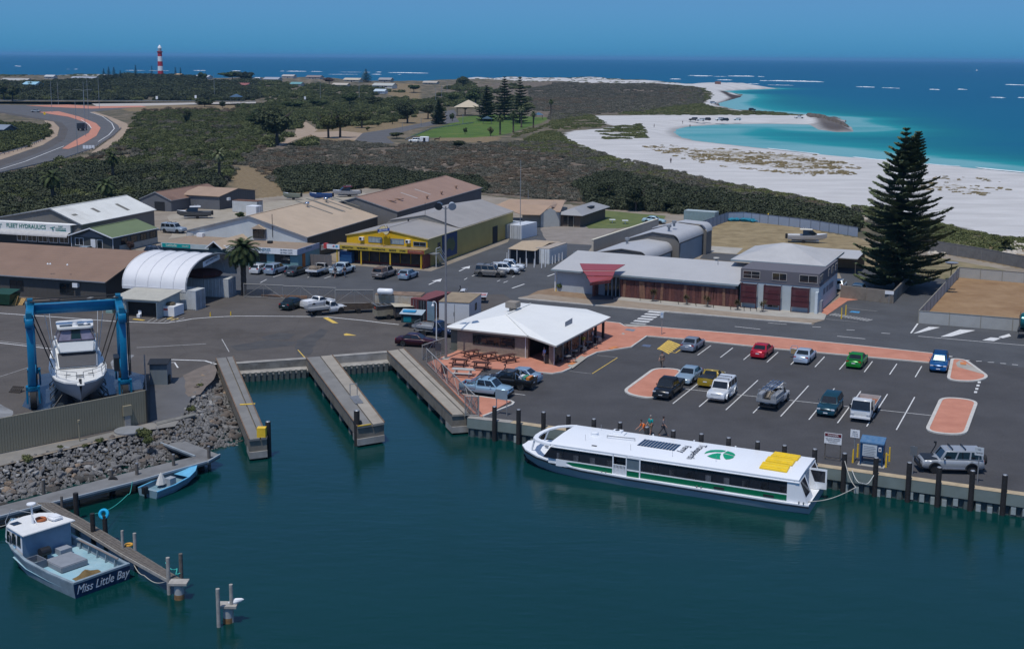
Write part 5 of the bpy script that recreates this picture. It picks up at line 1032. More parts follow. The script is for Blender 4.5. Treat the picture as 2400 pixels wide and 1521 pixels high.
m=MB();m.box(W_-.0,1.5,.05,W_+.03,D_,1.1);m.bd('pale_side_panel',mat('side_pale',(.33,.35,.34),.7),Bq)
for k in range(4):win(Bq,'r',(W_,2.+k*D_*.22,1.15),D_*.14,1.2,2,DK)
BRF=met('roof_brown',(.225,.145,.10),sT=.15);BWL=met('wall_brown_grey',(.085,.078,.07),'X');o2=gp(250,657,3.1);fr=bf((-40,637),(250,657),(327,618),3.1,LA)
o_,a_,W_,_=fr;rd=toloc(o_,a_,gp(250,584,5.6));D_=rd.y*2
C1q=TH('brown_roof_shed','long low shed with plain brown sheet roof behind the boat lift','building',o_,a_);x0=-14
m=MB();m.xprism([(0,0),(D_,0),(D_,2.8),(rd.y,5.4),(0,2.8)],x0,W_-.2);m.bd('wall',BWL,C1q)
rS(C1q,[(x0,-.4,2.9),(W_+.1,-.4,2.9),(W_+.1,rd.y,5.65),(x0,rd.y,5.65)],BRF);rS(C1q,[(x0,rd.y,5.65),(W_+.1,rd.y,5.65),(W_+.1,D_+.4,2.9),(x0,D_+.4,2.9)],BRF)
m=MB();m.beam((x0,-.46,2.85),(W_+.1,-.46,2.85),.14,.13);m.bd('gutter',Zs_,C1q);m=MB();m.beam((W_+.14,-.4,2.85),(W_+.14,rd.y,5.6),.05,.2);m.bd('barge_board',mat('barge_brown',(.2,.15,.11),.7),C1q)
for x in(38,155):xx=fp(o_,a_,x,680,0);win(C1q,'f',(xx.x-1.0,0,.8),2.2,1.5,2,DK)
m=MB();xx=fp(o_,a_,178,682,-.3).x;m.box(xx-.4,-.5,1.9,xx+.4,-.02,2.5);m.bd('air_conditioner',WH,C1q)
FAB=mat('shelter_fabric',(.66,.66,.67),.55,var=.04,nS=.6);CTW=mat('container_white',(.50,.52,.52),.55,wave=('X',1.9,.5),var=.1,nS=1,sT=.35);CTWd=mat('container_white_shaded',(.33,.35,.37),.55,wave=('Y',1.9,.5),var=.1,nS=1,sT=.35)  # second white is the first darkened, painting shade onto the container ends
aA,aB=gp(287,671,2.6),gp(435,681,2.6);dv=aB-aA;ang=R(LA+1);Lx=dv.length;fB=gp(545,640,2.6);ex=VV((cos(ang),sin(ang),0));ey=VV((-ex.y,ex.x,0));Sp=(fB-aB).dot(ey);Sp=max(10.5,min(Sp,13.5))
S1=TH('arch_shelter','white fabric arched shelter spanning between two shipping containers','shelter',(aA.x,aA.y,0),ang);nb=5
hz=3.7
prof=[(Sp/2-Sp/2*cos(t_),2.6+hz*sin(t_)**.82)for t_ in[i*pi/18 for i in range(19)]]
for k in range(nb):
 m=MB();x0,x1=Lx*k/nb,Lx*(k+1)/nb;rings=[[(x,y,z-(.07*sin(pi*(x-x0)/(x1-x0))))for y,z in prof]for x in(x0,(x0+x1)/2,x1)]
 n=len(prof);m.add([p for r in rings for p in r],[(j*n+i,j*n+i+1,(j+1)*n+i+1,(j+1)*n+i)for j in range(2)for i in range(n-1)]);m.bd('fabric_bay',FAB,S1,sM=60,fix=False)
for k in range(nb+1):
 m=MB();m.pipe([(Lx*k/nb,y,z+.02)for y,z in prof],.07 if k<nb else .12,6);m.bd('arch_rib',FAB if k<nb else Zs_,S1)
m=MB();m.box(0,-.06,2.35,Lx,.03,2.75);m.bd('fabric_hem',FAB,S1)
m=MB();n=len(prof);m.add([(Lx*.0+.1,y,z-.05)for y,z in prof]+[(.1,Sp,2.6),(.1,0,2.6)],[tuple(range(n+2))]);m.bd('end_cloth',mat('cloth_tan',(.16,.13,.115),.9),S1)
m=MB();bx=Lx-.05;m.add([(bx,Sp*.34,4.9),(bx,Sp*.68,5.35),(bx,Sp*.68,6.1),(bx,Sp*.34,5.65)],[(0,1,2,3)]);m.bd('banner',WH,S1)
text("QUALITY MARINE SERVICES",'banner_lettering',mat('letter_grey',(.05,.07,.12),.6),S1,.42,tm((bx+.03,Sp*.51,5.62),(0,1,.13),(1,0,0)),.004,xs=.62)
def cT(lB,o,ang,L,Wc_=2.44,H=2.6,m1=None,m2=None,roofm=None,gR=None,open_end=False):
 t=TH('shipping_container',lB,'container',o,ang,gR);m1=m1 or CTW;m2=m2 or CTWd
 N=int(L/.28);
 for side,y in((-1,0),(1,Wc_)):
  vs=[];fs=[]
  for k in range(N*2+1):
   x=.1+(L-.2)*k/(N*2);d=.035 if k%2 else 0.;vs+=[(x,y-side*(-d)if side<0 else y-d,.12),(x,y-side*(-d)if side<0 else y-d,H-.1)]
  for k in range(N*2):fs.append((2*k,2*k+2,2*k+3,2*k+1))
  m=MB();m.add(vs,fs);m.bd('side_panel',m1,t,fix=False)
 m=MB();m.slab([(0,0,H),(L,0,H),(L,Wc_,H),(0,Wc_,H)],.08);m.bd('roof',roofm or m1,t)
 m=MB()
 for x in(0,L-.12):
  for y in(0,Wc_-.12):m.box(x,y,0,x+.12,y+.12,H-.08)
 for y in(0,Wc_-.1):m.box(.12,y,0,L-.12,y+.1,.13)
 m.box(0,0,0,L,Wc_,.08);m.bd('frame',m1,t)
 for k,x in eN((0,L)):
  if open_end and k==1:continue
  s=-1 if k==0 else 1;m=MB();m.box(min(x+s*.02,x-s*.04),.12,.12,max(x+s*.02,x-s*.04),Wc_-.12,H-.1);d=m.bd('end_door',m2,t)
  m=MB();
  for yy in(.45,.85,Wc_-.85,Wc_-.45):m.tube((x+s*.05,yy,.15),(x+s*.05,yy,H-.15),.03,n=6)
  m.bd('lock_bar',Zs_,d)
 return t
ct=cT('white shipping container under the front edge of the arched shelter',VV(((aA+ex*(Lx-7.2)).x,(aA+ex*(Lx-7.2)).y,0)),ang,8.6)
cb=gp(532,700);cbl=gp(462,690);cT('white shipping container under the back edge of the arched shelter',VV((*(cb-ex*7.5)[:2],0)),ang+R(4),7.5)
m=MB();q=aA+ex*(Lx*.35)+ey*(Sp*.75);tag(m.lathe([(.1,0),(2.2,.1),(2.6,.5),(1.8,.9),(.3,1.0)],9,(q.x+3,q.y-1,2.62)).bd('net_heap',mat('net_red',(.10,.035,.03),.95,var=.5,nS=5)),'dark red heap of nets on the container inside the arched shelter','nets')
lt=bf((300,740),(372,747),(400,730),0.,LA+3);LT=TH('lean_to_workshop','small pale lean-to workshop with cream roof and open doorway beside the arched shelter','building',lt[0],lt[1]);w,d_=lt[2],5.5
cg=mat('pale_blue_wall',(.30,.36,.37),.6,var=.08,sT=.2)
m=MB();m.box(0,0,0,.15,d_,2.35);m.box(w-.15,0,0,w,d_,2.35);m.box(0,d_-.1,0,w,d_,2.5);m.box(.15,0,2.0,w-.15,.12,2.35);m.bd('wall',cg,LT)
rS(LT,[(-1.8,-.3,2.4),(w+.5,-.3,2.4),(w+.5,d_,2.75),(-1.8,d_,2.75)],mat('cream_roof',(.40,.385,.33),.7,var=.08,sT=.3))
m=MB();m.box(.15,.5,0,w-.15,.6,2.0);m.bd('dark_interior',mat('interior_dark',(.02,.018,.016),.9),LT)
for q_ in((-.9,-.1,0,0,-.04,2.1),(w,-.5,0,w+.05,-.0,2.1)):m=MB();m.box(*q_);m.bd('open_door',cg,LT)
m=MB();m.box(w*.35,-.1,0,w*.35+.45,.35,.42);m.box(w*.35,.3,.42,w*.35+.45,.35,.85);tag(m.bd('plastic_chair',WH),None);ch=bpy.data.objects['plastic_chair'];ch.location=lt[0];ch.rotation_euler=(0,0,lt[1]);tag(ch,'white plastic chair in the lean-to doorway','chair')
b0=gp(376,742);t=TH('rubbish_skip','small white locker bin with brown rope heap on top','bin',b0,R(LA+2));m=MB();m.box(0,0,.1,2.0,2.4,1.35);o=m.bd('body',WH,t);m=MB();m.box(.5,-.02,.85,1.1,-.005,1.1);m.bd('red_label',mat('label_red',(.5,.08,.06),.6),t);m=MB();m.lathe([(.1,0),(.7,.05),(.6,.3),(.1,.4)],8,(.8,1.2,1.35));m.bd('rope_heap',mat('rope_brown',(.10,.08,.05),.95,var=.5,nS=6),t)
b0=gp(248,733);t=TH('fish_locker','mint green steel locker against the lean-to wall','locker',b0,R(LA));m=MB();m.box(0,0,0,1.0,.8,1.9);m.bd('body',mat('mint',(.25,.42,.38),.5),t);m=MB();m.box(.05,-.03,.2,.95,-.005,1.8);m.bd('door',mat('mint2',(.3,.47,.43),.5),t)
RUS=met('roof_rusty',(.22,.135,.095),sT=.8,nS=.8);GSH=met('wall_shed_grey',(.13,.135,.145),'X');GSHd=met('wall_shed_shaded',(.07,.072,.08),'Y');TANR=met('roof_tan',(.36,.25,.17),sT=.12)
fr=bf((329,466),(401,470),(439,445),2.4,-20);E_=gB('rusty_roof_shed','small grey shed with rust streaked roof and dark roller door',fr,2.4,4.0,GSH,RUS,over=.15);door(E_,'f',(fr[2]*.48,-.03,0),fr[2]*.3,1.9,DK,DK,'roller_door')
fr=bf((424,455),(514,460),(545,440),3.0,-21);o_,a_,W_,D_=fr;E_=TH('tan_roof_shed','boxy grey shed with flat looking tan roof at the back of the gravel yard','building',o_,a_);D_=14.
m=MB();m.xprism([(0,0),(D_,0),(D_,2.95),(D_*.5,3.95),(0,2.95)],0,W_);m.bd('wall',GSH,E_);m=MB();m.xprism([(0,0),(D_,0),(D_,2.9),(D_*.5,3.9),(0,2.9)],W_+.004,W_+.03);m.bd('side_wall',GSHd,E_)  # side sheet is the grey wall darkened, shade put into its colour
rS(E_,[(-.2,-.3,2.95),(W_+.2,-.3,2.95),(W_+.2,D_*.5,4.05),(-.2,D_*.5,4.05)],TANR);rS(E_,[(-.2,D_*.5,4.05),(W_+.2,D_*.5,4.05),(W_+.2,D_+.3,2.95),(-.2,D_+.3,2.95)],TANR);m=MB();m.box(W_+.03,2.5,1.8,W_+.6,3.4,2.4);m.bd('air_conditioner',WH,E_)
cT('pale container with rusty roof load behind the grey shed',gp(545,497),R(-20),6.0,H=2.5,roofm=mat('rust_load',(.13,.06,.035),.9,var=.5,nS=2))
cT('white site container with blue base in the gravel yard',gp(577,508),R(-20),2.4,H=2.2,m1=WH,m2=WH)
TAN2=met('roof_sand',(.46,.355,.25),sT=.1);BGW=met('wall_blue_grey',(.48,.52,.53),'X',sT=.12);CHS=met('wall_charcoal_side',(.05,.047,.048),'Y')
fr=bf((412,547),(720,556),(890,507.5),3.9,LA);o_,a_,W_,D_=fr;rr_=toloc(o_,a_,gp(606,501,6.9));xr=rr_.x
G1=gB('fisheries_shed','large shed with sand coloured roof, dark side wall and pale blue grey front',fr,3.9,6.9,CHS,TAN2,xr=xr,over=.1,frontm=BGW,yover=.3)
for p0,p1 in(((693,470.5),(750,509)),((718,465.5),(774,504)),((738,471),(796,499.5)),((757,467),(815,493)),((781,463),(835,487))):sp(G1,fr,p0,p1,.55,xr,6.9,W_,3.9,SKD)
for q in((720,485),(764,474)):p=onslope(fr,q,xr,6.9,W_,3.9);m=MB();m.lathe([(.18,0),(.18,.35),(.36,.45),(.42,.65),(.3,.85),(.05,.92)],12,p);m.bd('roof_ventilator',CHROME,G1,sM=60)
m=MB();p=fp(o_,a_,607,535,-.2);m.box(p.x-1.1,-.35,3.3,p.x+1.1,-.03,4.9);win(G1,'f',(p.x-1.0,-.35,3.45),2.0,1.3,2,DK);m.bd('bay_window',mat('bay_grey',(.12,.115,.11),.7),G1);m=MB();m.yprism([(p.x-1.3,4.9),(p.x+1.3,4.9),(p.x,5.6)],-.7,-.03);m.bd('bay_roof',TAN2,G1)
m=MB();p=xp(o_,a_,757,578,W_);m.box(W_+.03,p.y-1.,1.9,W_+.5,p.y+1.,2.0);m.box(W_+.03,p.y-.9,1.0,W_+.06,p.y+.9,1.9);m.bd('window_awning',WH,G1)
m=MB();p=fp(o_,a_,638,520,-.1);m.tube((p.x,-.1,3.6),(p.x,-.1,7.4),.05);m.bd('mast',DK,G1)
p1=toloc(o_,a_,gp(695,594,2.55));p0=toloc(o_,a_,gp(560,585,2.55));yA=p1.y;TEA=mat('shop_teal',(.16,.30,.32),.7,var=.06,sT=.15)
m=MB();m.box(p0.x-3,yA+.5,0,p1.x,-.04,2.6);m.bd('shop_wall',TEA,G1);m=MB();m.box(p0.x-3,yA,2.25,p1.x+.1,yA+.12,3.15);m.bd('fascia_sign',WH,G1);m=MB();m.box(p1.x+.0,yA+.12,2.25,p1.x+.12,-.2,3.15);m.bd('side_sign',mat('sign_lilac',(.32,.36,.46),.6),G1)
m=MB();m.slab([(p0.x-3,yA+.12,2.75),(p1.x,yA+.12,2.75),(p1.x,-.04,2.95),(p0.x-3,-.04,2.95)],.08);m.bd('annex_roof',mat('annex_tan',(.26,.195,.14),.8),G1)
for a in(-1.1,-5.2,-8.6):win(G1,'f',(p1.x+a-3.0,yA+.5,.75),2.7,1.35,2,DK)
m=MB();m.box(p1.x+.005,yA+1.9,.05,p1.x+.05,yA+2.9,2.15);m.bd('orange_door',mat('door_orange',(.42,.12,.02),.6),G1)
LT_=mat('letter_teal',(.02,.16,.27),.5);xt=fp(o_,a_,612,580,yA).x;xn=fp(o_,a_,671,584,yA).x
text('FISHERIES','sign_lettering',LT_,G1,.62,tm((xt+.4,yA-.02,2.82),(1,0,0),(0,-1,0)),.006,xs=.95,bold=.008);text('ROCK LOBSTER','sign_lettering',LT_,G1,.22,tm((xt+.6,yA-.02,2.42),(1,0,0),(0,-1,0)),.006)
text('08 9964 3470','sign_lettering',mat('letter_dark',(.05,.08,.1),.5),G1,.38,tm((xn,yA-.02,2.92),(1,0,0),(0,-1,0)),.006);text('08 9964 3479','sign_lettering',MATS['letter_dark'],G1,.38,tm((xn,yA-.02,2.5),(1,0,0),(0,-1,0)),.006)
text('SEAFOOD SALES','sign_lettering',MATS['letter_dark'],G1,.35,tm((p1.x+.13,(yA)*.5,2.85),(0,1,0),(1,0,0)),.006,xs=.8)
m=MB();q=toloc(o_,a_,gp(634,569,3));m.box(q.x-.4,q.y-.4,2.9,q.x+.3,q.y+.3,3.3);m.bd('roof_fan',DK,G1)
l0=toloc(o_,a_,gp(378,575,2.6));l1=toloc(o_,a_,gp(497,582,2.6));yL=l1.y;m=MB();m.box(l0.x,yL+.3,0,l1.x,-.04 if yL<-1 else 1.,2.6);m.bd('gallery_wall',mat('gallery_teal',(.07,.11,.115),.7),G1)
m=MB();m.box(l0.x,yL,2.3,l1.x,yL+.12,3.05);m.bd('gallery_fascia',mat('fascia_pale',(.45,.52,.52),.6),G1);m=MB();lx=fp(o_,a_,446,573,yL).x;m.box(l0.x+.2,yL-.03,2.36,lx,yL-.005,2.98);m.bd('teal_sign',mat('sign_teal',(.0,.30,.28),.5),G1)
text('Latitude','sign_lettering',mat('letter_cream',(.75,.75,.65),.5),G1,.62,tm((l0.x+1.9,yL-.04,2.70),(1,0,0),(0,-1,0)),.006);text('GALLERY','sign_lettering',MATS['letter_cream'],G1,.3,tm((lx-.9,yL-.04,2.65),(1,0,0),(0,-1,0)),.006)
m=MB();m.slab([(l0.x,yL+.12,2.95),(l1.x,yL+.12,2.95),(l1.x,0,3.1),(l0.x,0,3.1)],.08);m.bd('gallery_roof',MATS['annex_tan'],G1)
q=toloc(o_,a_,gp(530,572,3.6));xq=l1.x+1.0;m=MB();zt=3.9;y0,y1=yL-1.2,-.05
m.slab([(xq,y0,zt),(xq+1.5,y0,2.75),(xq+1.5,y1,2.75),(xq,y1,zt)],.08);m.slab([(xq-1.5,y0,2.75),(xq,y0,zt),(xq,y1,zt),(xq-1.5,y1,2.75)],.08);m.bd('porch_roof',TAN2,G1)
m=MB();m.beam((xq,y0-.03,zt),(xq+1.55,y0-.03,2.7),.05,.18);m.beam((xq-1.55,y0-.03,2.7),(xq,y0-.03,zt),.05,.18);m.bd('porch_barge',WH,G1);m=MB();m.box(xq-1.2,y0+.5,0,xq+1.2,y1,2.75);m.bd('porch_wall',MATS['gallery_teal'],G1)
m=MB();p=fp(o_,a_,471,556,-.5);m.box(p.x-.6,-.9,3.1,p.x+.5,-.1,3.7);m.bd('air_conditioner',WH,G1)
m=MB();m.tube((l0.x+.1,.6,1.2),(l0.x+.35,.5,3.6),.9,.9,16);m.bd('water_tank',mat('tank_white',(.5,.5,.48),.6),G1)
BR2=met('roof_terracotta',(.30,.19,.135),sT=.25);fr=bf((780,480),(931,496),(1126,440),4.6,LA-1);o_,a_,W_,D_=fr;rr_=toloc(o_,a_,gp(817,467,6.9));xr=max(rr_.x,.5)
H1=gB('terracotta_shed','very long shed with terracotta brown roof and two pale skylight strips',(o_,a_,W_,D_),4.6,6.9,met('wall_dark_blue_grey',(.075,.075,.085),'Y'),BR2,xr=xr,over=.15,frontm=met('wall_front_grey',(.17,.165,.16),'X'))
sp(H1,fr,(939,451.5),(983,463.5),.55,xr,6.9,W_,4.6,SKL);sp(H1,fr,(972,443.5),(1014,455),.55,xr,6.9,W_,4.6,SKL)
for q in((1001,466),(1035,456),(1069,442)):p=onslope(fr,q,xr,6.9,W_,4.6);m=MB();m.lathe([(.15,0),(.15,.3),(.3,.4),(.3,.6),(.1,.75)],10,p);m.bd('roof_ventilator',BR2,H1)
for q in((915,471),(932,467)):p=onslope(fr,q,xr,6.9,W_,4.6);m=MB();m.cbox(p+VV((0,0,.1)),(2.2,.7,.15));m.bd('roof_hatch',BR2,H1)
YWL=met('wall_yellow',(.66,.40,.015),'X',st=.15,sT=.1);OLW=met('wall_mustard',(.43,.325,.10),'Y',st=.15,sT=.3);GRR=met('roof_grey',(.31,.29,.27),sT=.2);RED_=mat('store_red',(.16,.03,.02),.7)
fr=bf((808,550),(1002,560.5),(1190,496),4.55,-20.5);o_,a_,W_,D_=fr;rr_=toloc(o_,a_,gp(901,532,5.7));xr=W_*.47
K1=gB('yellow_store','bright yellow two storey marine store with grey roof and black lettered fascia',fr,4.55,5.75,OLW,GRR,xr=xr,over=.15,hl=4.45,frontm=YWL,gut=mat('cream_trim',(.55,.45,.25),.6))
m=MB();yb=D_*.34;m.slab([(xr*.2,yb,5.4),(xr+1.2,yb,6.6),(xr+1.2,D_,6.6),(xr*.2,D_,5.4)],.1);m.slab([(xr+1.2,yb,6.6),(W_+.15,yb,4.68),(W_+.15,D_,4.68),(xr+1.2,D_,6.6)],.1);m.bd('rear_roof',GRR,K1);m=MB();m.yprism([(0,4.3),(W_-.01,4.4),(xr+1.2,6.5),(xr*.2,5.3)],yb+.1,D_-.1);m.bd('rear_wall',mat('rear_grey',(.2,.19,.17),.8),K1)
def kf(x,y,z):return toloc(o_,a_,gp(x,y,z))
ZS=10
zf=lambda ypx,x_:None
yC=-1.9
m=MB();m.box(-1.4,yC,2.35,W_+.3,yC+.1,3.0);m.bd('fascia',mat('fascia_mustard',(.48,.34,.03),.6,var=.08,sT=.2),K1)
m=MB();m.slab([(-1.4,yC+.1,2.85),(W_+.3,yC+.1,2.85),(W_+.3,-.04,3.15),(-1.4,-.04,3.15)],.1);m.bd('canopy_roof',mat('canopy_brown',(.26,.19,.10),.8,var=.2,sT=.4),K1)
m=MB();m.box(W_+.2,yC+.1,2.35,W_+.3,.4,3.0);m.bd('fascia_return',OLW,K1)
m=MB();m.box(W_-2.6,yC-.04,2.38,W_+.25,yC-.005,2.98);m.bd('red_sign',mat('sign_rust',(.25,.055,.03),.6),K1);m=MB();m.box(-2.6,yC-.1,2.3,-.3,yC-.06,3.05);m.bd('white_sign',WH,K1);m=MB();m.box(-3.2,yC-.1,2.3,-2.62,yC+.6,3.1);m.bd('red_side_sign',mat('sign_red',(.5,.05,.05),.6),K1)
BLK=mat('letter_blackish',(.02,.018,.015),.6);words=(('GERALDTON',1.5),("FISHERMEN'S",4.2),('CO-OPERATIVE',7.3),('MARINE',9.9),('STORE',11.6));xs_=[(314+490)/2,(540+735)/2,(780+1000)/2,(1050+1172)/2,(1218+1312)/2]
fx0,fx1=75.,1600.
for(w_,_),xx in zip(words,xs_):text(w_,'fascia_lettering',BLK,K1,.36,tm((-1.4+(W_+1.7)*(xx-180)/(1600-180),yC-.02,2.68),(1,0,0),(0,-1,0)),.006,bold=.012,xs=.95)
text('ROPES & CHANDLERY','fascia_lettering',mat('letter_tan',(.6,.4,.25),.6),K1,.22,tm((W_-1.2,yC-.05,2.75),(1,0,0),(0,-1,0)),.005)
m=MB();m.tube((-1.5,yC-.13,2.75),(-1.2,yC-.13,2.85),.07);m.bd('sign_red_dot',MATS['sign_red'],K1);m=MB();m.box(-1.0,yC-.13,2.6,-.6,yC-.11,2.9);m.bd('sign_blue_patch',mat('sign_cyan',(.05,.35,.55),.5),K1)
for xx in(-.9,W_*.24,W_*.60,W_-.35):m=MB();m.tube((xx,yC+.2,0),(xx,yC+.2,2.4),.11,n=10);m.bd('post',YEL,K1)
wx=lambda zx:W_*(zx-245)/(1735-245)
for a,b,z0,z1,n in((655,905,3.55,4.6,4),(1065,1310,3.5,4.5,3),(1480,1710,3.4,4.2,2)):win(K1,'f',(wx(a),-.03,z0-.1),wx(b)-wx(a),(z1-z0)*.88,n,mat('frame_blue',(.15,.2,.28),.5),mat('curtain_glass',(.28,.33,.34),.3,var=.1)if n>2 else GLASS)
for a in(500,1355):m=MB();m.box(wx(a),-.55,3.75,wx(a)+.75,-.03,4.25);o=m.bd('air_conditioner',WH,K1);m=MB();m.box(wx(a)+.08,-.57,3.82,wx(a)+.5,-.555,4.2);m.bd('grille',DK,o)
nW=7
for k in range(nW):win(K1,'f',(.4+(W_-1.4)*k/nW,-.035,.35),(W_-1.4)/nW-.12,1.95,1,DK,mat('shop_glass',(.03,.03,.033),.1,var=.6,nS=1.2),'shop_window')
m=MB();m.box(-.0,-.1,0,W_,-.036,.34);m.bd('plinth',RED_,K1);m=MB();m.box(W_-.04,-1.8,0,W_+.03,1.0,2.3);m.bd('red_side_door',RED_,K1)
b0=(-.4,-1.4,0);m=MB();m.box(-.6,-1.5,.1,1.6,-.5,1.9);m.box(-.6,-1.53,1.1,1.6,-1.51,1.35);c_=m.bd('ice_cabinet',mat('cabinet_blue',(.02,.08,.2),.4),None);c_.location=o_;c_.rotation_euler=(0,0,a_);tag(c_,'dark blue cabinet under the yellow store canopy','cabinet')
AUS=[(-.98,.12),(-.80,.30),(-.55,.42),(-.45,.62),(-.25,.80),(-.05,.74),(.05,.90),(.25,.84),(.28,.62),(.45,.52),(.50,.85),(.60,.92),(.70,.55),(.90,.25),(1.0,-.02),(.92,-.35),(.70,-.62),(.48,-.72),(.25,-.62),(.10,-.40),(-.15,-.30),(-.40,-.38),(-.62,-.52),(-.85,-.48),(-.90,-.20)]
sx,sz=wx(968),5.62;MP=TH('map_sign','cream and white map outline sign with blue banner on the yellow gable','sign',o_,a_)
for s_,y_,m_,nm in((1.0,-.75,mat('sign_brown',(.12,.06,.03),.6),'outline_board'),(.9,-.80,mat('sign_cream',(.75,.62,.32),.5),'map_face')):m=MB();m.yprism([(sx+x*1.15*s_,sz+z_*.95*s_-.05)for x,z_ in AUS][::-1],y_-.02,y_+.02);m.bd(nm,m_,MP)
m=MB();m.add([(sx-.95,-.83,sz-.32),(sx+1.15,-.83,sz-.02),(sx+1.15,-.83,sz+.42),(sx-.95,-.83,sz+.12)],[(0,1,2,3)]);m.bd('blue_banner',mat('banner_blue',(.01,.06,.3),.5),MP);text('BROWNES','banner_lettering',WH,MP,.36,tm((sx+.1,-.85,sz+.05),(1,0,.14),(0,-1,0)),.004,xs=.9)
m=MB();m.tube((sx,-.75,3.1),(sx,-.75,5.4),.07);m.tube((sx,-.75,5.3),(sx,-.03,5.3),.04);m.bd('sign_post',YWL,MP)
s0=kf(1043,545,2.5);s1_=kf(1071,540,2.5);m=MB();ya,yb_=xp(o_,a_,1036,570,W_).y,xp(o_,a_,1071,560,W_).y;m.box(W_,ya,.5,W_+.05,yb_,4.35);mu=m.bd('mural_panel',mat('mural_navy',(.012,.035,.11),.6,var=.15),K1)
m=MB();m.xprism([((ya+yb_)/2+x*(yb_-ya)*.36,2.35+z_*1.5)for z_,x in[(q[1],q[0])for q in AUS]],W_+.055,W_+.07);m.bd('mural_map',mat('mural_olive',(.10,.11,.04),.7),K1)
yd=xp(o_,a_,1160,560,W_).y;door(K1,'r',(W_+.0,yd-1.1,0),2.2,2.9,mat('opening_dark',(.012,.012,.013),.8),DK,'side_opening');m=MB();m.box(W_,ya-1.8,2.4,W_+.02,ya-.6,3.4);m.bd('side_window',GLASS,K1)
st0=kf(1020,600,1.9);m=MB();yl=xp(o_,a_,1012,600,W_+.7).y;m.box(W_+.05,yl,2.1,W_+1.5,yl+1.6,2.2);m.bd('landing',Zs_,K1)
m=MB()
for k in range(9):m.box(W_+.3,yl+1.6+k*.27,2.0-k*.23,W_+1.4,yl+1.88+k*.27,2.05-k*.23)
m.bd('stair_tread',Zs_,K1);m=MB();m.beam((W_+1.45,yl+1.6,2.0),(W_+1.45,yl+4.1,0),.06,.2);m.pipe([(W_+1.45,yl,2.2),(W_+1.45,yl,3.1),(W_+1.45,yl+1.6,3.1),(W_+1.45,yl+4.1,1.0),(W_+1.45,yl+4.1,0)],.04);m.pipe([(W_+1.45,yl,2.65),(W_+1.45,yl+1.6,2.65),(W_+1.45,yl+4.1,.5)],.03);m.tube((W_+1.4,yl+.1,0),(W_+1.4,yl+.1,2.1),.05);m.bd('handrail',WH,K1)
m=MB();m.tube((xr+1,yb+.5,6.1),(xr+1,yb+.5,8.6),.035);m.tube((xr-.5,yb-3,5.7),(xr-.5,yb-3,6.1),.15);m.bd('aerial',DK,K1)
fp0,fp1=gp(727,622),gp(778,624);fd=fp1-fp0;t=TH('sheet_fence','grey brown sheet metal fence between the fisheries shed and the yellow store','fence',fp0,atan2(fd.y,fd.x));n=6
for k in range(n):m=MB();m.box(fd.length*k/n,0,0,fd.length*(k+1)/n-.03,.05,1.8);m.bd('fence_panel',met('fence_brown',(.16,.145,.14),'X'),t)
def hip(name,lB,pts_eave,z,ridge,wallm,roofm,inset=.5,cat='building',trim=Zs_,th=.15):
 t=TH(name,lB,cat,(0,0,0));m=MB();m.prism([tuple((p+(sum(pts_eave,VV())/len(pts_eave)-p).normalized()*inset)[:2])for p in pts_eave],0,z-.02);m.bd('wall',wallm,t);return t
rv=lambda q,z:gp(*q,z)
J1=TH('tan_workshop','long tan roofed workshop with white gabled front and black door','building',(0,0,0))
for pts in(((1195,467,4.),(1325,469,4.),(1313,497,3.),(1225,490,3.),(1165,480,3.)),((1223,503,2.6),(1266,504,2.6),(1290,483,3.9),(1262,480,3.9),(1150,479,3.9)),((1290,483,3.9),(1312,491,2.7),(1328,470,3.3),(1300,468,3.9))):m=MB();P_=[gp(*q)for q in pts];n=P_[0];c=sum(P_,VV())/len(P_);m.slab([tuple(p)for p in P_],.1);m.bd('roof_panel',TANR,J1)
m=MB();a,b=gp(1224,530),gp(1266,532);c,d_=gp(1266,532),gp(1311,531);bk=E2*14;m.prism([a[:2],b[:2],(b+bk)[:2],(a+bk)[:2]],0,2.5);m.bd('wall',mat('cream_wall',(.36,.35,.31),.8,var=.06,sT=.15),J1)
a,b=gp(1267,533),gp(1311,531);h2=2.6;m=MB();mid=(a+b)/2;m.add([tuple(a),tuple(b),(b.x,b.y,h2),(mid.x,mid.y,3.8),(a.x,a.y,h2)],[(0,1,2,3,4)]);m.add([tuple(p)for p in(b,b+E2*14,b+E2*14+VV((0,0,h2)),b+VV((0,0,h2)))],[(0,1,2,3)]);m.bd('gable_wall',mat('pale_gable',(.40,.41,.39),.8,var=.05,sT=.15),J1)
e_=(b-a).normalized();p=gp(1284,531)-e_*.2;n_=VV((e_.y,-e_.x,0));m=MB();p_=p+n_*.05;m.add([tuple(p_),tuple(p_+e_*2.6),tuple(p_+e_*2.6+VV((0,0,2.5))),tuple(p_+VV((0,0,2.5)))],[(0,1,2,3)]);m.bd('black_door',DK,J1)
a=gp(1312,530);b=gp(1362,531);c=gp(1396,509);fr=(a,TA+R(2),(b-a).length,12.);J2=TH('brick_cottage','small brown brick cottage with grey hip roof beside the lawn','building',a,fr[1]);w=fr[2];d_=(c-b).length
BRK=mat('brown_brick',(.13,.095,.07),.9,var=.2,nS=2);m=MB();m.box(0,0,0,w,d_,2.45);m.bd('wall',BRK,J2);win(J2,'f',(.8,0,.6),1.5,1.5,2,DK);win(J2,'f',(w-2.3,0,.6),1.1,1.5,1,DK);door(J2,'f',(w*.42,0,0),1.1,2.2,GLASS,mat('door_cream',(.5,.45,.35),.6))
e=.8;z0,z1=2.4,3.6;p=[(-e,-e,z0),(w+e,-e,z0),(w+e,d_+e,z0),(-e,d_+e,z0)];r1,r2=(w/2,w/2,z1),(w/2,d_-w/2,z1);GRT=met('roof_cool_grey',(.30,.30,.30),sT=.15)
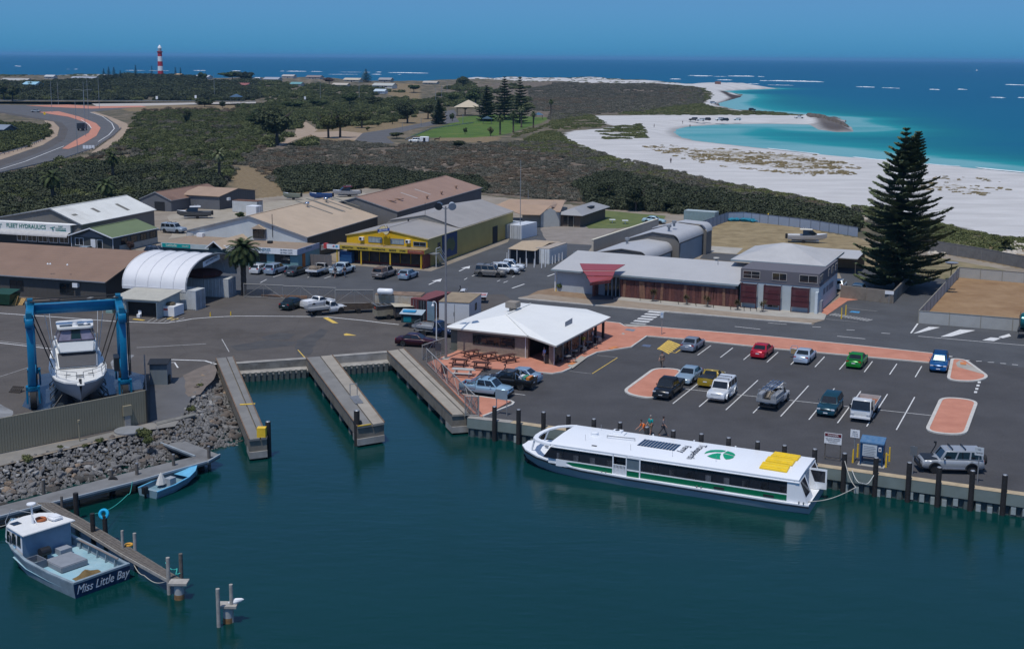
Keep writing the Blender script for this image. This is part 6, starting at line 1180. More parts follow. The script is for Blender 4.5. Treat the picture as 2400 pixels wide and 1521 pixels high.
for q in((p[0],p[1],r1),(p[1],p[2],r2,r1),(p[2],p[3],r2),(p[3],p[0],r1,r2)):rS(J2,list(q),GRT,.08)
m=MB();m.box(w*.75,d_*.45,3.0,w*.95,d_*.6,3.3);m.bd('solar_collector',DK,J2)
cT('clean white refrigerated container in front of the cream workshop',gp(1222,562),TA+R(90)+R(-4),6.1,m1=mat('reefer_white',(.62,.64,.66),.4,var=.04,sT=.1),m2=mat('reefer_end',(.5,.52,.54),.4,var=.05,sT=.2))
cT('weathered white container left of the clean refrigerated one',gp(1190,560),TA+R(90)+R(-4),6.1,m1=mat('reefer_dull',(.36,.38,.39),.5,var=.1,sT=.5),m2=mat('reefer_dull_end',(.33,.36,.38),.5,var=.1,sT=.5))
cc=gp(1257,618);cT('white container kiosk with dark picture panel beside the tan canopy',cc+E1*2.3,TA+R(90),7.4,m1=mat('kiosk_white',(.58,.6,.6),.5,var=.05,sT=.2),m2=mat('kiosk_front',(.66,.68,.68),.4),roofm=mat('kiosk_roof',(.36,.31,.26),.8,var=.2,sT=.5))
m=MB();q=gp(1262,612);P_=q+E2*-.05;K2=TH('kiosk_picture','blue and brown picture panel on the white container kiosk','sign',(P_.x,P_.y,0),TA);m.box(.1,-.12,.9,1.7,-.06,2.0);m.bd('panel',mat('picture',(.02,.05,.08),.5,c2=(.12,.09,.07),nS=3),K2);m=MB();m.tube((.75,-.14,1.6),(.75,-.12,1.6),.12);m.tube((1.1,-.14,1.6),(1.1,-.12,1.6),.12);m.bd('picture_eyes',mat('tanp',(.3,.2,.12),.6),K2)
cn=bf((1193,580),(1255,586),(1285,567),2.5,-24.9);C_=TH('canopy_stall','tan canvas canopy over a dark painted block of shade next to the white kiosk container','canopy',cn[0],cn[1]);w,d_=cn[2],max(5.,cn[3]+2)
m=MB();m.slab([(0,0,2.35),(w,0,2.35),(w,d_*.5,2.9),(0,d_*.5,2.9)],.06);m.slab([(0,d_*.5,2.9),(w,d_*.5,2.9),(w,d_,2.35),(0,d_,2.35)],.06);m.bd('canopy',mat('canvas_tan',(.40,.31,.21),.8,var=.08,sT=.2),C_)
m=MB();m.box(.1,.8,0,w-.1,d_-.2,2.3);m.bd('under_canopy_shade',mat('canopy_shade',(.035,.035,.038),.8,var=.5,nS=2),C_)  # dark block paints the shade beneath the canvas
for x in(.1,w*.33,w*.66,w-.1):m=MB();m.tube((x,.1,0),(x,.1,2.4),.05);m.bd('post',WH,C_)
GV=mat('vault_grey',(.42,.42,.425),.5,var=.04,nS=.5,sT=.08,wave=('Y',1.4,.12));GVW=met('vault_wall',(.165,.155,.14),'X');GVS=met('vault_side',(.12,.12,.125),'Y')
vb=TA+R(-1.5);vo=gp(1383,640);VX=VV((cos(vb),sin(vb),0));VY=VV((-VX.y,VX.x,0))
def vloc(x,y,z):q=mX.Rotation(-vb,3,'Z')@(gp(x,y,z)-VV((vo.x,vo.y,0)));q.z=z;return q
V1=TH('rescue_sheds','grey stepped sheds with curved eaves and tall blue roller doors behind the long office','building',(vo.x,vo.y,0),vb)
pw0=vloc(1388,563,3.2);pw1=vloc(1548,514,3.2)
m=MB();m.box(pw0.x-.1,pw0.y,0,pw0.x+.25,pw1.y,3.2);m.bd('parapet_wall',mat('parapet_cream',(.45,.40,.33),.85,var=.06,sT=.25),V1);m=MB();m.box(pw0.x-.16,pw0.y-.05,3.2,pw0.x+.3,pw1.y,3.3);m.bd('parapet_cap',mat('cap_cream',(.6,.56,.45),.7),V1)
def vault(xl,xr,y0,y1,hl,hr,hrid,doors=0,gm=GVW):
 rr0=1.1;W0=xr-xl;mx=xl+W0*.5;prof=[(xl,hl),(mx,hrid)]
 sl_=(hr-hrid)/(xr-mx)
 for k in range(7):
  a=pi/2*k/6;prof.append((xr-rr0+rr0*sin(a),hr-rr0*.0-rr0+rr0*cos(a)+.25*(1-k/6)))
 m=MB();pr=[(xl,hl-.15)]+prof;n=len(prof)
 m.add([(x,y0-.25,z)for x,z in prof]+[(x,y1,z)for x,z in prof],[(i,i+1,n+i+1,n+i)for i in range(n-1)]);
 m.add([(x,y0-.25,z-.12)for x,z in prof]+[(x,y0-.25,z)for x,z in prof],[(i,i+1,n+i+1,n+i)for i in range(n-1)]);m.bd('curved_roof',GV,V1,sM=30)
 m=MB();m.yprism([(xl,0),(xr-.12,0),(xr-.12,hr-rr0),(xr-rr0,hr-.05),(mx,hrid-.12),(xl,hl-.15)],y0,y0+.15);m.bd('front_wall',gm,V1)
 m=MB();m.yprism([(mx-W0*.22,hrid-.75),(mx+W0*.22,hrid-.75),(mx,hrid-.28)],y0-.06,y0-.01);m.bd('gable_vent',GVS,V1)
 m=MB();m.box(xr-.25,y0+.15,0,xr-.12,y1,hr-rr0);m.bd('side_wall',GVS,V1)
 for k in range(doors):
  a=y0+.6+(y1-y0-.8)*k/doors;m=MB();m.box(xr-.12,a,0,xr-.06,a+(y1-y0-1.)/doors-.3,hr-rr0-.25);m.bd('roller_door',met('roller_blue',(.20,.26,.32),'Y',st=.1),V1)
p=vloc(1408,585,3.0);q=vloc(1505,597,3.0);f1=vloc(1556,572,3.0)
vx0,vx1=p.x+.2,q.x+1.2;h1=3.2
yA_=vloc(1470,596,3.).y;yB_=vloc(1560,590,2.5).y
vault(vx0,vx1,yA_,yA_+11.5,3.0,3.4,3.9,1,mat('vault_tan',(.21,.18,.145),.85,var=.05))
vault(vx0+.6,vx1+1.2,yA_+11.5,yA_+24,3.7,4.7,5.2,1)
vault(vx0+.6,vx1+1.8,yA_+24,yA_+27,4.0,5.0,5.4,0)
for x,y,zz in((1470,565,4.0),(1568,535,5.6),(1580,525,6.0)):p=vloc(x,y,zz);m=MB();m.lathe([(.2,-.4),(.2,.1),(.4,.2),(.4,.5),(.1,.6)],12,p);m.bd('roof_ventilator',Zs_,V1,sM=50)
cT('pale blue green shipping container by the dark bushes',gp(1602,523),TA+R(-4),6.6,H=2.6,m1=mat('container_aqua',(.20,.28,.29),.55,wave=('X',1.9,.4),var=.08,sT=.2),m2=mat('container_aqua2',(.24,.33,.34),.55),roofm=mat('container_top',(.36,.42,.42),.5))
def pF(name,lB,pts,h,pm,fm,step=2.4,cat='fence',rail=True,th=.05):
 t=TH(name,lB,cat,(0,0,0));P_=[VV((*gp(*q)[:2],0))for q in pts];me_c={}
 for a,b in zip(P_[:-1],P_[1:]):
  d=b-a;n=max(1,round(d.length/step));ang=atan2(d.y,d.x);L=d.length/n
  key=round(L,3);m=MB();m.box(.04,-th/2,.03,L-.04,th/2,h);me=m.mesh('fence_panel',pm);m=MB();m.box(-.05,-.06,0,.05,.06,h+.06);mp=m.mesh('fence_post',fm)
  for k in range(n):inst('fence_panel',me,t,a+d*k/n,(0,0,ang));inst('fence_post',mp,t,a+d*k/n,(0,0,ang))
  if rail:m=MB();m.beam(a+VV((0,0,h+.02)),b+VV((0,0,h+.02)),.12,.08);m.bd('top_rail',fm,t)
 return t
pF('colour_fence','blue metal fence running from the grey sheds around the dry field',((1642,542),(1706,519),(1742,518),(1800,525),(1900,537),(2010,556)),1.8,met('fence_blue',(.27,.32,.40),'X',sT=.1),mat('fence_post_blue',(.10,.12,.16),.7))
pF('long_fence','long grey panel fence between the pine and the dunes on the right',((2120,580),(2190,592),(2300,610),(2400,630),(2560,660)),2.0,mat('panel_grey',(.15,.145,.14),.85,var=.15,sT=.4),mat('post_grey',(.19,.18,.17),.8),4.)
ZC=mat('panel_zinc',(.37,.37,.35),.7,var=.06,nS=.8,sT=.2,wave=('X',1.2,.2));ZP=mat('rail_tan',(.25,.235,.2),.8)
pF('compound_fence','pale zinc compound fence enclosing the bare soil at the right edge',((2152,758),(2372,776),(2600,796)),1.62,ZC,ZP,3.2)
pF('compound_fence','receding side of the zinc compound fence with wooden posts inside',((2152,758),(2247,651)),1.62,ZC,ZP,3.2);pF('compound_fence','far side of the zinc compound fence beyond the bare soil',((2247,651),(2400,664),(2560,680)),1.62,ZC,ZP,3.2)
pF('block_wall','stained tan block wall under the big pine with white notice',((1970,698),(2092,712)),1.75,mat('tan_block',(.21,.185,.155),.9,var=.12,nS=1.2,sT=.6),mat('tan_block_post',(.24,.21,.18),.9),4.,'wall',th=.2)
pF('block_wall','tan block wall running back from the corner beneath the big pine',((2092,712),(2136,665)),1.75,MATS['tan_block'],MATS['tan_block_post'],4.,'wall',th=.2)
SKR=mat('office_roof',(.43,.425,.42),.5,wave=('X',1.4,.2),var=.04,nS=.3,sT=.1);OFW=mat('office_wall',(.40,.43,.45),.8,var=.05,sT=.15)
fr=bf((1300,640),(1729,676),(1738,640),2.7,-24.9);o_,a_,W_,_=fr;wb0=toloc(o_,a_,gp(1301,683,0));wb1=toloc(o_,a_,gp(1733,720,0));yF=(wb0.y+wb1.y)/2
lf=lambda x,y,z=0:toloc(o_,a_,gp(x,y,z))
bz=4.0;bl,br=lf(1340,586,bz),lf(1738,616,bz);fl,fr_=lf(1292,630,2.85),lf(1731,668,2.85)
O1=TH('long_office','long single storey office with pale grey skillion roof and red brown timber screen','building',o_,a_)
y0=yF-.65;fl,fr_=fp(o_,a_,1292,630,y0),fp(o_,a_,1731,668,y0);x0,x1=fl.x,fr_.x;ZF=(fl.z+fr_.z)/2
bk_=[xp(o_,a_,1340,586,x0+.2),xp(o_,a_,1738,616,x1)];y1=(bl.y+br.y)/2;y1=max(y0+6.5,min(y1,y0+10));bz=sum(fp(o_,a_,a_x,a_y,y1).z for a_x,a_y in((1340,586),(1738,616)))/2
rS(O1,[(x0,y0,ZF),(x1,y0,ZF),(x1,y1,bz),(x0,y1,bz)],SKR,.12)
m=MB();m.beam((x0,y0-.08,ZF-.1),(x1,y0-.08,ZF-.1),.16,.22);m.bd('gutter',mat('gutter_grey',(.25,.30,.32),.5),O1)
m=MB();m.xprism([(yF,0),(y1-.6,0),(y1-.6,bz-.35),(yF,ZF-.1)],x0+.6,x1-.7);m.bd('wall',OFW,O1)
m=MB();m.tube((wb0.x-.1,yF-.1,0),(wb0.x-.1,yF-.1,2.8),.1);m.bd('white_column',WH,O1)
TIM=[mat('screen_timber_%d'%k,c,.8,var=.2,nS=3)for k,c in eN(((.105,.035,.028),(.135,.05,.038),(.085,.03,.028),(.19,.095,.06)))]
sx0,sx1=lf(1460,693,0).x,lf(1733,719,0).x;n=40;m=MB();m.box(sx0,yF-.3,.05,sx1,yF-.25,2.55);m.bd('screen_backing',TIM[2],O1)
rgx=random.Random(4)
for k in range(n):
 a,b=sx0+(sx1-sx0)*k/n+.02,sx0+(sx1-sx0)*(k+1)/n-.02;c=3 if k%7 in(0,1)and k%3 else rgx.choice((0,1,2,0));s=rgx.uniform(-.22,.22)
 m=MB();d=yF-.34-(.05 if c==3 else 0);m.add([(a,d,.1),(b,d,.1),(b+s,d,2.5),(a+s,d,2.5),(a,d+.05,.1),(b,d+.05,.1),(b+s,d+.05,2.5),(a+s,d+.05,2.5)],[(0,1,2,3),(7,6,5,4),(0,4,5,1),(1,5,6,2),(2,6,7,3),(3,7,4,0)]);m.bd('screen_board',TIM[c],O1)
e0,e1_=lf(1400,700,0).x,lf(1456,694,0).x
m=MB();m.box(e0,yF-.02,0,e1_,yF+.0,2.7);m.bd('entry_glass',GLASS,O1)
for k in range(5):m=MB();xx=e0+(e1_-e0)*k/4;m.box(xx-.06,yF-.12,0,xx+.06,yF-.02,2.7);m.bd('entry_mullion',mat('mullion',(.3,.33,.36),.5),O1)
m=MB();a,b=lf(1397,699,0),lf(1380,672,0);m.box(e0-1.2,yF-1.6,0,e0-.9,yF+.02,2.8);m.bd('timber_fin',TIM[1],O1);m=MB();m.tube((e0+2.2,yF-2.6,0),(e0+2.2,yF-2.6,3.),.06);m.bd('canopy_column',DK,O1)
RC=mat('canopy_red',(.28,.055,.055),.45,var=.06)
zc=[4.5,4.1,3.75,3.3];pc=[((1359,617.5),(1465,620)),((1366,635),(1441,636)),((1375,647.5),(1437,648.5)),((1383,664),(1431,658))]
for k in range(3):
 (a,b),(c,d)=pc[k],pc[k+1];A_,B_,C_,D_=lf(*a,zc[k]),lf(*b,zc[k]),lf(*d,zc[k+1]),lf(*c,zc[k+1])
 rS(O1,[(D_.x,D_.y,zc[k+1]+.12),(C_.x,C_.y,zc[k+1]+.12),(B_.x,B_.y,zc[k]),(A_.x,A_.y,zc[k])],RC,.08,'red_canopy')
 m=MB();m.beam((D_.x,D_.y-.03,zc[k+1]-.16),(C_.x,C_.y-.03,zc[k+1]-.16),.08,.26);m.bd('canopy_edge',mat('canopy_dark',(.12,.02,.02),.6),O1)
for x,y in((1347,594),(1382,597),(1430,600),(1479,604.5),(1529,608),(1580,612),(1631,616)):p=lf(x,y,3.8);m=MB();m.cbox((p.x,p.y,3.95),(.35,.2,.25));m.bd('roof_vent',Zs_,O1)
p=lf(1682,636,3.4);m=MB();m.tube((p.x,p.y,3.2),(p.x,p.y,5.0),.05);m.beam((p.x,p.y,3.5),(p.x+.9,p.y,3.4),.05);m.bd('roof_mast',Zs_,O1);m=MB();q=lf(1679,607,4.2);m.lathe([(.2,0),(.2,.5),(.45,.55),(.45,.7),(.1,.75)],12,(q.x,q.y,3.7));m.bd('flue',mat('flue_cream',(.5,.48,.42),.6),O1)
TW=TA+R(.5);pr=gp(1917,735);pl_=gp(1741,721);pb=gp(1962,695);exx=VV((cos(TW),sin(TW),0));eyy=VV((-exx.y,exx.x,0));W_=(pr-pl_).dot(exx)+.6;D_=(pb-pr).dot(eyy);o_=pr-exx*W_;Q1=TH('two_storey_office','two storey pale blue grey office with hip roof and three red mesh screens','building',o_,TW)
LW=mat('lower_wall_blue',(.42,.48,.51),.75,var=.05,sT=.12,wave=('X',.9,.1));UWl=mat('upper_wall_grey',(.115,.11,.125),.75,var=.04);H1z,H2z=3.55,5.25
m=MB();m.box(0,0,0,W_,D_,H1z);m.bd('lower_wall',LW,Q1);m=MB();m.box(.02,.02,H1z,W_-.02,D_-.02,H2z);m.bd('upper_wall',UWl,Q1);m=MB();m.box(-.05,-.05,H1z-.06,W_+.05,D_+.05,H1z+.06);m.bd('string_course',UWl,Q1)
def qf(x,y,z):q=mX.Rotation(-TW,3,'Z')@(gp(x,y,z)-VV((o_.x,o_.y,0)));return q
ZE=5.35;c1,c2,c3=qf(1711,609,ZE),qf(1935,624,ZE),qf(1986,591,ZE);ex0,ex1=c1.x,c2.x;ey0,ey1=c2.y,c3.y;ap=(ex0+(ex1-ex0)*.52,ey0+(ey1-ey0)*.5,7.1);ap2=(ap[0]-1.2,ap[1]+.2,7.1)
cs_=[(ex0,ey0,ZE),(ex1,ey0,ZE),(ex1,ey1,ZE),(ex0,ey1,ZE)]
for q in((cs_[0],cs_[1],ap,ap2),(cs_[1],cs_[2],ap),(cs_[2],cs_[3],ap2,ap),(cs_[3],cs_[0],ap2)):rS(Q1,list(q),met('hip_roof_grey',(.43,.425,.42),'X',st=.15,sT=.08),.1)
m=MB()
for a,b in zip(cs_,cs_[1:]+cs_[:1]):m.beam(VV(a)-VV((0,0,.12)),VV(b)-VV((0,0,.12)),.12,.24)
m.bd('fascia_gutter',MATS['gutter_grey'],Q1)
zx=lambda zz:W_*(zz-275)/(1660-275)
WFR=mat('window_frame_tan',(.34,.32,.30),.6)
for a,b,n in((318,625,2),(838,1095,2),(1312,1630,2)):win(Q1,'f',(zx(a),.02,3.95),zx(b)-zx(a),1.05,n,WFR,None,'upper_window',hs=(a==318))
for a,w_ in((.25,1.),(1.5,.9),(6.2,1.0),(8.6,1.6),(D_-2.0,1.6)):win(Q1,'r',(W_-.02,a,4.0),w_,.95,2,WFR,None,'side_window')
for a in(3.0,5.2,7.2,8.8):win(Q1,'r',(W_,a,2.0),1.3,.8,1,mat('shutter_grey',(.2,.22,.25),.6),mat('louvre',(.16,.18,.21),.6),'lower_window')
MESH=mat('screen_mesh_red',(.085,.016,.022),.6,alpha=.80);FRM=mat('screen_frame_red',(.06,.012,.016),.5)
for k,(a,b)in eN(((320,590),(725,1015),(1210,1510))):
 xa,xb=zx(a),zx(b);S_=TH('mesh_screen',['left','middle','right'][k]+' red perforated mesh screen on the front of the two storey office','screen',o_,TW,'red mesh sun screens');yy=-.75
 for z0,z1 in((.85,1.55),(1.6,2.3),(2.35,3.3)):m=MB();m.box(xa+.06,yy,z0,xb-.06,yy+.03,z1);m.bd('mesh_panel',MESH,S_)
 m=MB()
 for x in(xa,xb):m.box(x-.06,yy-.04,.0,x+.06,yy+.06,3.35)
 for z_ in(.05,.8,1.56,2.31,3.32):m.box(xa,yy-.04,z_-.04,xb,yy+.06,z_+.04)
 for x in(xa,xb):m.box(x-.04,yy,3.28,x+.04,.0,3.34);m.box(x-.04,yy,.0,x+.04,.0,.06)
 m.bd('screen_frame',FRM,S_)
 win(Q1,'f',(xa+.35,0,.3 if k==1 else 1.0),(xb-xa)-.7,2.4 if k==1 else 1.9,2,WFR,None,'ground_window')
m=MB();m.box(W_-.35,-.7,0,W_+.0,-.02,2.9);m.bd('white_blade_wall',mat('blade_white',(.55,.60,.62),.7),Q1)
m=MB();m.box(W_,.6,.0,W_+.35,1.6,1.6);m.bd('meter_box',mat('meter',(.25,.27,.3),.6),Q1)
cp=bf((1880,600),(2010,607),(2030,590),2.6,-24.9);C_=TH('carport','low flat roofed carport with tan wall behind the two storey office','carport',cp[0],cp[1]);w=cp[2]
m=MB();m.slab([(0,0,2.6),(w,0,2.6),(w,7,2.9),(0,7,2.9)],.12);m.bd('roof',SKR,C_);m=MB();m.box(0,6.5,0,w,6.8,2.6);m.bd('tan_wall',mat('carport_tan',(.30,.21,.12),.85,var=.1),C_)
for x in(.3,w*.5,w-.3):m=MB();m.tube((x,.3,0),(x,.3,2.6),.07);m.bd('post',WOODD,C_)
CR=mat('cafe_roof',(.74,.74,.71),.5,wave=('Y',1.4,.12),var=.03,nS=.3,sT=.08);CW_=mat('cafe_brick',(.25,.20,.155),.9,var=.1,nS=2,sT=.1)
def brickify(M,sc_,c1,c2,mortar=(.2,.18,.16)):
 n=M.node_tree.nodes;l=M.node_tree.links;b=n['Principled BSDF'];tc=n.new('ShaderNodeTexCoord');mp=n.new('ShaderNodeMapping');mp.inputs['Rotation'].default_value=(R(90),0,0);br=n.new('ShaderNodeTexBrick');SV(br,'Scale',sc_)
 SV(br,'Color1',(*c1,1));SV(br,'Color2',(*c2,1));SV(br,'Mortar',(*mortar,1));SV(br,'Mortar Size',.012)
 l.new(tc.outputs['Object'],mp.inputs[0]);l.new(mp.outputs[0],br.inputs['Vector']);l.new(br.outputs['Color'],b.inputs['Base Color'])
brickify(CW_,2.2,(.27,.215,.165),(.22,.175,.135))
ZE=2.75;cu=lambda x,y,z:vl(gp(x,y,z))
CFe=TH('cafe','cafe with large off-white hip roof, tan brick room and open verandah on red paving','cafe',(0,0,0),TA)
u_l=cu(1043,766,ZE)[0];v_f=cu(1041,766,ZE)[1];u_b,v_b=cu(1237,788,ZE);u_c,v_c=cu(1303,807,ZE);u_d,v_d=cu(1431,740,ZE);
vback=v_f+16.8;rg1=(*cu(1187,737,3.9),3.9);rg2=(*cu(1243.6,712,3.9),3.9)
P0,P1,P2,P3,P4,P5=(u_l,v_f,ZE),(u_b,v_f,ZE),(u_c,v_c,2.6),(u_d,v_d,2.6),(cu(1380,722,ZE)[0],vback,ZE),(u_l,vback,ZE)
rS(CFe,[P0,P1,rg1],CR,.1)
m=MB();top=[P1,P2,P3,P4,rg2,rg1];cN=[(p[0],p[1],p[2])for p in top]
m.add(cN+[(p[0],p[1],p[2]-.1)for p in cN],[(0,1,5),(1,2,4,5),(2,3,4),(0,6,7,1),(1,7,8,2),(2,8,9,3)]);m.bd('roof_panel',CR,CFe)
rS(CFe,[P4,P5,rg2],CR,.1);rS(CFe,[P5,P0,rg1,rg2],CR,.1)
m=MB()
for a,b in((P0,P1),(P1,P2),(P2,P3),(P3,P4)):m.beam(VV(a)-VV((0,0,.1)),VV(b)-VV((0,0,.1)),.12,.16)
m.bd('gutter',mat('gutter_cream',(.42,.40,.36),.6),CFe);m=MB();m.beam(VV(P1)+VV((0,0,.05)),VV(rg1)+VV((0,0,.05)),.2,.05);m.beam(VV(rg1)+VV((0,0,.05)),VV(rg2)+VV((0,0,.05)),.2,.05);m.bd('ridge_cap',CR,CFe)
bw=cu(1226,846,0);wl,wr,wf=cu(1046,830,0)[0]+.35,bw[0]+.1,v_f+.5
m=MB();m.box(wl,wf,0,wr,vback-.6,ZE-.12);m.bd('wall',CW_,CFe)
wa,wb=cu(1109,806,1.)[0],cu(1205,818,1.)[0];win(CFe,'f',(wa,wf,1.05),wb-wa,1.15,3,DK,None,'servery_window',.06)
m=MB();m.box(wr,wf+.4,0,wr+.03,vback-4,2.5);m.bd('glazed_wall',mat('cafe_glass',(.012,.011,.011),.35,var=.5,nS=1),CFe)
m=MB();m.box(wl+.05,wf-.05,0,wr-.05,wf-.01,.22);m.bd('plinth_course',mat('sand_brick',(.36,.27,.19),.9),CFe)
pc0=cu(1292,856,0);m=MB();m.box(pc0[0]-.25,pc0[1]-.1,.1,pc0[0]+.25,pc0[1]+.5,2.6);m.bd('brick_pier',CW_,CFe)
m=MB();m.pipe([(pc0[0]+.4,pc0[1]-.15,.1),(pc0[0]+.4,pc0[1]-.15,2.1),(P2[0]-.1,P2[1]+.1,2.45)],.05,8);q=cu(1224,845,0);m.pipe([(q[0],wf-.06,.1),(q[0],wf-.06,2.6)],.05,8);m.bd('downpipe',WH,CFe)
pe=[cu(1416,788,0),cu(1392,800,0)]
for k in range(7):
 t_=k/6;x_=P2[0]-.75;y_=P2[1]+1.2+(P3[1]-P2[1]-1.8)*t_;m=MB();r0=.13 if k>=5 else .06
 m.box(x_-r0,y_-r0,.1,x_+r0,y_+r0,2.6);m.bd('verandah_post',mat('post_dark',(.04,.03,.03),.6)if k>=5 else Zs_,CFe)
for k in range(3):m=MB();y_=P2[1]+1.3+k*4;m.box(P2[0]-.78,y_,.1,P2[0]-.76,y_+3.6,2.4);m.bd('shade_tinted_blind',mat('shade_tinted_blind',(.02,.018,.018),.3,alpha=.6),CFe)  # blinds coloured near black to paint in the shaded verandah interior
m=MB();q=((P0[0]+rg1[0])/2+.6,rg1[1]+3.2);m.box(rg1[0]-.9,rg1[1]+2.6,3.6,rg1[0]-.2,rg1[1]+3.3,4.15);m.box(rg1[0]-1.25,rg1[1]+2.25,4.15,rg1[0]+.15,rg1[1]+3.65,4.85);o=m.bd('evaporative_cooler',mat('cooler_beige',(.25,.22,.185),.8,var=.1),CFe);bv(o,.06,2)
a=cu(1333,756,3.3);m=MB();m.add([(a[0],a[1]-1.1,3.0),(a[0],a[1]+1.1,3.0),(a[0],a[1]+1.1,3.65),(a[0],a[1]-1.1,3.55)],[(0,1,2,3)]);m.bd('roof_sign',mat('sign_back_grey',(.22,.24,.28),.6),CFe)
m=MB();a0=cu(1041,830,0);m.box(a0[0]-.3,v_f+.6,0,wl,v_f+3,2.5);m.bd('side_store',mat('side_olive',(.12,.125,.10),.85),CFe)
sH('verandah_floor',[tuple(uv(u,v)[:2])for u,v in((wr,wf+.6),(P2[0]-.4,P2[1]+1.2),(P3[0]-.3,P3[1]),(wr,P3[1]))],.112,mat('shaded_red_paving',(.20,.085,.065),.9,var=.15))  # darker copy of the red paving, roof shade painted into the floor
fa,fb_=gp(-160,1098),gp(345,990.5);d=fb_-fa;hF=3.0;t=TH('slatted_fence','tall beige corrugated fence slats along the boat yard above the rocks','fence',(fa.x,fa.y,0),atan2(d.y,d.x))
BGE=mat('slat_beige',(.255,.225,.155),.75,var=.05,nS=.8,sT=.12);m=MB();m.box(0,0,.04,.185,.045,hF);m.box(.185,.02,.04,.235,.04,hF);me=m.mesh('slat',BGE)
n=min(290,int(d.length/.235));
for k in range(n):inst('slat',me,t,(d.length-(k+1)*.235,0,random.uniform(-.01,.01)))
m=MB();m.box(d.length-n*.235,-.0,hF,d.length,.08,hF+.06);m.bd('top_rail',mat('rail_cream',(.36,.32,.23),.7),t)
pF('side_fence','dark sheet return of the boat yard fence beside the ramp',((346,991),(341,900)),3.0,mat('fence_dark',(.05,.045,.045),.8),DK,2.5)
p=gp(298,1000);t=TH('meter_pedestal','beige electrical box on a pier in front of the slatted fence','box',p,R(40));m=MB();m.box(-.25,-.25,0,.25,.25,1.1);m.bd('plinth',CONC,t);m=MB();m.box(-.4,-.3,1.1,.4,.3,2.0);m.bd('box',BGE,t)
p=gp(187,1034);t=TH('light_bollard','thin pale post with round head in front of the slatted fence','post',p);m=MB();m.tube((0,0,0),(0,0,1.7),.06);m.bd('post',BGE,t);m=MB();m.tube((0,0,1.7),(0,0,1.9),.12);m.bd('head',BGE,t)
p=gp(303,1010);t=TH('tank_cover','round pale concrete tank lid on the ground by the rocks','manhole',p);m=MB();m.lathe([(1.3,0),(1.3,.12),(1.15,.16),(.1,.17)],20);m.bd('lid',mat('lid_grey',(.2,.21,.22),.9),t)
p=gp(352,902);t=TH('pump_shed','small grey ribbed metal shed at the top of the boat ramp','shed',p,R(3));m=MB();m.box(0,0,0,1.75,2.0,2.2);m.bd('wall',met('pump_grey',(.17,.20,.22),'X',st=.4),t);m=MB();m.slab([(-.15,-.2,2.2),(1.9,-.2,2.2),(1.9,1,2.5),(-.15,1,2.5)],.06);m.slab([(-.15,1,2.5),(1.9,1,2.5),(1.9,2.2,2.2),(-.15,2.2,2.2)],.06);m.bd('roof',DK,t)
p=gp(390,900);m=MB();m.box(0,0,0,.35,.5,.9);o=m.bd('dark_bin',DK);o.location=p;tag(o,'small black bin beside the grey pump shed','bin')
_wm=MB();_wm.lathe([(.20,-.11),(.31,-.115),(.335,-.08),(.335,.08),(.31,.115),(.20,.11)],20);WME=_wm.mesh('tyre',TYRE,40)
_rm=MB();_rm.lathe([(.03,-.09),(.19,-.095),(.21,-.10),(.21,.10),(.19,.095),(.03,.09)],20);RME=_rm.mesh('rim',RIM,40)
_rk=MB();_rk.lathe([(.03,-.09),(.19,-.095),(.21,-.10),(.21,.10),(.19,.095),(.03,.09)],20);RMK=_rk.mesh('rim',DK,40)
def wheel(par,x,y,r,dark=False):
 s=r/.335;w=inst('wheel',WME,par,(x,y,r),(R(90),0,0),(s,s,1.0));inst('rim',RMK if dark else RME,w,(0,0,0),(0,0,0),(1,1,1.12));return w
def iP(pts,x):
 for(x0,z0),(x1,z1)in zip(pts[:-1],pts[1:]):
  if x0<=x<=x1:t=(x-x0)/max(1e-9,(x1-x0));return z0+(z1-z0)*t
 return pts[0][1]if x<pts[0][0]else pts[-1][1]
def lw(par,L,Wd,top,clr,wx_,wr,m_,x0=None,x1=None,name='body'):
 x0=-L/2 if x0 is None else x0;x1=L/2 if x1 is None else x1;xs_=set([x0,x1]+[L*p for p,_ in top if x0<L*p<x1])
 for w in wx_:
  for k in range(9):a=pi*k/8;xs_.add(round(w+(wr+.07)*cos(a),4))
 k=x0
 while k<x1:xs_.add(round(k,3));k+=L/14
 xs_=sorted(x for x in xs_ if x0-1e-6<=x<=x1+1e-6);rings=[]
 for x in xs_:
  zb=clr
  for w in wx_:
   d=abs(x-w)
   if d<wr+.069:zb=max(zb,wr+sqrt(max(0,(wr+.07)**2-d*d))*.98)
  zt=iP([(p*L,z)for p,z in top],x);e=abs(2*x/L);hw=Wd/2*(1-.10*e**5-.03*e**2);tuck=.07*e**8
  zb2=min(zb+(.12 if zb==clr else .02),zt-.2);rings.append([(x,-hw*.88,zb+tuck),(x,-hw,zb2+tuck),(x,-hw*1.0,(zb2+zt)/2+.03),(x,-hw*.965,zt-.10),(x,-hw*.87,zt-.015),(x,0,zt+.025),(x,hw*.87,zt-.015),(x,hw*.965,zt-.10),(x,hw*1.0,(zb2+zt)/2+.03),(x,hw,zb2+tuck),(x,hw*.88,zb+tuck)])
 m=MB();m.loft(rings);o=m.bd(name,m_,par,sM=50)
 u=MB();u.box(x0+.25,-Wd/2+.24,clr+.02,x1-.25,Wd/2-.24,wr*2+.02);u.bd('underbody',DK,par);return o
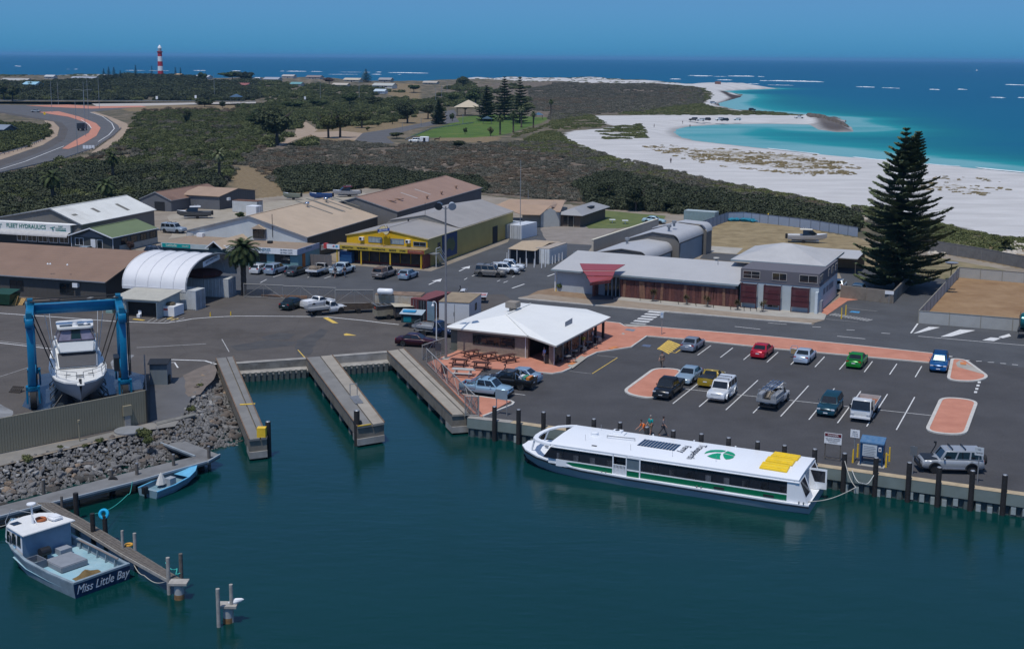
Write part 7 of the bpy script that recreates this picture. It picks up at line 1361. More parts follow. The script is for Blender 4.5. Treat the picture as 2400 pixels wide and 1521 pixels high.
def gH(par,b0,b1,r0,r1,zb,zr,Wd,m_,splits=(.5,),tumble=.16,name='cabin',glass=None,rear=True):
 wb,wt=Wd/2-.045,Wd/2-tumble-.045;gl=glass or CG_
 P=[(b0,-wb,zb),(b1,-wb*.96,zb-.02),(b1,wb*.96,zb-.02),(b0,wb,zb),(r0,-wt,zr),(r1,-wt*.97,zr-.03),(r1,wt*.97,zr-.03),(r0,wt,zr)]
 m=MB();m.add(P,[(0,1,2,3),(4,7,6,5),(0,4,5,1),(2,6,7,3),(1,5,6,2),(0,3,7,4)]);o=m.bd(name,m_,par);bv(o,.055,3,20)
 V=[VV(p)for p in P]
 def q(a,b,c,d,u0,u1,v0,v1,off,nm,mm=None):
  f=lambda u,v:(a.lerp(b,u)).lerp(d.lerp(c,u),v);pts=[f(u0,v0),f(u1,v0),f(u1,v1),f(u0,v1)];n=(b-a).cross(d-a).normalized()*off;m=MB();m.poly([tuple(p+n)for p in pts]);m.bd(nm,mm or gl,par)
 q(V[1],V[2],V[6],V[5],.07,.93,.10,.90,.012,'windscreen')
 if rear:q(V[3],V[0],V[4],V[7],.10,.90,.16,.86,.012,'rear_window')
 ed=[0]+list(splits)+[1]
 for k in range(len(ed)-1):
  a,b=ed[k]+(.05 if k==0 else .02),ed[k+1]-(.05 if k==len(ed)-2 else .02)
  q(V[0],V[1],V[5],V[4],a,b,.14,.86,.012,'side_window');q(V[2],V[3],V[7],V[6],1-b,1-a,.14,.86,.012,'side_window')
 return o
def lights(par,L,Wd,zf,zr,m_,bump=None,hood_slot=False):
 e=.90
 for s in(-1,1):
  m=MB();y=s*Wd/2*.70;m.box(L/2*.975-.06,y-.17,zf-.09,L/2*.975+.02,y+.17,zf+.07);o=m.bd('headlight',HEADL,par);bv(o,.03,2)
  m=MB();m.box(-L/2*.985-.015,y-.15,zr-.12,-L/2*.985+.08,y+.15,zr+.10);o=m.bd('tail_light',TAILL,par);bv(o,.03,2)
  m=MB();m.box(L*.14,s*(Wd/2+.02)-.06,zr+.15,L*.14+.14,s*(Wd/2+.10)+.05,zr+.32);o=m.bd('mirror',m_,par);bv(o,.03,1)
 m=MB();m.box(L/2*.985-.03,-Wd*.26,zf-.2,L/2*.985+.02,Wd*.26,zf-.02);m.bd('grille',DK,par)
 m=MB();m.box(L/2-.02,-.2,zf-.38,L/2+.01,.2,zf-.28);m.box(-L/2-.012,-.2,zr-.2,-L/2+.02,.2,zr-.1);m.bd('number_plate',WH,par)
 if bump:
  m=MB();m.box(L/2-.08,-Wd*.45,.32,L/2+.07,Wd*.45,.52);o=m.bd('front_bumper',bump,par);bv(o,.04,2);m=MB();m.box(-L/2-.07,-Wd*.45,.32,-L/2+.08,Wd*.45,.5);o=m.bd('rear_bumper',bump,par);bv(o,.04,2)
PAINTS={}
def cpaint(c,metal=.35):
 k='car_paint_%d_%d_%d'%tuple(int(v*1000)for v in c)
 M=mat(k,c,.28,metal*.6,var=.03,nS=.8,spec=.6);return M
def vh(kind,lB,xy,head,c,cat='car',gR=None,z=None,at=None,dark=False,eX=(),glass=None,scale=1.):
 Hh={'sedan':1.42,'hatch':1.48,'suv':1.68,'wagon':1.88,'dual':1.78,'tray':1.78,'cupe':1.42,'truck':2.1}[kind]
 p=gp(*xy,Hh*.47*scale)if at is None else VV(at)
 nm={'sedan':'parked_car','hatch':'parked_car','suv':'parked_suv','wagon':'four_wheel_drive','dual':'pickup_ute','tray':'tray_ute','cupe':'coupe_ute','truck':'flatbed_truck'}[kind]
 T=TH(nm,lB,cat,(p.x,p.y,z if z is not None else .015),R(head),gR);T.scale=(scale,)*3;P=cpaint(c)
 if kind=='sedan':
  L,Wd=4.75,1.82;lw(T,L,Wd,[(-.5,.78),(-.47,.95),(-.36,1.0),(.2,.95),(.40,.82),(.48,.68),(.5,.55)],.2,(-1.38,1.42),.33,P);gH(T,-1.72,.98,-1.0,.25,.93,1.43,Wd,P,(.46,),.2,glass=glass);lights(T,L,Wd,.64,.82,P);wx=(-1.38,1.42);r=.33
  if 'spoiler' in eX:m=MB();m.box(-2.28,-.7,1.06,-2.1,.7,1.1);m.box(-2.25,-.6,.95,-2.15,-.55,1.07);m.box(-2.25,.55,.95,-2.15,.6,1.07);m.bd('spoiler',P,T)
 elif kind=='hatch':
  L,Wd=4.2,1.8;lw(T,L,Wd,[(-.5,.75),(-.48,.98),(.2,.95),(.40,.84),(.48,.70),(.5,.55)],.2,(-1.25,1.28),.33,P);gH(T,-2.02,.9,-1.55,.2,.94,1.50,Wd,P,(.25,.58),.2,glass=glass);lights(T,L,Wd,.66,.92,P);wx=(-1.25,1.28);r=.33
 elif kind=='suv':
  L,Wd=4.65,1.88;lw(T,L,Wd,[(-.5,.8),(-.48,1.08),(.2,1.06),(.40,.98),(.48,.84),(.5,.62)],.24,(-1.36,1.4),.37,P);gH(T,-2.22,1.05,-1.85,.38,1.04,1.68,Wd,P,(.3,.62),.2,glass=glass);lights(T,L,Wd,.8,1.02,P,DK if 'dark_bumper' in eX else None);wx=(-1.36,1.4);r=.37
 elif kind=='wagon':
  L,Wd=4.8,1.92;lw(T,L,Wd,[(-.5,.8),(-.49,1.16),(.22,1.14),(.24,1.12),(.46,1.06),(.49,.95),(.5,.72)],.34,(-1.4,1.42),.41,P);gH(T,-2.3,1.08,-2.22,.62,1.12,1.86,Wd,P,(.32,.65),.12,glass=glass);lights(T,L,Wd,.88,1.0,P,CHROME if 'chrome' in eX else DK);wx=(-1.4,1.42);r=.41
  for s in(-1,1):
   for x in wx:m=MB();pr=[(x+.52*cos(a),.41+.52*sin(a))for a in[i*pi/10 for i in range(11)]];pr2=[(x+.43*cos(a),.41+.43*sin(a))for a in[i*pi/10 for i in range(10,-1,-1)]];m.yprism(pr+pr2,min(s*Wd*.47,s*(Wd/2+.07)),max(s*Wd*.47,s*(Wd/2+.07)));m.bd('flare',DK if 'flares' in eX else P,T)
   m=MB();m.box(-1.0,s*(Wd/2+.02)-.07,.38,1.0,s*(Wd/2+.02)+.07,.44);m.bd('side_step',CHROME,T)
 elif kind in('dual','tray'):
  L,Wd=(5.2,1.88)if kind=='dual' else(5.1,1.82);dual=kind=='dual';wx=(-1.45,1.62);r=.39
  cb0,cb1,cr0,cr1=(-.78,1.42,-.62,.72)if dual else(.12,1.42,.2,.78)
  top=[(-.5,.7),(cb0/L-.002,.72),(cb0/L,1.08),(cb1/L,1.06),(.44,.99),(.49,.84),(.5,.62)]if dual else[(cb0/L,1.08),(cb1/L,1.06),(.44,.99),(.49,.84),(.5,.62)]
  lw(T,L,Wd,top,.34,wx,r,P,x0=None if dual else cb0)
  gH(T,cb0,cb1,cr0,cr1,1.05,1.76,Wd,P,(.48,)if dual else(),.16,glass=glass);lights(T,L,Wd,.85,.9,P,DK)
  if dual:
   t=.07
   for q in((-L/2,-Wd/2+.01,-.8,-Wd/2+.01+t),(-L/2,Wd/2-.01-t,-.8,Wd/2-.01),(-L/2,-Wd/2+.08,-L/2+t,Wd/2-.08)):m=MB();m.box(q[0],q[1],.66,q[2],q[3],1.12);o=m.bd('tub_side',P,T);bv(o,.02,1)
   m=MB();m.box(-L/2+.08,-Wd/2+.1,.72,-.85,Wd/2-.1,.75);m.bd('tub_floor',DK,T)
   if 'sports_bar' in eX:
    for s in(-1,1):m=MB();m.pipe([(-2.0,s*.82,1.1),(-1.25,s*.78,1.5),(-.85,s*.72,1.68)],.045,8);m.pipe([(-.9,s*.8,1.1),(-.85,s*.72,1.68)],.045,8);m.bd('sports_bar',CHROME,T)
   if 'cover' in eX:m=MB();m.box(-L/2+.05,-Wd/2+.06,1.10,-.8,Wd/2-.06,1.16);o=m.bd('tonneau_cover',DK,T);bv(o,.03,2)
   if 'canopy' in eX:m=MB();m.add([(-2.55,-.88,1.1),(-.8,-.88,1.1),(-.8,.88,1.1),(-2.55,.88,1.1),(-2.4,-.74,1.72),(-.8,-.74,1.76),(-.8,.74,1.76),(-2.4,.74,1.72)],[(0,1,2,3),(4,7,6,5),(0,4,5,1),(2,6,7,3),(1,5,6,2),(0,3,7,4)]);o=m.bd('tub_canopy',cpaint((.12,.07,.05),.0),T);bv(o,.05,2);m=MB();m.poly([(-2.56,-.7,1.2),(-2.56,.7,1.2),(-2.46,.62,1.62),(-2.46,-.62,1.62)]);m.bd('canopy_window',CG_,T)
   if 'boxes' in eX:
    for k,cc in eN(((.6,.2,.03),(.05,.25,.12),(.6,.6,.6))):m=MB();m.box(-2.3+k*.42,-.6,.76,-1.95+k*.42,.6,1.3+.0*k);m.bd('load_box',paint(cc),T)
  else:
   TC=WH if 'white_tray' in eX else mat('tray_alloy',(.33,.34,.35),.5,.3,var=.12,nS=2)
   m=MB();m.box(-2.75,-.95,.80,.02,.95,.90);m.bd('tray_floor',mat('tray_red',(.3,.04,.03),.7)if 'red_floor' in eX else(mat('tray_rust',(.25,.09,.04),.8,var=.3)if 'rust_floor' in eX else TC),T)
   for q in((-2.75,-.98,0.0,-.93),(-2.75,.93,0.0,.98),(-2.78,-.98,-2.73,.98)):m=MB();m.box(q[0],q[1],.88,q[2],q[3],1.14);m.bd('drop_side',TC,T)
   m=MB();m.pipe([(.02,-.85,.9),(.02,-.85,1.72),(.02,.85,1.72),(.02,.85,.9)],.035);m.bd('headboard',Zs_,T);m=MB();m.box(-2.5,-.4,.45,.1,.4,.78);m.bd('chassis',DK,T)
   if 'racks' in eX:
    m=MB()
    for x in(-2.7,-1.3,.02,1.0):m.pipe([(x,-.8,1.1),(x,-.8,2.0),(x,.8,2.0),(x,.8,1.1)],.03)
    m.bd('ladder_rack',Zs_,T)
    for y in(-.5,.1):m=MB();m.box(-2.8,y,2.03,1.3,y+.06,2.1);m.box(-2.8,y+.34,2.03,1.3,y+.40,2.1);[m.box(-2.7+k*.33,y,2.04,-2.66+k*.33,y+.4,2.08)for k in range(12)];m.bd('ladder',CHROME,T)
    m=MB();m.box(-2.7,-.93,.9,-.1,-.4,1.55);m.box(-2.7,.4,.9,-.1,.93,1.55);m.bd('tool_box',TC,T);m=MB();m.tube((-2.2,0,1.0),(-1.2,0,1.5),.3);m.box(-1.2,-.3,.9,-.4,.3,1.4);m.bd('tool_pile',mat('clutter',(.2,.17,.13),.9,var=.6,nS=5),T)
   if 'junk' in eX:m=MB();m.lathe([(.1,0),(.8,.1),(.7,.5),(.3,.75),(.1,.8)],7,(-1.9,.1,.9));m.box(-1.2,-.6,.9,-.3,.3,1.35);m.bd('tray_load',mat('clutter2',(.19,.15,.11),.9,var=.6,nS=4),T)
 elif kind=='cupe':
  L,Wd=4.95,1.84;lw(T,L,Wd,[(-.5,.82),(-.49,1.02),(.2,.97),(.42,.83),(.48,.68),(.5,.55)],.22,(-1.45,1.5),.34,P);gH(T,-.55,1.05,-.28,.35,.95,1.42,Wd,P,(),.2,glass=glass);lights(T,L,Wd,.66,.85,P);wx=(-1.45,1.5);r=.34
  m=MB();m.box(-2.35,-.78,1.0,-.65,.78,1.06);o=m.bd('tonneau_cover',WH if 'white_cover' in eX else DK,T);bv(o,.03,2)
 elif kind=='truck':
  L,Wd=5.4,1.9;wx=(-1.5,1.75);r=.37
  m=MB();m.add([(1.25,-.93,.5),(2.68,-.93,.5),(2.68,.93,.5),(1.25,.93,.5),(1.3,-.86,2.05),(2.3,-.84,2.05),(2.3,.84,2.05),(1.3,.86,2.05),(2.66,-.92,1.15),(2.66,.92,1.15),(1.25,-.93,1.15),(1.25,.93,1.15)],[(0,1,2,3),(0,10,8,1),(10,4,5,8),(1,8,9,2),(8,5,6,9),(2,9,11,3),(9,6,7,11),(3,11,10,0),(11,7,4,10),(4,7,6,5)]);o=m.bd('cab',P,T);bv(o,.07,3,20)
  m=MB();f=lambda a,b,t:VV(a).lerp(VV(b),t);a,b,c,d=(2.675,-.86,1.2),(2.675,.86,1.2),(2.325,.78,1.98),(2.325,-.78,1.98);m.poly([VV(v)+VV((.02,0,.01))for v in(a,b,c,d)]);m.bd('windscreen',CG_,T)
  for s in(-1,1):m=MB();m.poly([(1.4,s*.94,1.2),(2.5,s*.94,1.2),(2.25,s*.875,1.9),(1.42,s*.875,1.9)]);m.bd('side_window',CG_,T);m=MB();m.box(2.66,s*.7-.15,.75,2.72,s*.7+.15,.9);m.bd('headlight',HEADL,T);m=MB();m.box(2.5,s*1.0-.05,1.3,2.58,s*1.0+.12,1.6);m.bd('mirror',DK,T)
  m=MB();m.box(2.66,-.92,.38,2.78,.92,.62);o=m.bd('front_bumper',WH,T);bv(o,.04,2);m=MB();m.box(-2.7,-.45,.5,1.3,.45,.8);m.bd('chassis',DK,T)
  m=MB();m.box(-2.75,-1.0,.85,1.15,1.0,.98);m.bd('tray_floor',mat('tray_orange',(.28,.09,.035),.8,var=.25,nS=2),T)
  for q in((-2.75,-1.02,1.15,-.97),(-2.75,.97,1.15,1.02),(-2.78,-1.02,-2.72,1.02),(1.1,-1.02,1.16,1.02)):m=MB();m.box(q[0],q[1],.9,q[2],q[3],1.35 if q[0]<1 else 1.9);m.bd('drop_side',mat('tray_pale',(.45,.44,.42),.6,var=.15),T)
 for x in wx:
  for s in(-1,1):wheel(T,x,s*(Wd/2-.13),r,dark or kind in('wagon','tray','truck')or 'dark_rims' in eX)
 if 'bars' in eX:
  zt_={'suv':1.68,'wagon':1.86,'dual':1.76,'tray':1.76}[kind]
  for x in(-.9,.1)if kind!='dual' else(-.3,.5):m=MB();m.box(x-.04,-.72,zt_+.08,x+.04,.72,zt_+.13);m.box(x-.03,-.68,zt_-.02,x+.03,-.62,zt_+.1);m.box(x-.03,.62,zt_-.02,x+.03,.68,zt_+.1);m.bd('roof_bar',DK,T)
 if 'spare' in eX:m=MB();w=inst('spare_wheel',WME,T,(-2.55,.15,1.0),(0,R(90),0),(1.2,1.2,1.1));inst('rim',RMK,w,(0,0,0),(0,0,0),(1,1,1.1))
 if 'snorkel' in eX:m=MB();m.pipe([(1.3,-.98,1.05),(.95,-.98,1.75),(.95,-.98,1.95)],.05);m.box(.9,-1.03,1.92,1.1,-.92,2.05);m.bd('snorkel',DK,T)
 if 'bullbar' in eX:m=MB();m.pipe([(2.55,-.75,.5),(2.62,-.7,1.05),(2.62,.7,1.05),(2.55,.75,.5)],.05);m.box(2.45,-.85,.45,2.65,.85,.68);m.bd('bull_bar',DK,T)
 if 'dark_hood' in eX:m=MB();m.box(1.2,-.8,1.10,2.25,.8,1.125);m.bd('bonnet_protector',DK,T)
 if 'sunshade' in eX:m=MB();m.poly([(1.08,-.6,1.13),(1.08,.6,1.13),(.57,.5,1.6),(.57,-.5,1.6)]);m.bd('sun_shade',mat('shade_foil',(.35,.5,.5),.3,.3,var=.4,nS=6),T)
 if 'open_door' in eX:
  m=MB();m.cbox((.62,1.35,.72),(.09,.95,.75));o=m.bd('open_door',P,T);bv(o,.03,1);m=MB();m.pipe([(.62,.92,1.05),(.62,1.05,1.40),(.62,1.6,1.38),(.62,1.8,1.05)],.03);m.bd('door_window_frame',P,o);m=MB();m.cbox((.55,1.33,.75),(.03,.8,.6));m.bd('door_trim',mat('trim_beige',(.30,.22,.12),.8),o)
 return T
H2_,H2m=65.1,-114.9
SIL,SBL,WHT,BLK_=(.30,.34,.40),(.26,.36,.46),(.66,.68,.69),(.01,.011,.013)
G1g='cars in the top row of the car park';G2g='vehicles in the double row of the car park';G3g='vehicles parked in front of the shops';G4g='vehicles beside the cafe terrace'
vh('sedan','silver sedan parked beside the yellow hatched area with a rear lip spoiler',(1624,804),H2_,(.20,.23,.28),gR=G1g,eX=('spoiler',))
vh('sedan','bright red sedan in the top row of the car park',(1787,819),H2_,(.42,.01,.025),gR=G1g)
vh('sedan','pale silver sedan with its front door open in the top row',(1887,831),H2_,(.36,.43,.52),gR=G1g,eX=('open_door',))
vh('sedan','bright green sedan in the top row of the car park',(2009,841),H2_,(.01,.20,.02),gR=G1g,eX=('spoiler',))
vh('suv','royal blue wagon with roof bars and sunshade at the end of the brick strip',(2202,847),H2m+3,(.005,.08,.24),gR=G1g,eX=('bars','sunshade'))
vh('dual','glossy black dual cab ute parked against the long brick island',(1567,905),H2m,BLK_,cat='ute',gR=G2g,eX=('cover','dark_rims'))
vh('sedan','pale blue silver sedan behind the black dual cab ute',(1615,877),H2m,(.24,.33,.41),gR=G2g)
vh('cupe','gold coupe utility with black cover behind the white wagon',(1668,883),H2_,(.36,.25,.02),cat='ute',gR=G2g)
vh('wagon','white boxy four wheel drive wagon with roof rack in the front row',(1693,911),H2m,WHT,gR=G2g,eX=('bars','chrome'))
vh('tray','silver service ute with ladders on its rack seen from behind',(1815,928),H2_-3,(.5,.5,.5),cat='ute',gR=G2g,eX=('racks',))
vh('suv','dark teal wagon beside the white flatbed truck',(1946,946),H2m,(.008,.05,.075),gR=G2g)
vh('truck','white cab flatbed truck with orange brown tray',(2028,950),H2m,(.66,.67,.66),cat='truck',gR=G2g)
vh('wagon','silver and black four wheel drive with snorkel and spare wheel by the quay',(2228,1077),176.5,(.34,.36,.38),cat='car',eX=('flares','spare','snorkel','bars','dark_hood','bullbar'),scale=1.03)
vh('dual','light blue silver dual cab ute with chrome sports bar at the terrace',(1140,906),-21,(.25,.40,.52),cat='ute',gR=G4g,eX=('sports_bar','bars'))
vh('dual','black ute carrying green and orange boxes between two silver vehicles',(1196,888),158,(.012,.014,.016),cat='ute',gR=G4g,eX=('sports_bar','boxes','snorkel'))
vh('sedan','silver blue sedan behind the black ute at the cafe terrace',(1216,878),157,(.22,.32,.43),gR=G4g)
vh('sedan','dark maroon sedan with bright wheels beside the cafe wall',(976,797),-13,(.035,.004,.01))
vh('sedan','very dark green sedan with hubcaps at the chain mesh gates',(689,710),H2_,(.006,.016,.014))
vh('cupe','white coupe utility with white cover behind the tray ute',(745,707),50,(.68,.69,.69),cat='ute',eX=('white_cover',))
vh('tray','white single cab ute with grey metal tray in the yard',(766,721),33,(.66,.67,.67),cat='ute')
vh('hatch','white hatchback half hidden by the palm',(610,629),72,(.6,.62,.64),gR=G3g)
vh('suv','silver wagon parked in front of the teal fisheries shop',(647,629),70,(.26,.33,.42),gR=G3g)
vh('sedan','dark grey sedan in front of the orange door',(695,634),70,(.045,.055,.06),gR=G3g)
vh('tray','white tray ute loaded with junk by the sheet metal fence',(750,631),70,(.5,.48,.44),cat='ute',gR=G3g,eX=('junk','white_tray'))
vh('dual','pale blue white dual cab ute by the yellow store',(803,629),69,(.50,.60,.66),cat='ute',gR=G3g,eX=('sports_bar',),scale=1.02)
vh('dual','beige ute with brown canopy in front of the yellow store',(902,637),69,(.26,.23,.21),cat='ute',gR=G3g,eX=('canopy','bars'))
vh('hatch','silver blue hatchback at the right end of the yellow store',(957,642),70,(.24,.32,.40),gR=G3g)
vh('wagon','grey beige four wheel drive parked nearest in the street',(1150,635),-14,(.17,.16,.145),gR='vehicles parked in the middle of the street',eX=('bars','snorkel'))
vh('dual','white ute with green roof item behind the grey beige four wheel drive',(1178,629),-12,(.6,.64,.67),cat='ute',gR='vehicles parked in the middle of the street')
vh('dual','white ute furthest back beside the bollards',(1191,622),-10,(.6,.64,.67),cat='ute',gR='vehicles parked in the middle of the street')
vh('tray','white four wheel drive ute with red tray floor behind the white cabin',(1094,694),177,(.68,.68,.68),cat='ute',eX=('red_floor','white_tray','snorkel'))
vh('tray','dark blue ute with pale metal tray behind the maroon sedan',(1021,769),-27,(.008,.025,.08),cat='ute')
vh('wagon','silver four wheel drive with roof load beside the green roofed office',(407,535),-20,(.3,.36,.42),eX=('bars','sunshade'))
vh('suv','dark roofed car with racks behind the arched shelter',(371,590),-18,(.05,.06,.08),eX=('bars',));vh('sedan','silver car partly hidden behind the long brown roof',(205,588),-18,(.3,.35,.4))
vh('hatch','white car at the corner of the two storey office',(1967,666),66,(.5,.56,.6));vh('suv','dark blue car behind the stained tan wall',(2013,678),66,(.02,.05,.09));vh('sedan','pale blue car behind the cream parapet wall',(1533,516),-20,(.35,.5,.56))
def far(kind,lB,xy,head,c,**k):return vh(kind,lB,xy,head,c,z=FZ+.05,**k)
far('dual','silver ute driving on the curved link road',(84,261),175,(.35,.38,.4),cat='ute');
far('wagon','white four wheel drive towing the horse float',(972,330),178,(.7,.72,.72));
for q in(('wagon','black wagon leftmost of the group on the sand',(1625,280),170,(.012,.013,.015)),('suv','white car between the two dark cars on the sand',(1642,281),175,(.6,.62,.63)),('suv','dark grey car second group member on the beach sand',(1656,280),178,(.03,.03,.035)),('wagon','white wagon with dark car beside it on the beach',(1687,280),178,(.65,.67,.68)),('suv','dark car directly right of the white beach wagon',(1698,281),178,(.03,.04,.05)),('hatch','small white car alone on the right of the beach',(1728,280),178,(.65,.67,.68)),('dual','white ute near the rocky point',(1873,275),0,(.68,.7,.7)),('wagon','pale car on the upper beach near the weed bank',(1672,241),5,(.4,.45,.5)),('suv','dark car at the foot of the second cove',(1763,257),5,(.03,.03,.03))):
 o=vh(q[0],q[1],q[2],q[3],q[4],z=.05,gR='cars parked along the beach');o.location.z=.06
p=gp(192,299,1.5);t=TH('box_truck','dark box truck on the inner lane of the curved road','truck',(p.x,p.y,FZ+.1),R(92));m=MB();m.box(-3.4,-1.15,.9,1.9,1.15,3.2);m.bd('cargo_box',mat('truck_dark',(.02,.025,.035),.6),t);m=MB();m.box(2.0,-1.1,.6,3.8,1.1,2.6);m.bd('cab',mat('truck_cab',(.05,.06,.08),.4),t)
for x in(-2.2,-1.1,2.8):
 for s in(-1,1):wheel(t,x,s*1.0,.48)
p=gp(994,329,1.2);t=TH('horse_float','white two horse float behind the four wheel drive in the park','trailer',(p.x,p.y,FZ),R(178));m=MB();m.box(-1.9,-1.05,.5,1.6,1.05,2.5);o=m.bd('body',WH,t);bv(o,.2,3);m=MB();m.box(-1.95,-.8,.6,-1.88,.8,2.2);m.bd('rear_opening',DK,t);m=MB();m.box(-.6,1.03,.7,.3,1.07,2.1);m.bd('side_door',DK,t);m=MB();m.beam((1.6,0,.6),(3.0,0,.5),.1);m.bd('drawbar',Zs_,t);[wheel(t,x,s*1.0,.36)for x in(-.5,.4)for s in(-1,1)]
p=gp(2388,792);t=TH('tanker_truck','rear end of a green tanker truck parked at the right edge','truck',(p.x+3.6,p.y-1.0,.01),TA+pi);
m=MB();rings=[[(x,cos(a)*rr*1.15,2.0+sin(a)*rr*.95)for a in[i*pi/10 for i in range(20)]]for x,rr in((-7.5,.9),(-7.4,1.05),(3.5,1.05),(3.65,.9))];m.loft(rings);m.bd('tank',mat('tank_green',(.01,.12,.13),.2,.3),t,sM=40)
m=MB();m.box(-7,-.5,.75,3.8,.5,1.0);m.box(3.3,-1.2,.85,3.9,1.2,1.1);m.bd('chassis',DK,t);m=MB();m.beam((3.75,-1.1,.6),(3.75,-1.1,2.9),.08);m.beam((3.75,1.1,.6),(3.75,1.1,2.9),.08);m.bd('rear_frame',WOODD,t)
for x in(2.6,1.3,-5):[wheel(t,x,s*1.05,.5)for s in(-1,1)]
def trailer(lB,xy,head,body,z=0.):
 p=gp(*xy,.7);t=TH('trailer',lB,'trailer',(p.x,p.y,0),R(head));body(t);[wheel(t,0,s*.9,.33,True)for s in(-1,1)];m=MB();m.beam((1.3,.5,.5),(2.6,0,.5),.08);m.beam((1.3,-.5,.5),(2.6,0,.5),.08);m.bd('drawbar',Zs_,t);return t
RB=mat('rusty_brown',(.075,.055,.04),.9,var=.4,nS=3);OLV=mat('olive_cream',(.24,.21,.15),.85,var=.2,nS=2,sT=.4)
def b1(t):
 for q in((-1.9,-.85,1.9,-.8),(-1.9,.8,1.9,.85),(-1.9,-.85,-1.85,.85),(1.85,-.85,1.9,.85)):m=MB();m.box(q[0],q[1],.5,q[2],q[3],1.0);m.bd('side_panel',RB,t)
 m=MB();m.box(-1.85,-.8,.48,1.85,.8,.54);m.bd('floor',RB,t)
trailer('long dark brown open trailer behind the tray ute',(838,719),15,b1)
def b2(t):
 m=MB();m.box(-1.5,-.95,.5,1.3,.95,1.25);m.bd('body',OLV,t);m=MB();m.box(-1.5,-.9,1.25,1.2,.9,1.75);m.bd('upper_frame',mat('camper_dark',(.04,.035,.03),.9,var=.5,nS=3),t);m=MB();[m.box(x,-.95,1.8,x+.08,.95,1.88)for x in(-1.5,-.8,-.1,.6,1.2)];m.box(-1.5,-.95,1.78,1.3,-.87,1.86);m.box(-1.5,.87,1.78,1.3,.95,1.86);m.bd('roof_rack',Zs_,t);m=MB();m.box(-1.53,-.3,1.35,-1.505,.3,1.6);m.bd('red_panel',mat('pan_red',(.35,.05,.02),.7),t)
trailer('olive cream camper trailer with rack and red panel in the yard',(905,733),25,b2)
def b3(t):
 m=MB();m.slab([(-1.2,-.9,1.9),(1.4,-.9,1.75),(1.4,1.0,1.75),(-1.2,1.0,2.0)],.05);m.bd('tarp_roof',mat('tarp_cream',(.42,.38,.30),.9),t)
 m=MB();m.box(-1.0,-.7,.5,1.2,.7,1.5);m.lathe([(.1,0),(.6,.1),(.5,.5),(.1,.6)],7,(.3,-.8,.1));m.bd('machinery',mat('machinery',(.06,.055,.055),.8,var=.7,nS=4,bump=1),t)
 for x in(-1.1,1.3):m=MB();m.tube((x,-.8,.4),(x,-.8,1.85),.04);m.tube((x,.9,.4),(x,.9,1.85),.04);m.bd('corner_post',RB,t)
trailer('cluttered machinery trailer under a cream tarp',(942,736),20,b3)
def b4(t):
 m=MB();m.box(-1.3,-.8,.6,1.1,.8,1.7);m.bd('generator_box',mat('gen_dark',(.015,.03,.03),.7,var=.5),t);m=MB();m.box(-1.0,-.83,.7,.0,-.81,1.4);m.bd('teal_panel',mat('gen_teal',(.0,.16,.19),.5),t);m=MB();m.slab([(-1.5,-1.0,1.75),(1.4,-1.0,1.7),(1.4,1.0,1.95),(-1.5,1.0,2.0)],.05);m.bd('tilt_roof',mat('tilt_pale',(.35,.42,.46),.6,var=.15),t);m=MB();m.box(-1.2,-.5,1.86,.4,.3,2.02);o=m.bd('blue_cover',mat('cov_blue',(.03,.28,.5),.6),t)
trailer('teal generator trailer with tilted pale roof and blue cover',(968,752),-10,b4)
def b5(t):
 m=MB();m.box(-1.2,-.8,.55,1.2,.8,.65);m.bd('floor',Zs_,t);m=MB();m.pipe([(-1.2,-.8,.6),(-1.2,-.8,1.6),(-1.2,.8,1.6),(-1.2,.8,.6)],.03);m.pipe([(1.2,-.8,.6),(1.2,-.8,1.2),(1.2,.8,1.2),(1.2,.8,.6)],.03);m.bd('frame',Zs_,t)
trailer('light galvanised frame trailer next to the generator trailer',(1000,770),-20,b5)
def smallboat(lB,xy,head,L,c,cabin=True,cc=None,z0=.55):
 p=gp(*xy,z0);t=TH('trailer_boat',lB,'boat',(p.x,p.y,0),R(head));h=L*.17;s_=[(-L/2,h*.9,h*.75,z0-.1,z0+.1,z0+.85),(-L*.1,h,h*.8,z0-.12,z0+.1,z0+.9),(L*.2,h*.85,h*.55,z0-.1,z0+.2,z0+1.0),(L*.4,h*.4,h*.2,z0+.1,z0+.45,z0+1.15),(L/2,.03,.02,z0+.5,z0+.8,z0+1.25)]
 hull(s_,paint(c),'hull',t);deck(s_,-.35,paint((.5,.5,.5)),'floor',t,.05,x1=L*.2);deck(s_,-.0,WH,'foredeck',t,0,x0=L*.2-1e-3)
 if cabin:
  m=MB();zz=z0+.85;m.add([(-L*.12,-h*.75,zz),(L*.26,-h*.6,zz+.1),(L*.26,h*.6,zz+.1),(-L*.12,h*.75,zz),(-L*.12,-h*.6,zz+1.0),(L*.1,-h*.55,zz+1.0),(L*.1,h*.55,zz+1.0),(-L*.12,h*.6,zz+1.0)],[(0,1,2,3),(0,4,5,1),(2,6,7,3),(1,5,6,2),(0,3,7,4)]);m.bd('cabin_glass',CG_,t);m=MB();m.slab([(-L*.2,-h*.68,zz+1.08),(L*.12,-h*.6,zz+1.08),(L*.12,h*.6,zz+1.08),(-L*.2,h*.68,zz+1.08)],.09);m.bd('hard_top',cc or WH,t)
  m=MB();[m.tube((-L*.15+k*.3,0,zz+1.08),(-L*.15+k*.3,0,zz+1.4),.03)for k in range(4)];m.bd('rod_holder',WH,t)
 m=MB();m.box(-L/2-.45,-.2,z0+.1,-L/2-.02,.2,z0+1.0);o=m.bd('outboard_motor',DK,t);bv(o,.05,2);m=MB();m.box(-L*.4,-h*.7,.35,L*.3,h*.7,z0-.1);m.bd('cradle',Zs_,t);[wheel(t,-L*.1,s*h*.8,.3,True)for s in(-1,1)]
 return t
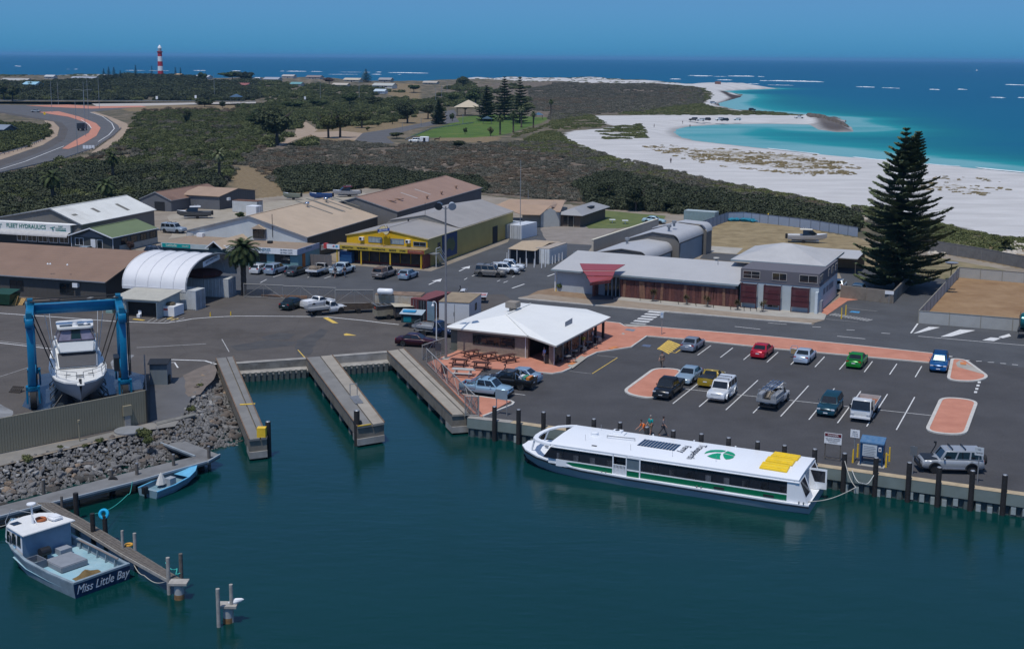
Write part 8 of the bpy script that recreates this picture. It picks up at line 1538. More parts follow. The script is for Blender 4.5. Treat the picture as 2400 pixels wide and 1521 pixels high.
smallboat('white cabin boat on a trailer in the gravel yard',(455,506),192,6.8,(.10,.11,.12));smallboat('white runabout with tan cabin top on the grass by the blue fence',(1892,562),-12,7.,(.6,.6,.6),cc=mat('top_cream',(.6,.55,.45),.6))
smallboat('white boat with dark red cabin top beyond the sand roofed shed',(812,456),200,6.5,(.5,.5,.5),cc=mat('top_red',(.15,.02,.04),.6));smallboat('blue boat beside the red topped boat',(752,463),190,5.2,(.02,.08,.25),cabin=False);smallboat('pale green dinghy on the dry grass behind the sheds',(684,463),185,4.,(.25,.28,.22),cabin=False)
cT('rusty white shipping container with blue lettering and gas tank on top',gp(879,742),R(-9),6.1,H=2.95,m1=mat('container_rusty',(.42,.41,.38),.7,c2=(.30,.20,.08),nS=.55,sT=.3,wave=('X',1.9,.4)),m2=mat('rusty_end',(.3,.28,.22),.7),roofm=mat('rusty_top',(.19,.13,.09),.9,var=.4,nS=1.2))
RC_=[o for o in bpy.data.objects if o.name.startswith('shipping_container')][-1];text('PENSTAR','container_lettering',mat('letter_navy',(.01,.04,.10),.5),RC_,1.1,tm((3.2,-.06,1.25),(1,0,0),(0,-1,0)),.01,xs=1.05,bold=.02)
p=gp(903,700,3.2);t=TH('gas_tank','white horizontal gas cylinder lying on the rusty container','tank',(gp(903,690,3.0).x,gp(903,690,3.0).y,2.95),R(-9));m=MB();rings=[[(x,cos(a)*rr,.42+sin(a)*rr)for a in[i*pi/7 for i in range(14)]]for x,rr in((-1.05,.1),(-1.0,.28),(-.85,.4),(.85,.4),(1.0,.28),(1.05,.1))];m.loft(rings);m.bd('cylinder',WH,t,sM=50);m=MB();m.box(-.6,-.3,0,-.5,.3,.15);m.box(.5,-.3,0,.6,.3,.15);m.bd('cradle',Zs_,t)
cT('dark red shipping container with one door open beside the rusty one',gp(1001,753),R(62),6.1,H=2.75,m1=mat('container_red',(.13,.03,.03),.6,var=.12,sT=.3,wave=('X',1.9,.4)),m2=mat('container_red_dark',(.10,.025,.028),.6,var=.15),roofm=mat('container_red_top',(.17,.05,.05),.7,var=.12,sT=.3))
RC_=[o for o in bpy.data.objects if o.name.startswith('shipping_container')][-1]
m=MB();m.box(-.04,.12,.15,-.03,1.25,2.6);m.bd('open_doorway',DK,RC_);m=MB();m.box(-.1,-1.15,.15,-.05,-.05,2.6);m.bd('swung_door',mat('door_blue_grey',(.16,.24,.30),.6,wave=('X',2.5,.3)),RC_)
wb_=gp(1030,755);ww=TH('site_cabin','white flat roofed site cabin with tan top next to the light mast','cabin',gp(1029,757),R(-12));m=MB();m.box(0,0,0,3.9,6.5,2.7);m.bd('wall',mat('cabin_white',(.55,.56,.57),.5,var=.03,sT=.1),ww);m=MB();m.slab([(-.05,-.05,2.78),(3.95,-.05,2.78),(3.95,6.55,2.78),(-.05,6.55,2.78)],.08);m.bd('roof',mat('cabin_roof_tan',(.26,.20,.13),.8,var=.2,nS=.8),ww);m=MB();m.box(2.0,-.03,.1,2.03,-.005,2.5);m.box(1.9,-.05,1.0,1.95,-.005,1.5);m.bd('door_seam',DK,ww);win(ww,'r',(3.9,3.0,1.2),.9,.9,1,DK)
def gate(lB,a,b,h=1.9):
 a,b=gp(*a),gp(*b);d=b-a;L=d.length;t=TH('mesh_gate',lB,'gate',a,atan2(d.y,d.x));m=MB();m.tube((0,0,h),(L,0,h),.055);m.tube((0,0,.12),(L,0,.12),.04);m.tube((0,0,0),(0,0,h+.1),.05);m.tube((L,0,0),(L,0,h+.1),.05)
 n=max(2,int(L/2.2))
 m.bd('frame',mat('gate_tube',(.32,.31,.29),.5,.2),t);m=MB()
 for k in range(1,n):m.tube((L*k/n,0,.1),(L*k/n,0,h),.025)
 for k in range(n):m.tube((L*k/n,0,h if k%2 else .12),(L*(k+1)/n,0,.12 if k%2 else h),.03)
 m.bd('brace',MATS['gate_tube'],t);m=MB();m.box(0,-.005,.1,L,.005,h);m.bd('chain_mesh',mat('chain_mesh',(.12,.12,.125),.7,alpha=.22),t);return t
gate('left chain mesh sliding gate with white top rail',(664,702),(788,707));gate('right chain mesh sliding gate with diagonal braces',(786,712),(876,712));gate('chain mesh fence left of the gates above a brick kerb',(572,697),(664,701))
m=MB();m.box(0,0,0,6.5,.25,.35);o=m.bd('brick_kerb_wall',mat('brick_orange',(.30,.15,.07),.9,var=.2,nS=2));o.location=gp(612,697);o.rotation_euler=(0,0,R(-6));tag(o,'low orange brick wall under the chain mesh fence by the palm','wall')
gate('rusty mesh terrace fence with dark board beside the right pier',(1000,853),(1120,974),1.7);gate('short mesh fence corner by the maroon sedan',(990,845),(1043,826),1.7);gate('mesh fence panel with brace at the brick corner of the quay',(1090,975),(1122,976),1.9)
def lM(name,c1,c2,c3=None):
 M=bpy.data.materials.new(name);M.use_nodes=True;n=M.node_tree.nodes;l=M.node_tree.links;b=n['Principled BSDF'];SV(b,'Roughness',.75);SV(b,'Specular IOR Level',.15)
 oi=n.new('ShaderNodeObjectInfo');at=n.new('ShaderNodeAttribute');at.attribute_name='tone'
 r=n.new('ShaderNodeValToRGB');e=r.color_ramp.elements;e[0].color=(*c1,1);e[1].color=(*c2,1);e[0].position=.15;e[1].position=.85
 if c3:k=e.new(.97);k.color=(*c3,1)
 ad=n.new('ShaderNodeMath');ad.operation='MULTIPLY_ADD';l.new(at.outputs['Fac'],ad.inputs[0]);SV(ad,1,.6);m2=n.new('ShaderNodeMath');m2.operation='MULTIPLY';l.new(oi.outputs['Random'],m2.inputs[0]);SV(m2,1,.55);l.new(m2.outputs[0],ad.inputs[2]);l.new(ad.outputs[0],r.inputs[0]);l.new(r.outputs[0],b.inputs['Base Color'])
 return M
def lC(name,m_,n,blobs,size,seed,flat=.0,core=True,el=1.):
 rg=np.random.default_rng(seed);B=np.array(blobs);w=(B[:,3]*B[:,4]);w=w/w.sum();k=rg.choice(len(B),n,p=w);u=rg.normal(size=(n,3));u/=np.linalg.norm(u,axis=1)[:,None];u[:,2]=np.where(u[:,2]<-.35,-u[:,2],u[:,2]);r=.72+.34*rg.random(n)**.8
 C=B[k,:3]+u*B[k,3:]*r[:,None];nn=u+rg.normal(size=(n,3))*.7;nn[:,2]+=flat;nn/=np.linalg.norm(nn,axis=1)[:,None];t=np.cross(nn,rg.normal(size=(n,3)));t/=np.linalg.norm(t,axis=1)[:,None];b=np.cross(nn,t);s=size*(.6+.8*rg.random(n))[:,None]
 V=np.stack([C-t*s*el-b*s*.55,C+t*s*el-b*s*.35,C+t*s*el*.7+b*s*.6,C-t*s*el*.8+b*s*.5],1).reshape(-1,3);F=np.arange(4*n).reshape(-1,4);tone=np.repeat(rg.random(n)*.55+.45*(k/max(1,len(B)-1)),4)
 if core:
  b2=bmesh.new()
  for q in B:mm=bmesh.ops.create_icosphere(b2,subdivisions=1,radius=1,matrix=mX.Translation(q[:3].tolist())@mX.Diagonal((q[3]*.74,q[4]*.74,q[5]*.74,1)))
  cv=np.array([v.co[:]for v in b2.verts]);cf=np.array([[v.index for v in f.verts]+[f.verts[2].index]for f in b2.faces]);b2.free()
  me=np_mesh(name,V,F,m_,False,{'tone':tone});tmp=bmesh.new();tmp.from_mesh(me);vs=[tmp.verts.new(c)for c in cv];
  for f in cf:tmp.faces.new([vs[i]for i in f[:3]])
  tmp.to_mesh(me);tmp.free();return me
 return np_mesh(name,V,F,m_,False,{'tone':tone})
def bushblobs(rg,n=5,h=.8,spread=.6):
 return[(rg.uniform(-spread,spread),rg.uniform(-spread,spread),rg.uniform(.1,.35)*h,rg.uniform(.4,.6),rg.uniform(.4,.6),h*rg.uniform(.5,.75))for _ in range(n)]
LM={'green':lM('scrub_green',(.041,.051,.022),(.104,.120,.046),(.159,.165,.079)),'dark':lM('scrub_dark',(.029,.035,.021),(.071,.083,.046)),'grey':lM('scrub_grey',(.073,.073,.054),(.152,.144,.112),(.232,.207,.171)),'brown':lM('scrub_brown',(.085,.067,.046),(.171,.134,.095),(.244,.195,.134)),'dune':lM('dune_green',(.061,.076,.027),(.146,.156,.061),(.232,.207,.110)),'tuft':lM('tuft_tan',(.183,.152,.073),(.390,.305,.171))}
_rg=random.Random(11);PROTO={}
for kk in LM:PROTO[kk]=[lC('bush_'+kk,LM[kk],700 if kk in('green','dark')else 420,bushblobs(_rg,7 if kk in('green','dark')else 4,.85 if kk!='dune' else .6),.075,31+j*7+len(kk))for j in range(3)]
def sQ(name,lB,P3,protos,smin,smax,seed=0,zs=1.):
 for j,me in eN(protos):
  sel=P3[j::len(protos)]
  if len(sel)==0:continue
  pm=bpy.data.meshes.new(name);pm.vertices.add(len(sel));pm.vertices.foreach_set('co',np.array(sel,np.float32).ravel());o=bpy.data.objects.new(name,pm);link(o);o['kind']='stuff';o['label']=lB
  src=bpy.data.objects.new('bush_form',me)
  ng=bpy.data.node_groups.new(name,'GeometryNodeTree');ng.interface.new_socket('Geometry',in_out='INPUT',socket_type='NodeSocketGeometry');ng.interface.new_socket('Geometry',in_out='OUTPUT',socket_type='NodeSocketGeometry');N=ng.nodes;l=ng.links
  gi=N.new('NodeGroupInput');go=N.new('NodeGroupOutput');m2p=N.new('GeometryNodeMeshToPoints');iop=N.new('GeometryNodeInstanceOnPoints');oi=N.new('GeometryNodeObjectInfo');SV(oi,'Object',src);SV(oi,'As Instance',True)
  rs=N.new('FunctionNodeRandomValue');rs.data_type='FLOAT';SV(rs,2,smin);SV(rs,3,smax);SV(rs,'Seed',seed+j)
  rr=N.new('FunctionNodeRandomValue');rr.data_type='FLOAT';SV(rr,2,0);SV(rr,3,6.28);SV(rr,'Seed',seed+j+50);cx=N.new('ShaderNodeCombineXYZ');l.new(rr.outputs[1],cx.inputs[2])
  sx=N.new('ShaderNodeVectorMath');sx.operation='SCALE';SV(sx,0,(1,1,zs));l.new(rs.outputs[1],sx.inputs['Scale'])
  l.new(gi.outputs[0],m2p.inputs[0]);l.new(m2p.outputs[0],iop.inputs['Points']);l.new(oi.outputs['Geometry'],iop.inputs['Instance']);l.new(cx.outputs[0],iop.inputs['Rotation']);l.new(sx.outputs[0],iop.inputs['Scale']);l.new(iop.outputs[0],go.inputs[0])
  md=o.modifiers.new('scatter','NODES');md.node_group=ng
_tz=z.copy();_gx,_gy=len(xs),len(ys)
def ground_z(P2):
 P2=np.asarray(P2);v=np.column_stack([P2[:,0],P2[:,1],np.full(len(P2),-CH)]);w=v@np.array(_F);X=CX0+CF*(v@np.array(_R))/w;Y=CY0-CF*(v@np.array(_U))/w
 fi=np.clip((X-xs[0])/(xs[1]-xs[0]),0,_gx-1.001);fj=np.clip(np.interp(Y,ys,np.arange(_gy)),0,_gy-1.001);i=fi.astype(int);j=fj.astype(int);a=fi-i;b=fj-j;Z=_tz.reshape(_gy,_gx)
 return Z[j,i]*(1-a)*(1-b)+Z[j,i+1]*a*(1-b)+Z[j+1,i]*(1-a)*b+Z[j+1,i+1]*a*b
AVOID=[px(*q)for q in(((-500,234),(0,236),(610,238),(610,250),(340,251),(260,262),(290,288),(312,298),(295,325),(228,366),(150,378),(0,412),(-300,470),(-300,395),(0,361),(50,345),(98,327),(107,300),(100,285),(55,280),(0,268),(-300,265)),((820,326),(875,318),(1000,290),(1060,255),(1290,262),(1290,290),(1180,322),(1100,330),(925,343),(840,336)),((600,362),(640,338),(690,316),(715,280),(760,300),(720,335),(640,356)),((970,240),(1010,203),(1052,203),(1052,214),(1000,240)),((1035,255),(1065,255),(1075,285),(1040,285)))]
def rG(pts,n,seed,thin=None,clump=30,avoid=True,thr=-.05):
 pl=px(*pts);rg=np.random.default_rng(seed);lo=np.min(pl,0);hi=np.max(pl,0);P=rg.random((n,2))*(hi-lo)+lo;P=P[pip(P,pl)]
 if clump:P=P[vnoise(P,clump,seed)+.45*rg.normal(size=len(P))*.35>thr]
 if avoid:
  for a in AVOID:P=P[~pip(P,a)]
  P=P[~pip(P,BASE)]if avoid!='base' else P
  P=P[sdist(P,COAST)>14]
 return np.column_stack([P,ground_z(P)-.05])
sc_=sQ
sc_('heath_scrub','low grey brown heath covering the flat ground behind the sheds',rG(((540,350),(700,330),(1000,335),(1310,335),(1420,362),(1620,415),(1900,470),(2010,515),(1560,498),(1130,452),(860,440),(640,430)),13000,1,clump=9,thr=-.08),PROTO['grey'],.7,1.9,1,.62)
sc_('heath_scrub','brown heath patches between town and beach',rG(((540,350),(700,330),(1000,335),(1310,335),(1420,362),(1620,415),(1900,470),(2010,515),(1560,498),(1130,452),(860,440),(640,430)),9000,2,clump=22,thr=.0),PROTO['brown'],.7,1.8,2,.55)
sc_('dune_scrub','green creeping scrub along the beach edge',rG(((1190,345),(1300,300),(1330,330),(1400,357),(1465,380),(1522,395),(1600,412),(1650,425),(1800,450),(1895,467),(2000,494),(1960,500),(1800,478),(1600,440),(1480,415),(1350,375)),9000,3,clump=12,thr=-.3),PROTO['dune'],.9,2.3,3,.55)
sc_('dune_scrub','green scrub on the dune between beach and fence at right',rG(((2000,480),(2180,520),(2225,535),(2310,552),(2400,562),(2600,600),(2600,640),(2400,605),(2250,578),(2100,545)),2600,4,clump=9,thr=-.15),PROTO['dune'],.8,2.0,4,.6)
sc_('dune_scrub','scrub mounds in the sand left of the cove',rG(((1380,268),(1420,290),(1400,300),(1330,305),(1290,296),(1200,325),(1230,290),(1300,270)),3200,5,clump=14,thr=-.1),PROTO['dune'],.9,2.2,5,.55)
sc_('dune_scrub','low green mounds on the sand beside the cove',rG(((1425,300),(1500,292),(1512,312),(1505,325),(1420,328),(1388,318)),1100,6,clump=10,thr=.08),PROTO['dune'],1.2,2.8,6,.5)
sc_('dune_scrub','green scrub covering the neck between the two coves',rG(((1560,205),(1640,212),(1668,226),(1650,243),(1730,262),(1800,262),(1880,272),(1800,271),(1600,271),(1450,270),(1480,258),(1600,240)),9000,7,clump=22,thr=-.4),PROTO['dune'],1.2,3.0,7,.4)
sc_('heath_scrub','flat grey heath on the far headland',rG(((1240,215),(1300,205),(1560,206),(1640,216),(1660,240),(1500,262),(1400,268),(1300,285),(1240,270)),15000,8,clump=35,thr=-.3),PROTO['grey'],1.2,3.0,8,.4)
sc_('heath_scrub','dark low scrub patches on the far headland',rG(((1240,230),(1450,228),(1640,216),(1600,240),(1400,256),(1280,262)),9000,9,clump=60,thr=.1),PROTO['brown'],1.5,3.2,9,.4)
sc_('beach_tufts','tan grass tufts scattered over the white sand',np.vstack([rG(q,k,10+i,clump=7,thr=.12)for i,(q,k)in eN(((((1505,345),(1570,340),(1760,355),(1900,362),(2010,385),(2030,412),(1900,414),(1700,394),(1580,370)),4200),(((2190,412),(2300,418),(2400,440),(2300,462),(2150,445)),500)))]),PROTO['tuft'],.3,1.0,10,.5)
sc_('beach_tufts','grass tufts on the distant white dunes',rG(((1060,186),(1200,186),(1425,185),(1620,201),(1500,204),(1300,200),(1100,194)),2500,13,clump=40,thr=.05),PROTO['dune'],1.5,3.5,13,.4)
sc_('beach_tufts','scrub on the distant dunes at left',rG(((-200,177),(230,179),(250,186),(0,190),(-200,190)),2200,14,clump=50,thr=-.05),PROTO['dune'],2.,4.5,14,.45)
GL=((-300,300),(0,292),(105,300),(98,325),(0,365),(-300,420))
sc_('thick_bush','thick green bush inside the curve of the road',rG(GL,2600,15,clump=None),PROTO['green'],1.8,3.6,15,.8)
sc_('thick_bush','dense green and olive bush between road and sheds',rG(((215,372),(300,330),(320,268),(440,262),(560,262),(640,300),(600,350),(530,415),(520,440),(330,470),(100,500),(-200,540),(-300,480),(0,415),(150,380)),9000,16,clump=18,thr=.0),PROTO['green'],1.0,3.2,16,.8)
sc_('thick_bush','grey dry shrubs among the green bush',rG(((215,372),(300,330),(330,285),(560,270),(640,320),(530,430),(330,470),(0,500),(0,415)),7000,17,clump=12,thr=.04),PROTO['grey'],.8,2.4,17,.8)
sc_('thick_bush','brown twiggy shrubs between the green bushes',rG(((215,372),(300,330),(330,255),(560,255),(640,320),(530,430),(330,470),(0,500),(0,415)),5000,37,clump=16,thr=.05),PROTO['brown'],.8,2.2,37,.8)
sc_('thick_bush','dark bush at the foot of the hill behind the sheds',rG(((-300,455),(0,425),(220,395),(520,400),(520,440),(330,478),(0,515),(-300,560)),2400,18,clump=20,thr=-.1),PROTO['dark'],1.6,3.6,18,.9)
sc_('thick_bush','dark thicket behind the brown roofed sheds',rG(((650,412),(700,402),(900,405),(1010,420),(1120,428),(1140,452),(1000,440),(850,448),(680,452)),1500,19,clump=None),PROTO['dark'],1.4,3.2,19,.9)
sc_('thick_bush','dark thicket behind the lawn and the grey sheds',rG(((1360,440),(1420,418),(1480,425),(1600,450),(1800,480),(1990,512),(2010,545),(1720,505),(1600,500),(1400,488)),2600,20,clump=None),PROTO['dark'],1.3,3.0,20,1.0)
sc_('thick_bush','grey green shrubs in front of the beach dunes',rG(((1400,412),(1500,420),(1800,475),(2000,505),(2080,545),(1990,530),(1700,480),(1500,450)),1600,21,clump=10,thr=-.1),PROTO['grey'],1.2,2.6,21,.9)
sc_('distant_wood','dark belt of distant trees below the lighthouse',rG(((225,196),(300,188),(480,188),(480,205),(600,200),(600,238),(300,238),(0,238),(0,210),(100,205)),3300,22,clump=70,thr=-.22),PROTO['dark'],3.0,7.0,22,.9)
sc_('distant_wood','olive green belt of distant bush left of the park',rG(((-300,205),(0,205),(230,200),(480,205),(620,202),(860,212),(980,225),(1080,205),(1240,212),(1240,262),(1000,262),(640,262),(610,240),(0,240),(-300,240)),6500,23,clump=45,thr=-.02),PROTO['green'],2.2,5.0,23,.8)
sc_('distant_wood','dark bush between the highway and the car park road',rG(((560,250),(700,245),(1000,240),(1040,262),(900,290),(760,310),(720,345),(600,350),(560,300)),3000,24,clump=25,thr=-.05),PROTO['green'],1.8,4.0,24,.85)
rk=MB();rg=random.Random(8);PR=px((1893,271),(1925,272),(1970,275),(1955,281),(1975,290),(1999,298),(1996,303),(1960,304),(1930,297),(1918,287),z=0)
for k in range(3000):
 q=np.array([[rg.uniform(PR[0][0]-5,PR[5][0]+5),rg.uniform(PR[7][1]-5,PR[0][1]+10)]])
 if not pip(q,PR)[0]:continue
 r=rg.uniform(.5,1.9);M=mX.Translation((q[0,0],q[0,1],float(ground_z(q)[0])+.1))@mX.Rotation(rg.uniform(0,6),4,'Z')@mX.Scale(r,4);rk.add([M@VV(c)for c in((-1,-.7,-.3),(1,-.8,-.2),(.8,.8,-.3),(-.9,.7,-.3),(-.5,-.3,.7),(.6,-.2,.6),(.1,.6,.5))],[(0,1,5,4),(1,2,5),(2,6,5),(2,3,6),(3,4,6),(3,0,4),(4,5,6)])
o=rk.bd('rocky_point',ROCKM[0]);o['kind']='stuff'
rk=MB()
for k in range(260):
 x,y=(rg.uniform(2345,2420),rg.uniform(570,600))if k<150 else((rg.uniform(2170,2280),rg.gauss(592+(0),2))if k<200 else(rg.uniform(1990,2090),rg.uniform(486,520)))
 c=gp(x,y);r=rg.uniform(.2,.6);c.z=float(ground_z(np.array([[c.x,c.y]]))[0])+.05 if k<150 or k>=200 else 0;M=mX.Translation(c)@mX.Rotation(k,4,'Z')@mX.Scale(r,4);rk.add([M@VV(q)for q in((-1,-.7,-.3),(1,-.8,-.2),(.8,.8,-.3),(-.9,.7,-.3),(-.5,-.3,.7),(.6,-.2,.6),(.1,.6,.5))],[(0,1,5,4),(1,2,5),(2,6,5),(2,3,6),(3,4,6),(3,0,4),(4,5,6)])
o=rk.bd('limestone_rubble',mat('limestone',(.5,.45,.38),.9,var=.2));o['kind']='stuff'
BARK=mat('bark',(.07,.055,.045),.95,var=.3,nS=3);BARKG=mat('bark_pale',(.16,.14,.12),.9,var=.25,nS=3)
LTREE={'olive':lM('tree_olive',(.046,.053,.023),(.115,.127,.048),(.172,.161,.081)),'dark':lM('tree_dark',(.025,.033,.018),(.063,.076,.037),(.092,.103,.052)),'green':lM('tree_green',(.034,.051,.021),(.086,.115,.041),(.127,.149,.063)),'rust':lM('tree_rust',(.052,.034,.030),(.115,.075,.063))}
def crownmesh(kind,seed):
 rg=random.Random(seed);bl=[]
 for k in range(13):a=rg.uniform(0,6.28);r=rg.uniform(0,.62);zz=rg.uniform(-.15,.62)*(1-.5*r);bl.append((cos(a)*r,sin(a)*r,zz,rg.uniform(.26,.42),rg.uniform(.26,.42),rg.uniform(.2,.34)))
 return lC('crown',LTREE[kind],2200,bl,.055,seed)
CM={k:[crownmesh(k,100+i*3+j)for j in range(3)]for i,k in eN(LTREE)}
def trunkmesh(seed,m_=BARK):
 rg=random.Random(seed);m=MB();m.tube((0,0,-.1),(0.02,0,.5),.05,.035,8)
 for k in range(6):a=k*1.05+rg.random();e=VV((cos(a)*.45,sin(a)*.45,.8+rg.uniform(-.1,.15)));s=VV((.02,0,.32+.03*k));mid=s.lerp(e,.5)+VV((0,0,.06));m.tube(s,mid,.026,.018,6);m.tube(mid,e,.018,.008,6)
 return m.mesh('trunk',m_)
TR=[trunkmesh(k)for k in range(3)]
def tree(lB,x,y,ytop,rpx,kind='olive',cat='tree',gR=None,low=.35,name='leafy_tree',thin=1.):
 b=gp(x,y,0);P_=np.array([[b.x,b.y]]);b.z=float(ground_z(P_)[0])if not pip(P_,BASE)[0]else 0;h=max(1.5,up(b,ytop)-b.z);Dd=(b-VV((0,0,CH))).length;r=rpx*Dd/CF
 k=abs(hash((int(x),int(y))))%3;t=TH(name,lB,cat,b,(x*.37)%6.28,gR);inst('trunk',TR[k],t,(0,0,0),(0,0,0),(h*.9*thin,h*.9*thin,h));
 ch=h*(1-low);inst('crown',CM[kind][k],t,(0,0,h-ch*.78),(0,0,0),(r,r*.95,ch*.80));return t
def nF(name,lB,b,h,r,nt=26,seed=5,m_=None,nb=6,dens=1.,forks=False,gR=None,leafw=.16):
 rg=np.random.default_rng(seed);t=TH(name,lB,'pine tree',b,0,gR);lm=m_ or lM('norfolk_needles',(.06,.078,.042),(.12,.15,.075),(.16,.19,.10));C=[];T_=[];S_=[];br=MB()
 stems=[(VV((0,0,0)),VV((0,0,h)),1.)]+([(VV((.2,0,h*.72)),VV((r*.28,.1,h*.975)),.33)]if forks else[])
 mt=MB();mt.tube((0,0,-.1),(0,0,h*.6),h*.016,h*.009,10);mt.tube((0,0,h*.6),(0,0,h),h*.009,.03,8)
 if forks:mt.tube(stems[1][0],stems[1][1],h*.006,.03,8)
 mt.bd('trunk',BARK,t)
 for A,B_,fr in stems:
  L=(B_-A).length;n0=int(nt*(fr if fr<1 else 1)*(1.6 if fr<1 else 1));z0=.06 if fr==1 else .15
  for i in range(n0+1):
   f=z0+(1-z0)*(i/n0)**.93
   if f>.995:f=.995
   g=(1-f);Rr=r*fr*1.0*(min(1,(g*1.55)**.85))*(1 if f>.3 or fr<1 else .86+f*.47)+.12*h/24;base=A.lerp(B_,f)
   if f>.82 and fr==1:Rr=max(Rr*.95,.25)
   for k in range(nb):
    a=2*pi*(k/nb)+i*.7+rg.normal()*.10;Rb=Rr*(1+rg.normal()*.14);rise=-.10+.40*f*f;d=np.array([cos(a),sin(a),0.])
    if rg.random()<.04:continue
    m1=max(5,int(Rb*9*dens));s=(np.arange(m1)+.5)/m1;zc=Rb*(rise*s-.16*s*(1-s)*2+.13*s**3);P=np.array(base)+d*(s*Rb)[:,None]+np.array([0,0,1.])*zc[:,None]
    wid=(.12+.44*np.sin(np.pi*np.clip(s*.9+.1,0,1))**.7)*min(1.5,.45+Rb*.16)*leafw/.16;side=np.array([-d[1],d[0],0])
    br.tube(tuple(np.array(base)),tuple(P[-1]),.03*h/24+.01,.01,4,False)
    for q in(-1,-.5,0,.5,1):
     jit=rg.normal(size=(m1,3))*.04;c=P+side*(wid*q)[:,None]*1.0+np.array([0,0,1.])*(np.abs(q)*wid*.35+.02)[:,None]+jit;C.append(c);tt=d*.8+side*q*.9+np.array([0,0,.35]);tt=tt+rg.normal(size=(m1,3))*.22;T_.append(tt/np.linalg.norm(tt,axis=1)[:,None]);S_.append(np.full(m1,leafw)*(0.8+.5*rg.random(m1)))
 C=np.vstack(C);T_=np.vstack(T_);S_=np.concatenate(S_);n=len(C);nn=np.cross(T_,np.array([0,0,1.]));nn/=(np.linalg.norm(nn,axis=1)[:,None]+1e-6);upv=np.cross(nn,T_)
 mix_=rg.random(n)[:,None];bb=nn*(.45+.55*mix_)+upv*(1-mix_)*.8;s=S_[:,None]
 V=np.stack([C-T_*s*1.4-bb*s*.55,C+T_*s*1.6-bb*s*.25,C+T_*s*1.5+bb*s*.3,C-T_*s*1.3+bb*s*.55],1).reshape(-1,3);tone=np.repeat(rg.random(n),4)
 o=bpy.data.objects.new('needle_foliage',np_mesh('needle_foliage',V,np.arange(4*n).reshape(-1,4),lm,False,{'tone':tone}));link(o,t);br.bd('branches',BARK,t,fix=False)['kind']='stuff';return t
PB=gp(2102,678);PH=up(PB,303);nF('norfolk_pine','huge dark twin topped Norfolk pine beside the tan wall at right',PB,PH,6.5,24,5,None,7,2.0,True)
NL=lM('pine_far',(.035,.046,.03),(.075,.095,.055));
for i,(x,y,yt,rp,lb)in eN(((858,201,163,14,'distant Norfolk pine standing alone against the sea'),(1182,282,182,26,'tallest dark pine of the park clump, with two neighbours'),(1218,290,184,24,'right pine of the tall park clump'),(1140,285,203,24,'left pine of the tall park clump'),(1028,292,236,18,'small symmetrical pine beside the park road'),(319,196,154,5,'thin far pine left of the lighthouse'),(357,196,156,4,'thin far pine just left of the lighthouse'),(412,196,159,5,'thin far pine right of the lighthouse'),(424,197,160,5,'second thin far pine right of the lighthouse'),(244,196,162,7,'far pine at the left end of the dark belt'),(256,196,158,7,'far pine second from left in the dark belt'),(268,196,159,8,'far pine third from left in the dark belt'),(283,197,166,7,'far pine fourth from left in the dark belt'))):
 b=gp(x,y);h=up(b,yt);Dd=b.length;nF('norfolk_pine',lb,b,h,rp*Dd/CF,15,20+i,NL,6,.28 if Dd>800 else .5,False,None,leafw=.16*(h/12)if Dd>700 else .3)
for x,y,yt,rp,k,lb in((650,342,246,58,'dark','broad dark tree left of the sandy track'),(600,300,254,40,'green','rounded tree behind the broad dark tree'),(770,325,257,28,'olive','left tree of the pair on the sandy verge'),(797,324,250,36,'olive','right tree of the pair on the sandy verge'),(848,301,252,30,'olive','spreading olive tree beside the dry grass'),(955,290,235,34,'dark','wide dark tree across the park road'),(1003,280,238,26,'dark','dark tree behind the small park pine'),(920,292,270,9,'olive','young tree on the dry grass'),(685,260,236,30,'green','bushy tree near the highway'),(886,297,286,11,'olive','small round shrub tree on the dry grass'),(930,326,308,26,'dune','wide low shrub at the end of the park road'),(862,308,295,8,'olive','tiny shrub beside the track'),(1085,212,177,22,'dark','dark domed tree against the far dunes'),(772,206,181,19,'rust','dark reddish tree against the sea'),(1115,250,200,32,'green','large green tree behind the park shelter'),(1060,245,215,22,'green','green tree left of the park shelter'),(1090,270,235,20,'green','green tree beside the bus shelter'),(545,200,166,42,'green','big round trees on the skyline right of the lighthouse'),(575,203,165,24,'dark','dark tree at the right end of the skyline clump'),(474,200,168,14,'green','small round tree right of the lighthouse'),(437,292,253,14,'dark','single dark round bush on the open slope'),(480,252,232,32,'dark','dense dark bush beside the highway gravel'),(522,254,236,10,'dark','small dark bush next to the gazebo'),(970,222,197,24,'green','green tree beside the distant road'),(745,255,232,30,'green','tree beside the highway lamp'),(820,250,215,28,'green','tree in front of the far houses'),(875,250,225,30,'dark','dark tree under the lone pine'),(1150,320,296,10,'olive','small tree on the park lawn'),(1090,315,298,8,'green','sapling on the park lawn'),(1060,285,264,8,'green','tree beside the park picnic shelter'),(10,235,190,26,'dark','dark tree at the left edge'),(30,238,196,22,'dark','second dark tree at the left edge'),(105,197,188,12,'green','far bush before the white dunes'),(330,205,186,34,'dark','distant trees directly left of the lighthouse'),(395,205,184,30,'dark','distant trees at the foot of the lighthouse'),(265,205,180,30,'dark','dark trees at the left end of the far belt'),(437,206,190,26,'dark','far dark trees right of the lighthouse'),(1075,352,328,22,'dark','dark shrub below the horse float'),(1490,495,436,38,'dark','tall dark shrub behind the lawn'),(1580,497,462,36,'dark','dark shrub by the aqua container'),(1670,497,462,40,'dark','dark shrub right of the aqua container'),(1420,480,425,32,'dark','highest dark shrub behind the cottage'),(2005,545,500,20,'dark','shrub at the blue fence corner'),(2355,590,552,22,'dune','dune shrub beyond the long grey fence')):
 tree(lb,x,y,yt,rp,k if k in CM else 'olive',low=.3 if rp>15 else .2,cat='shrub' if 'shrub' in lb or 'bush' in lb else 'tree',name='shrub' if 'shrub' in lb or 'bush' in lb.split(' against')[0]else 'leafy_tree')
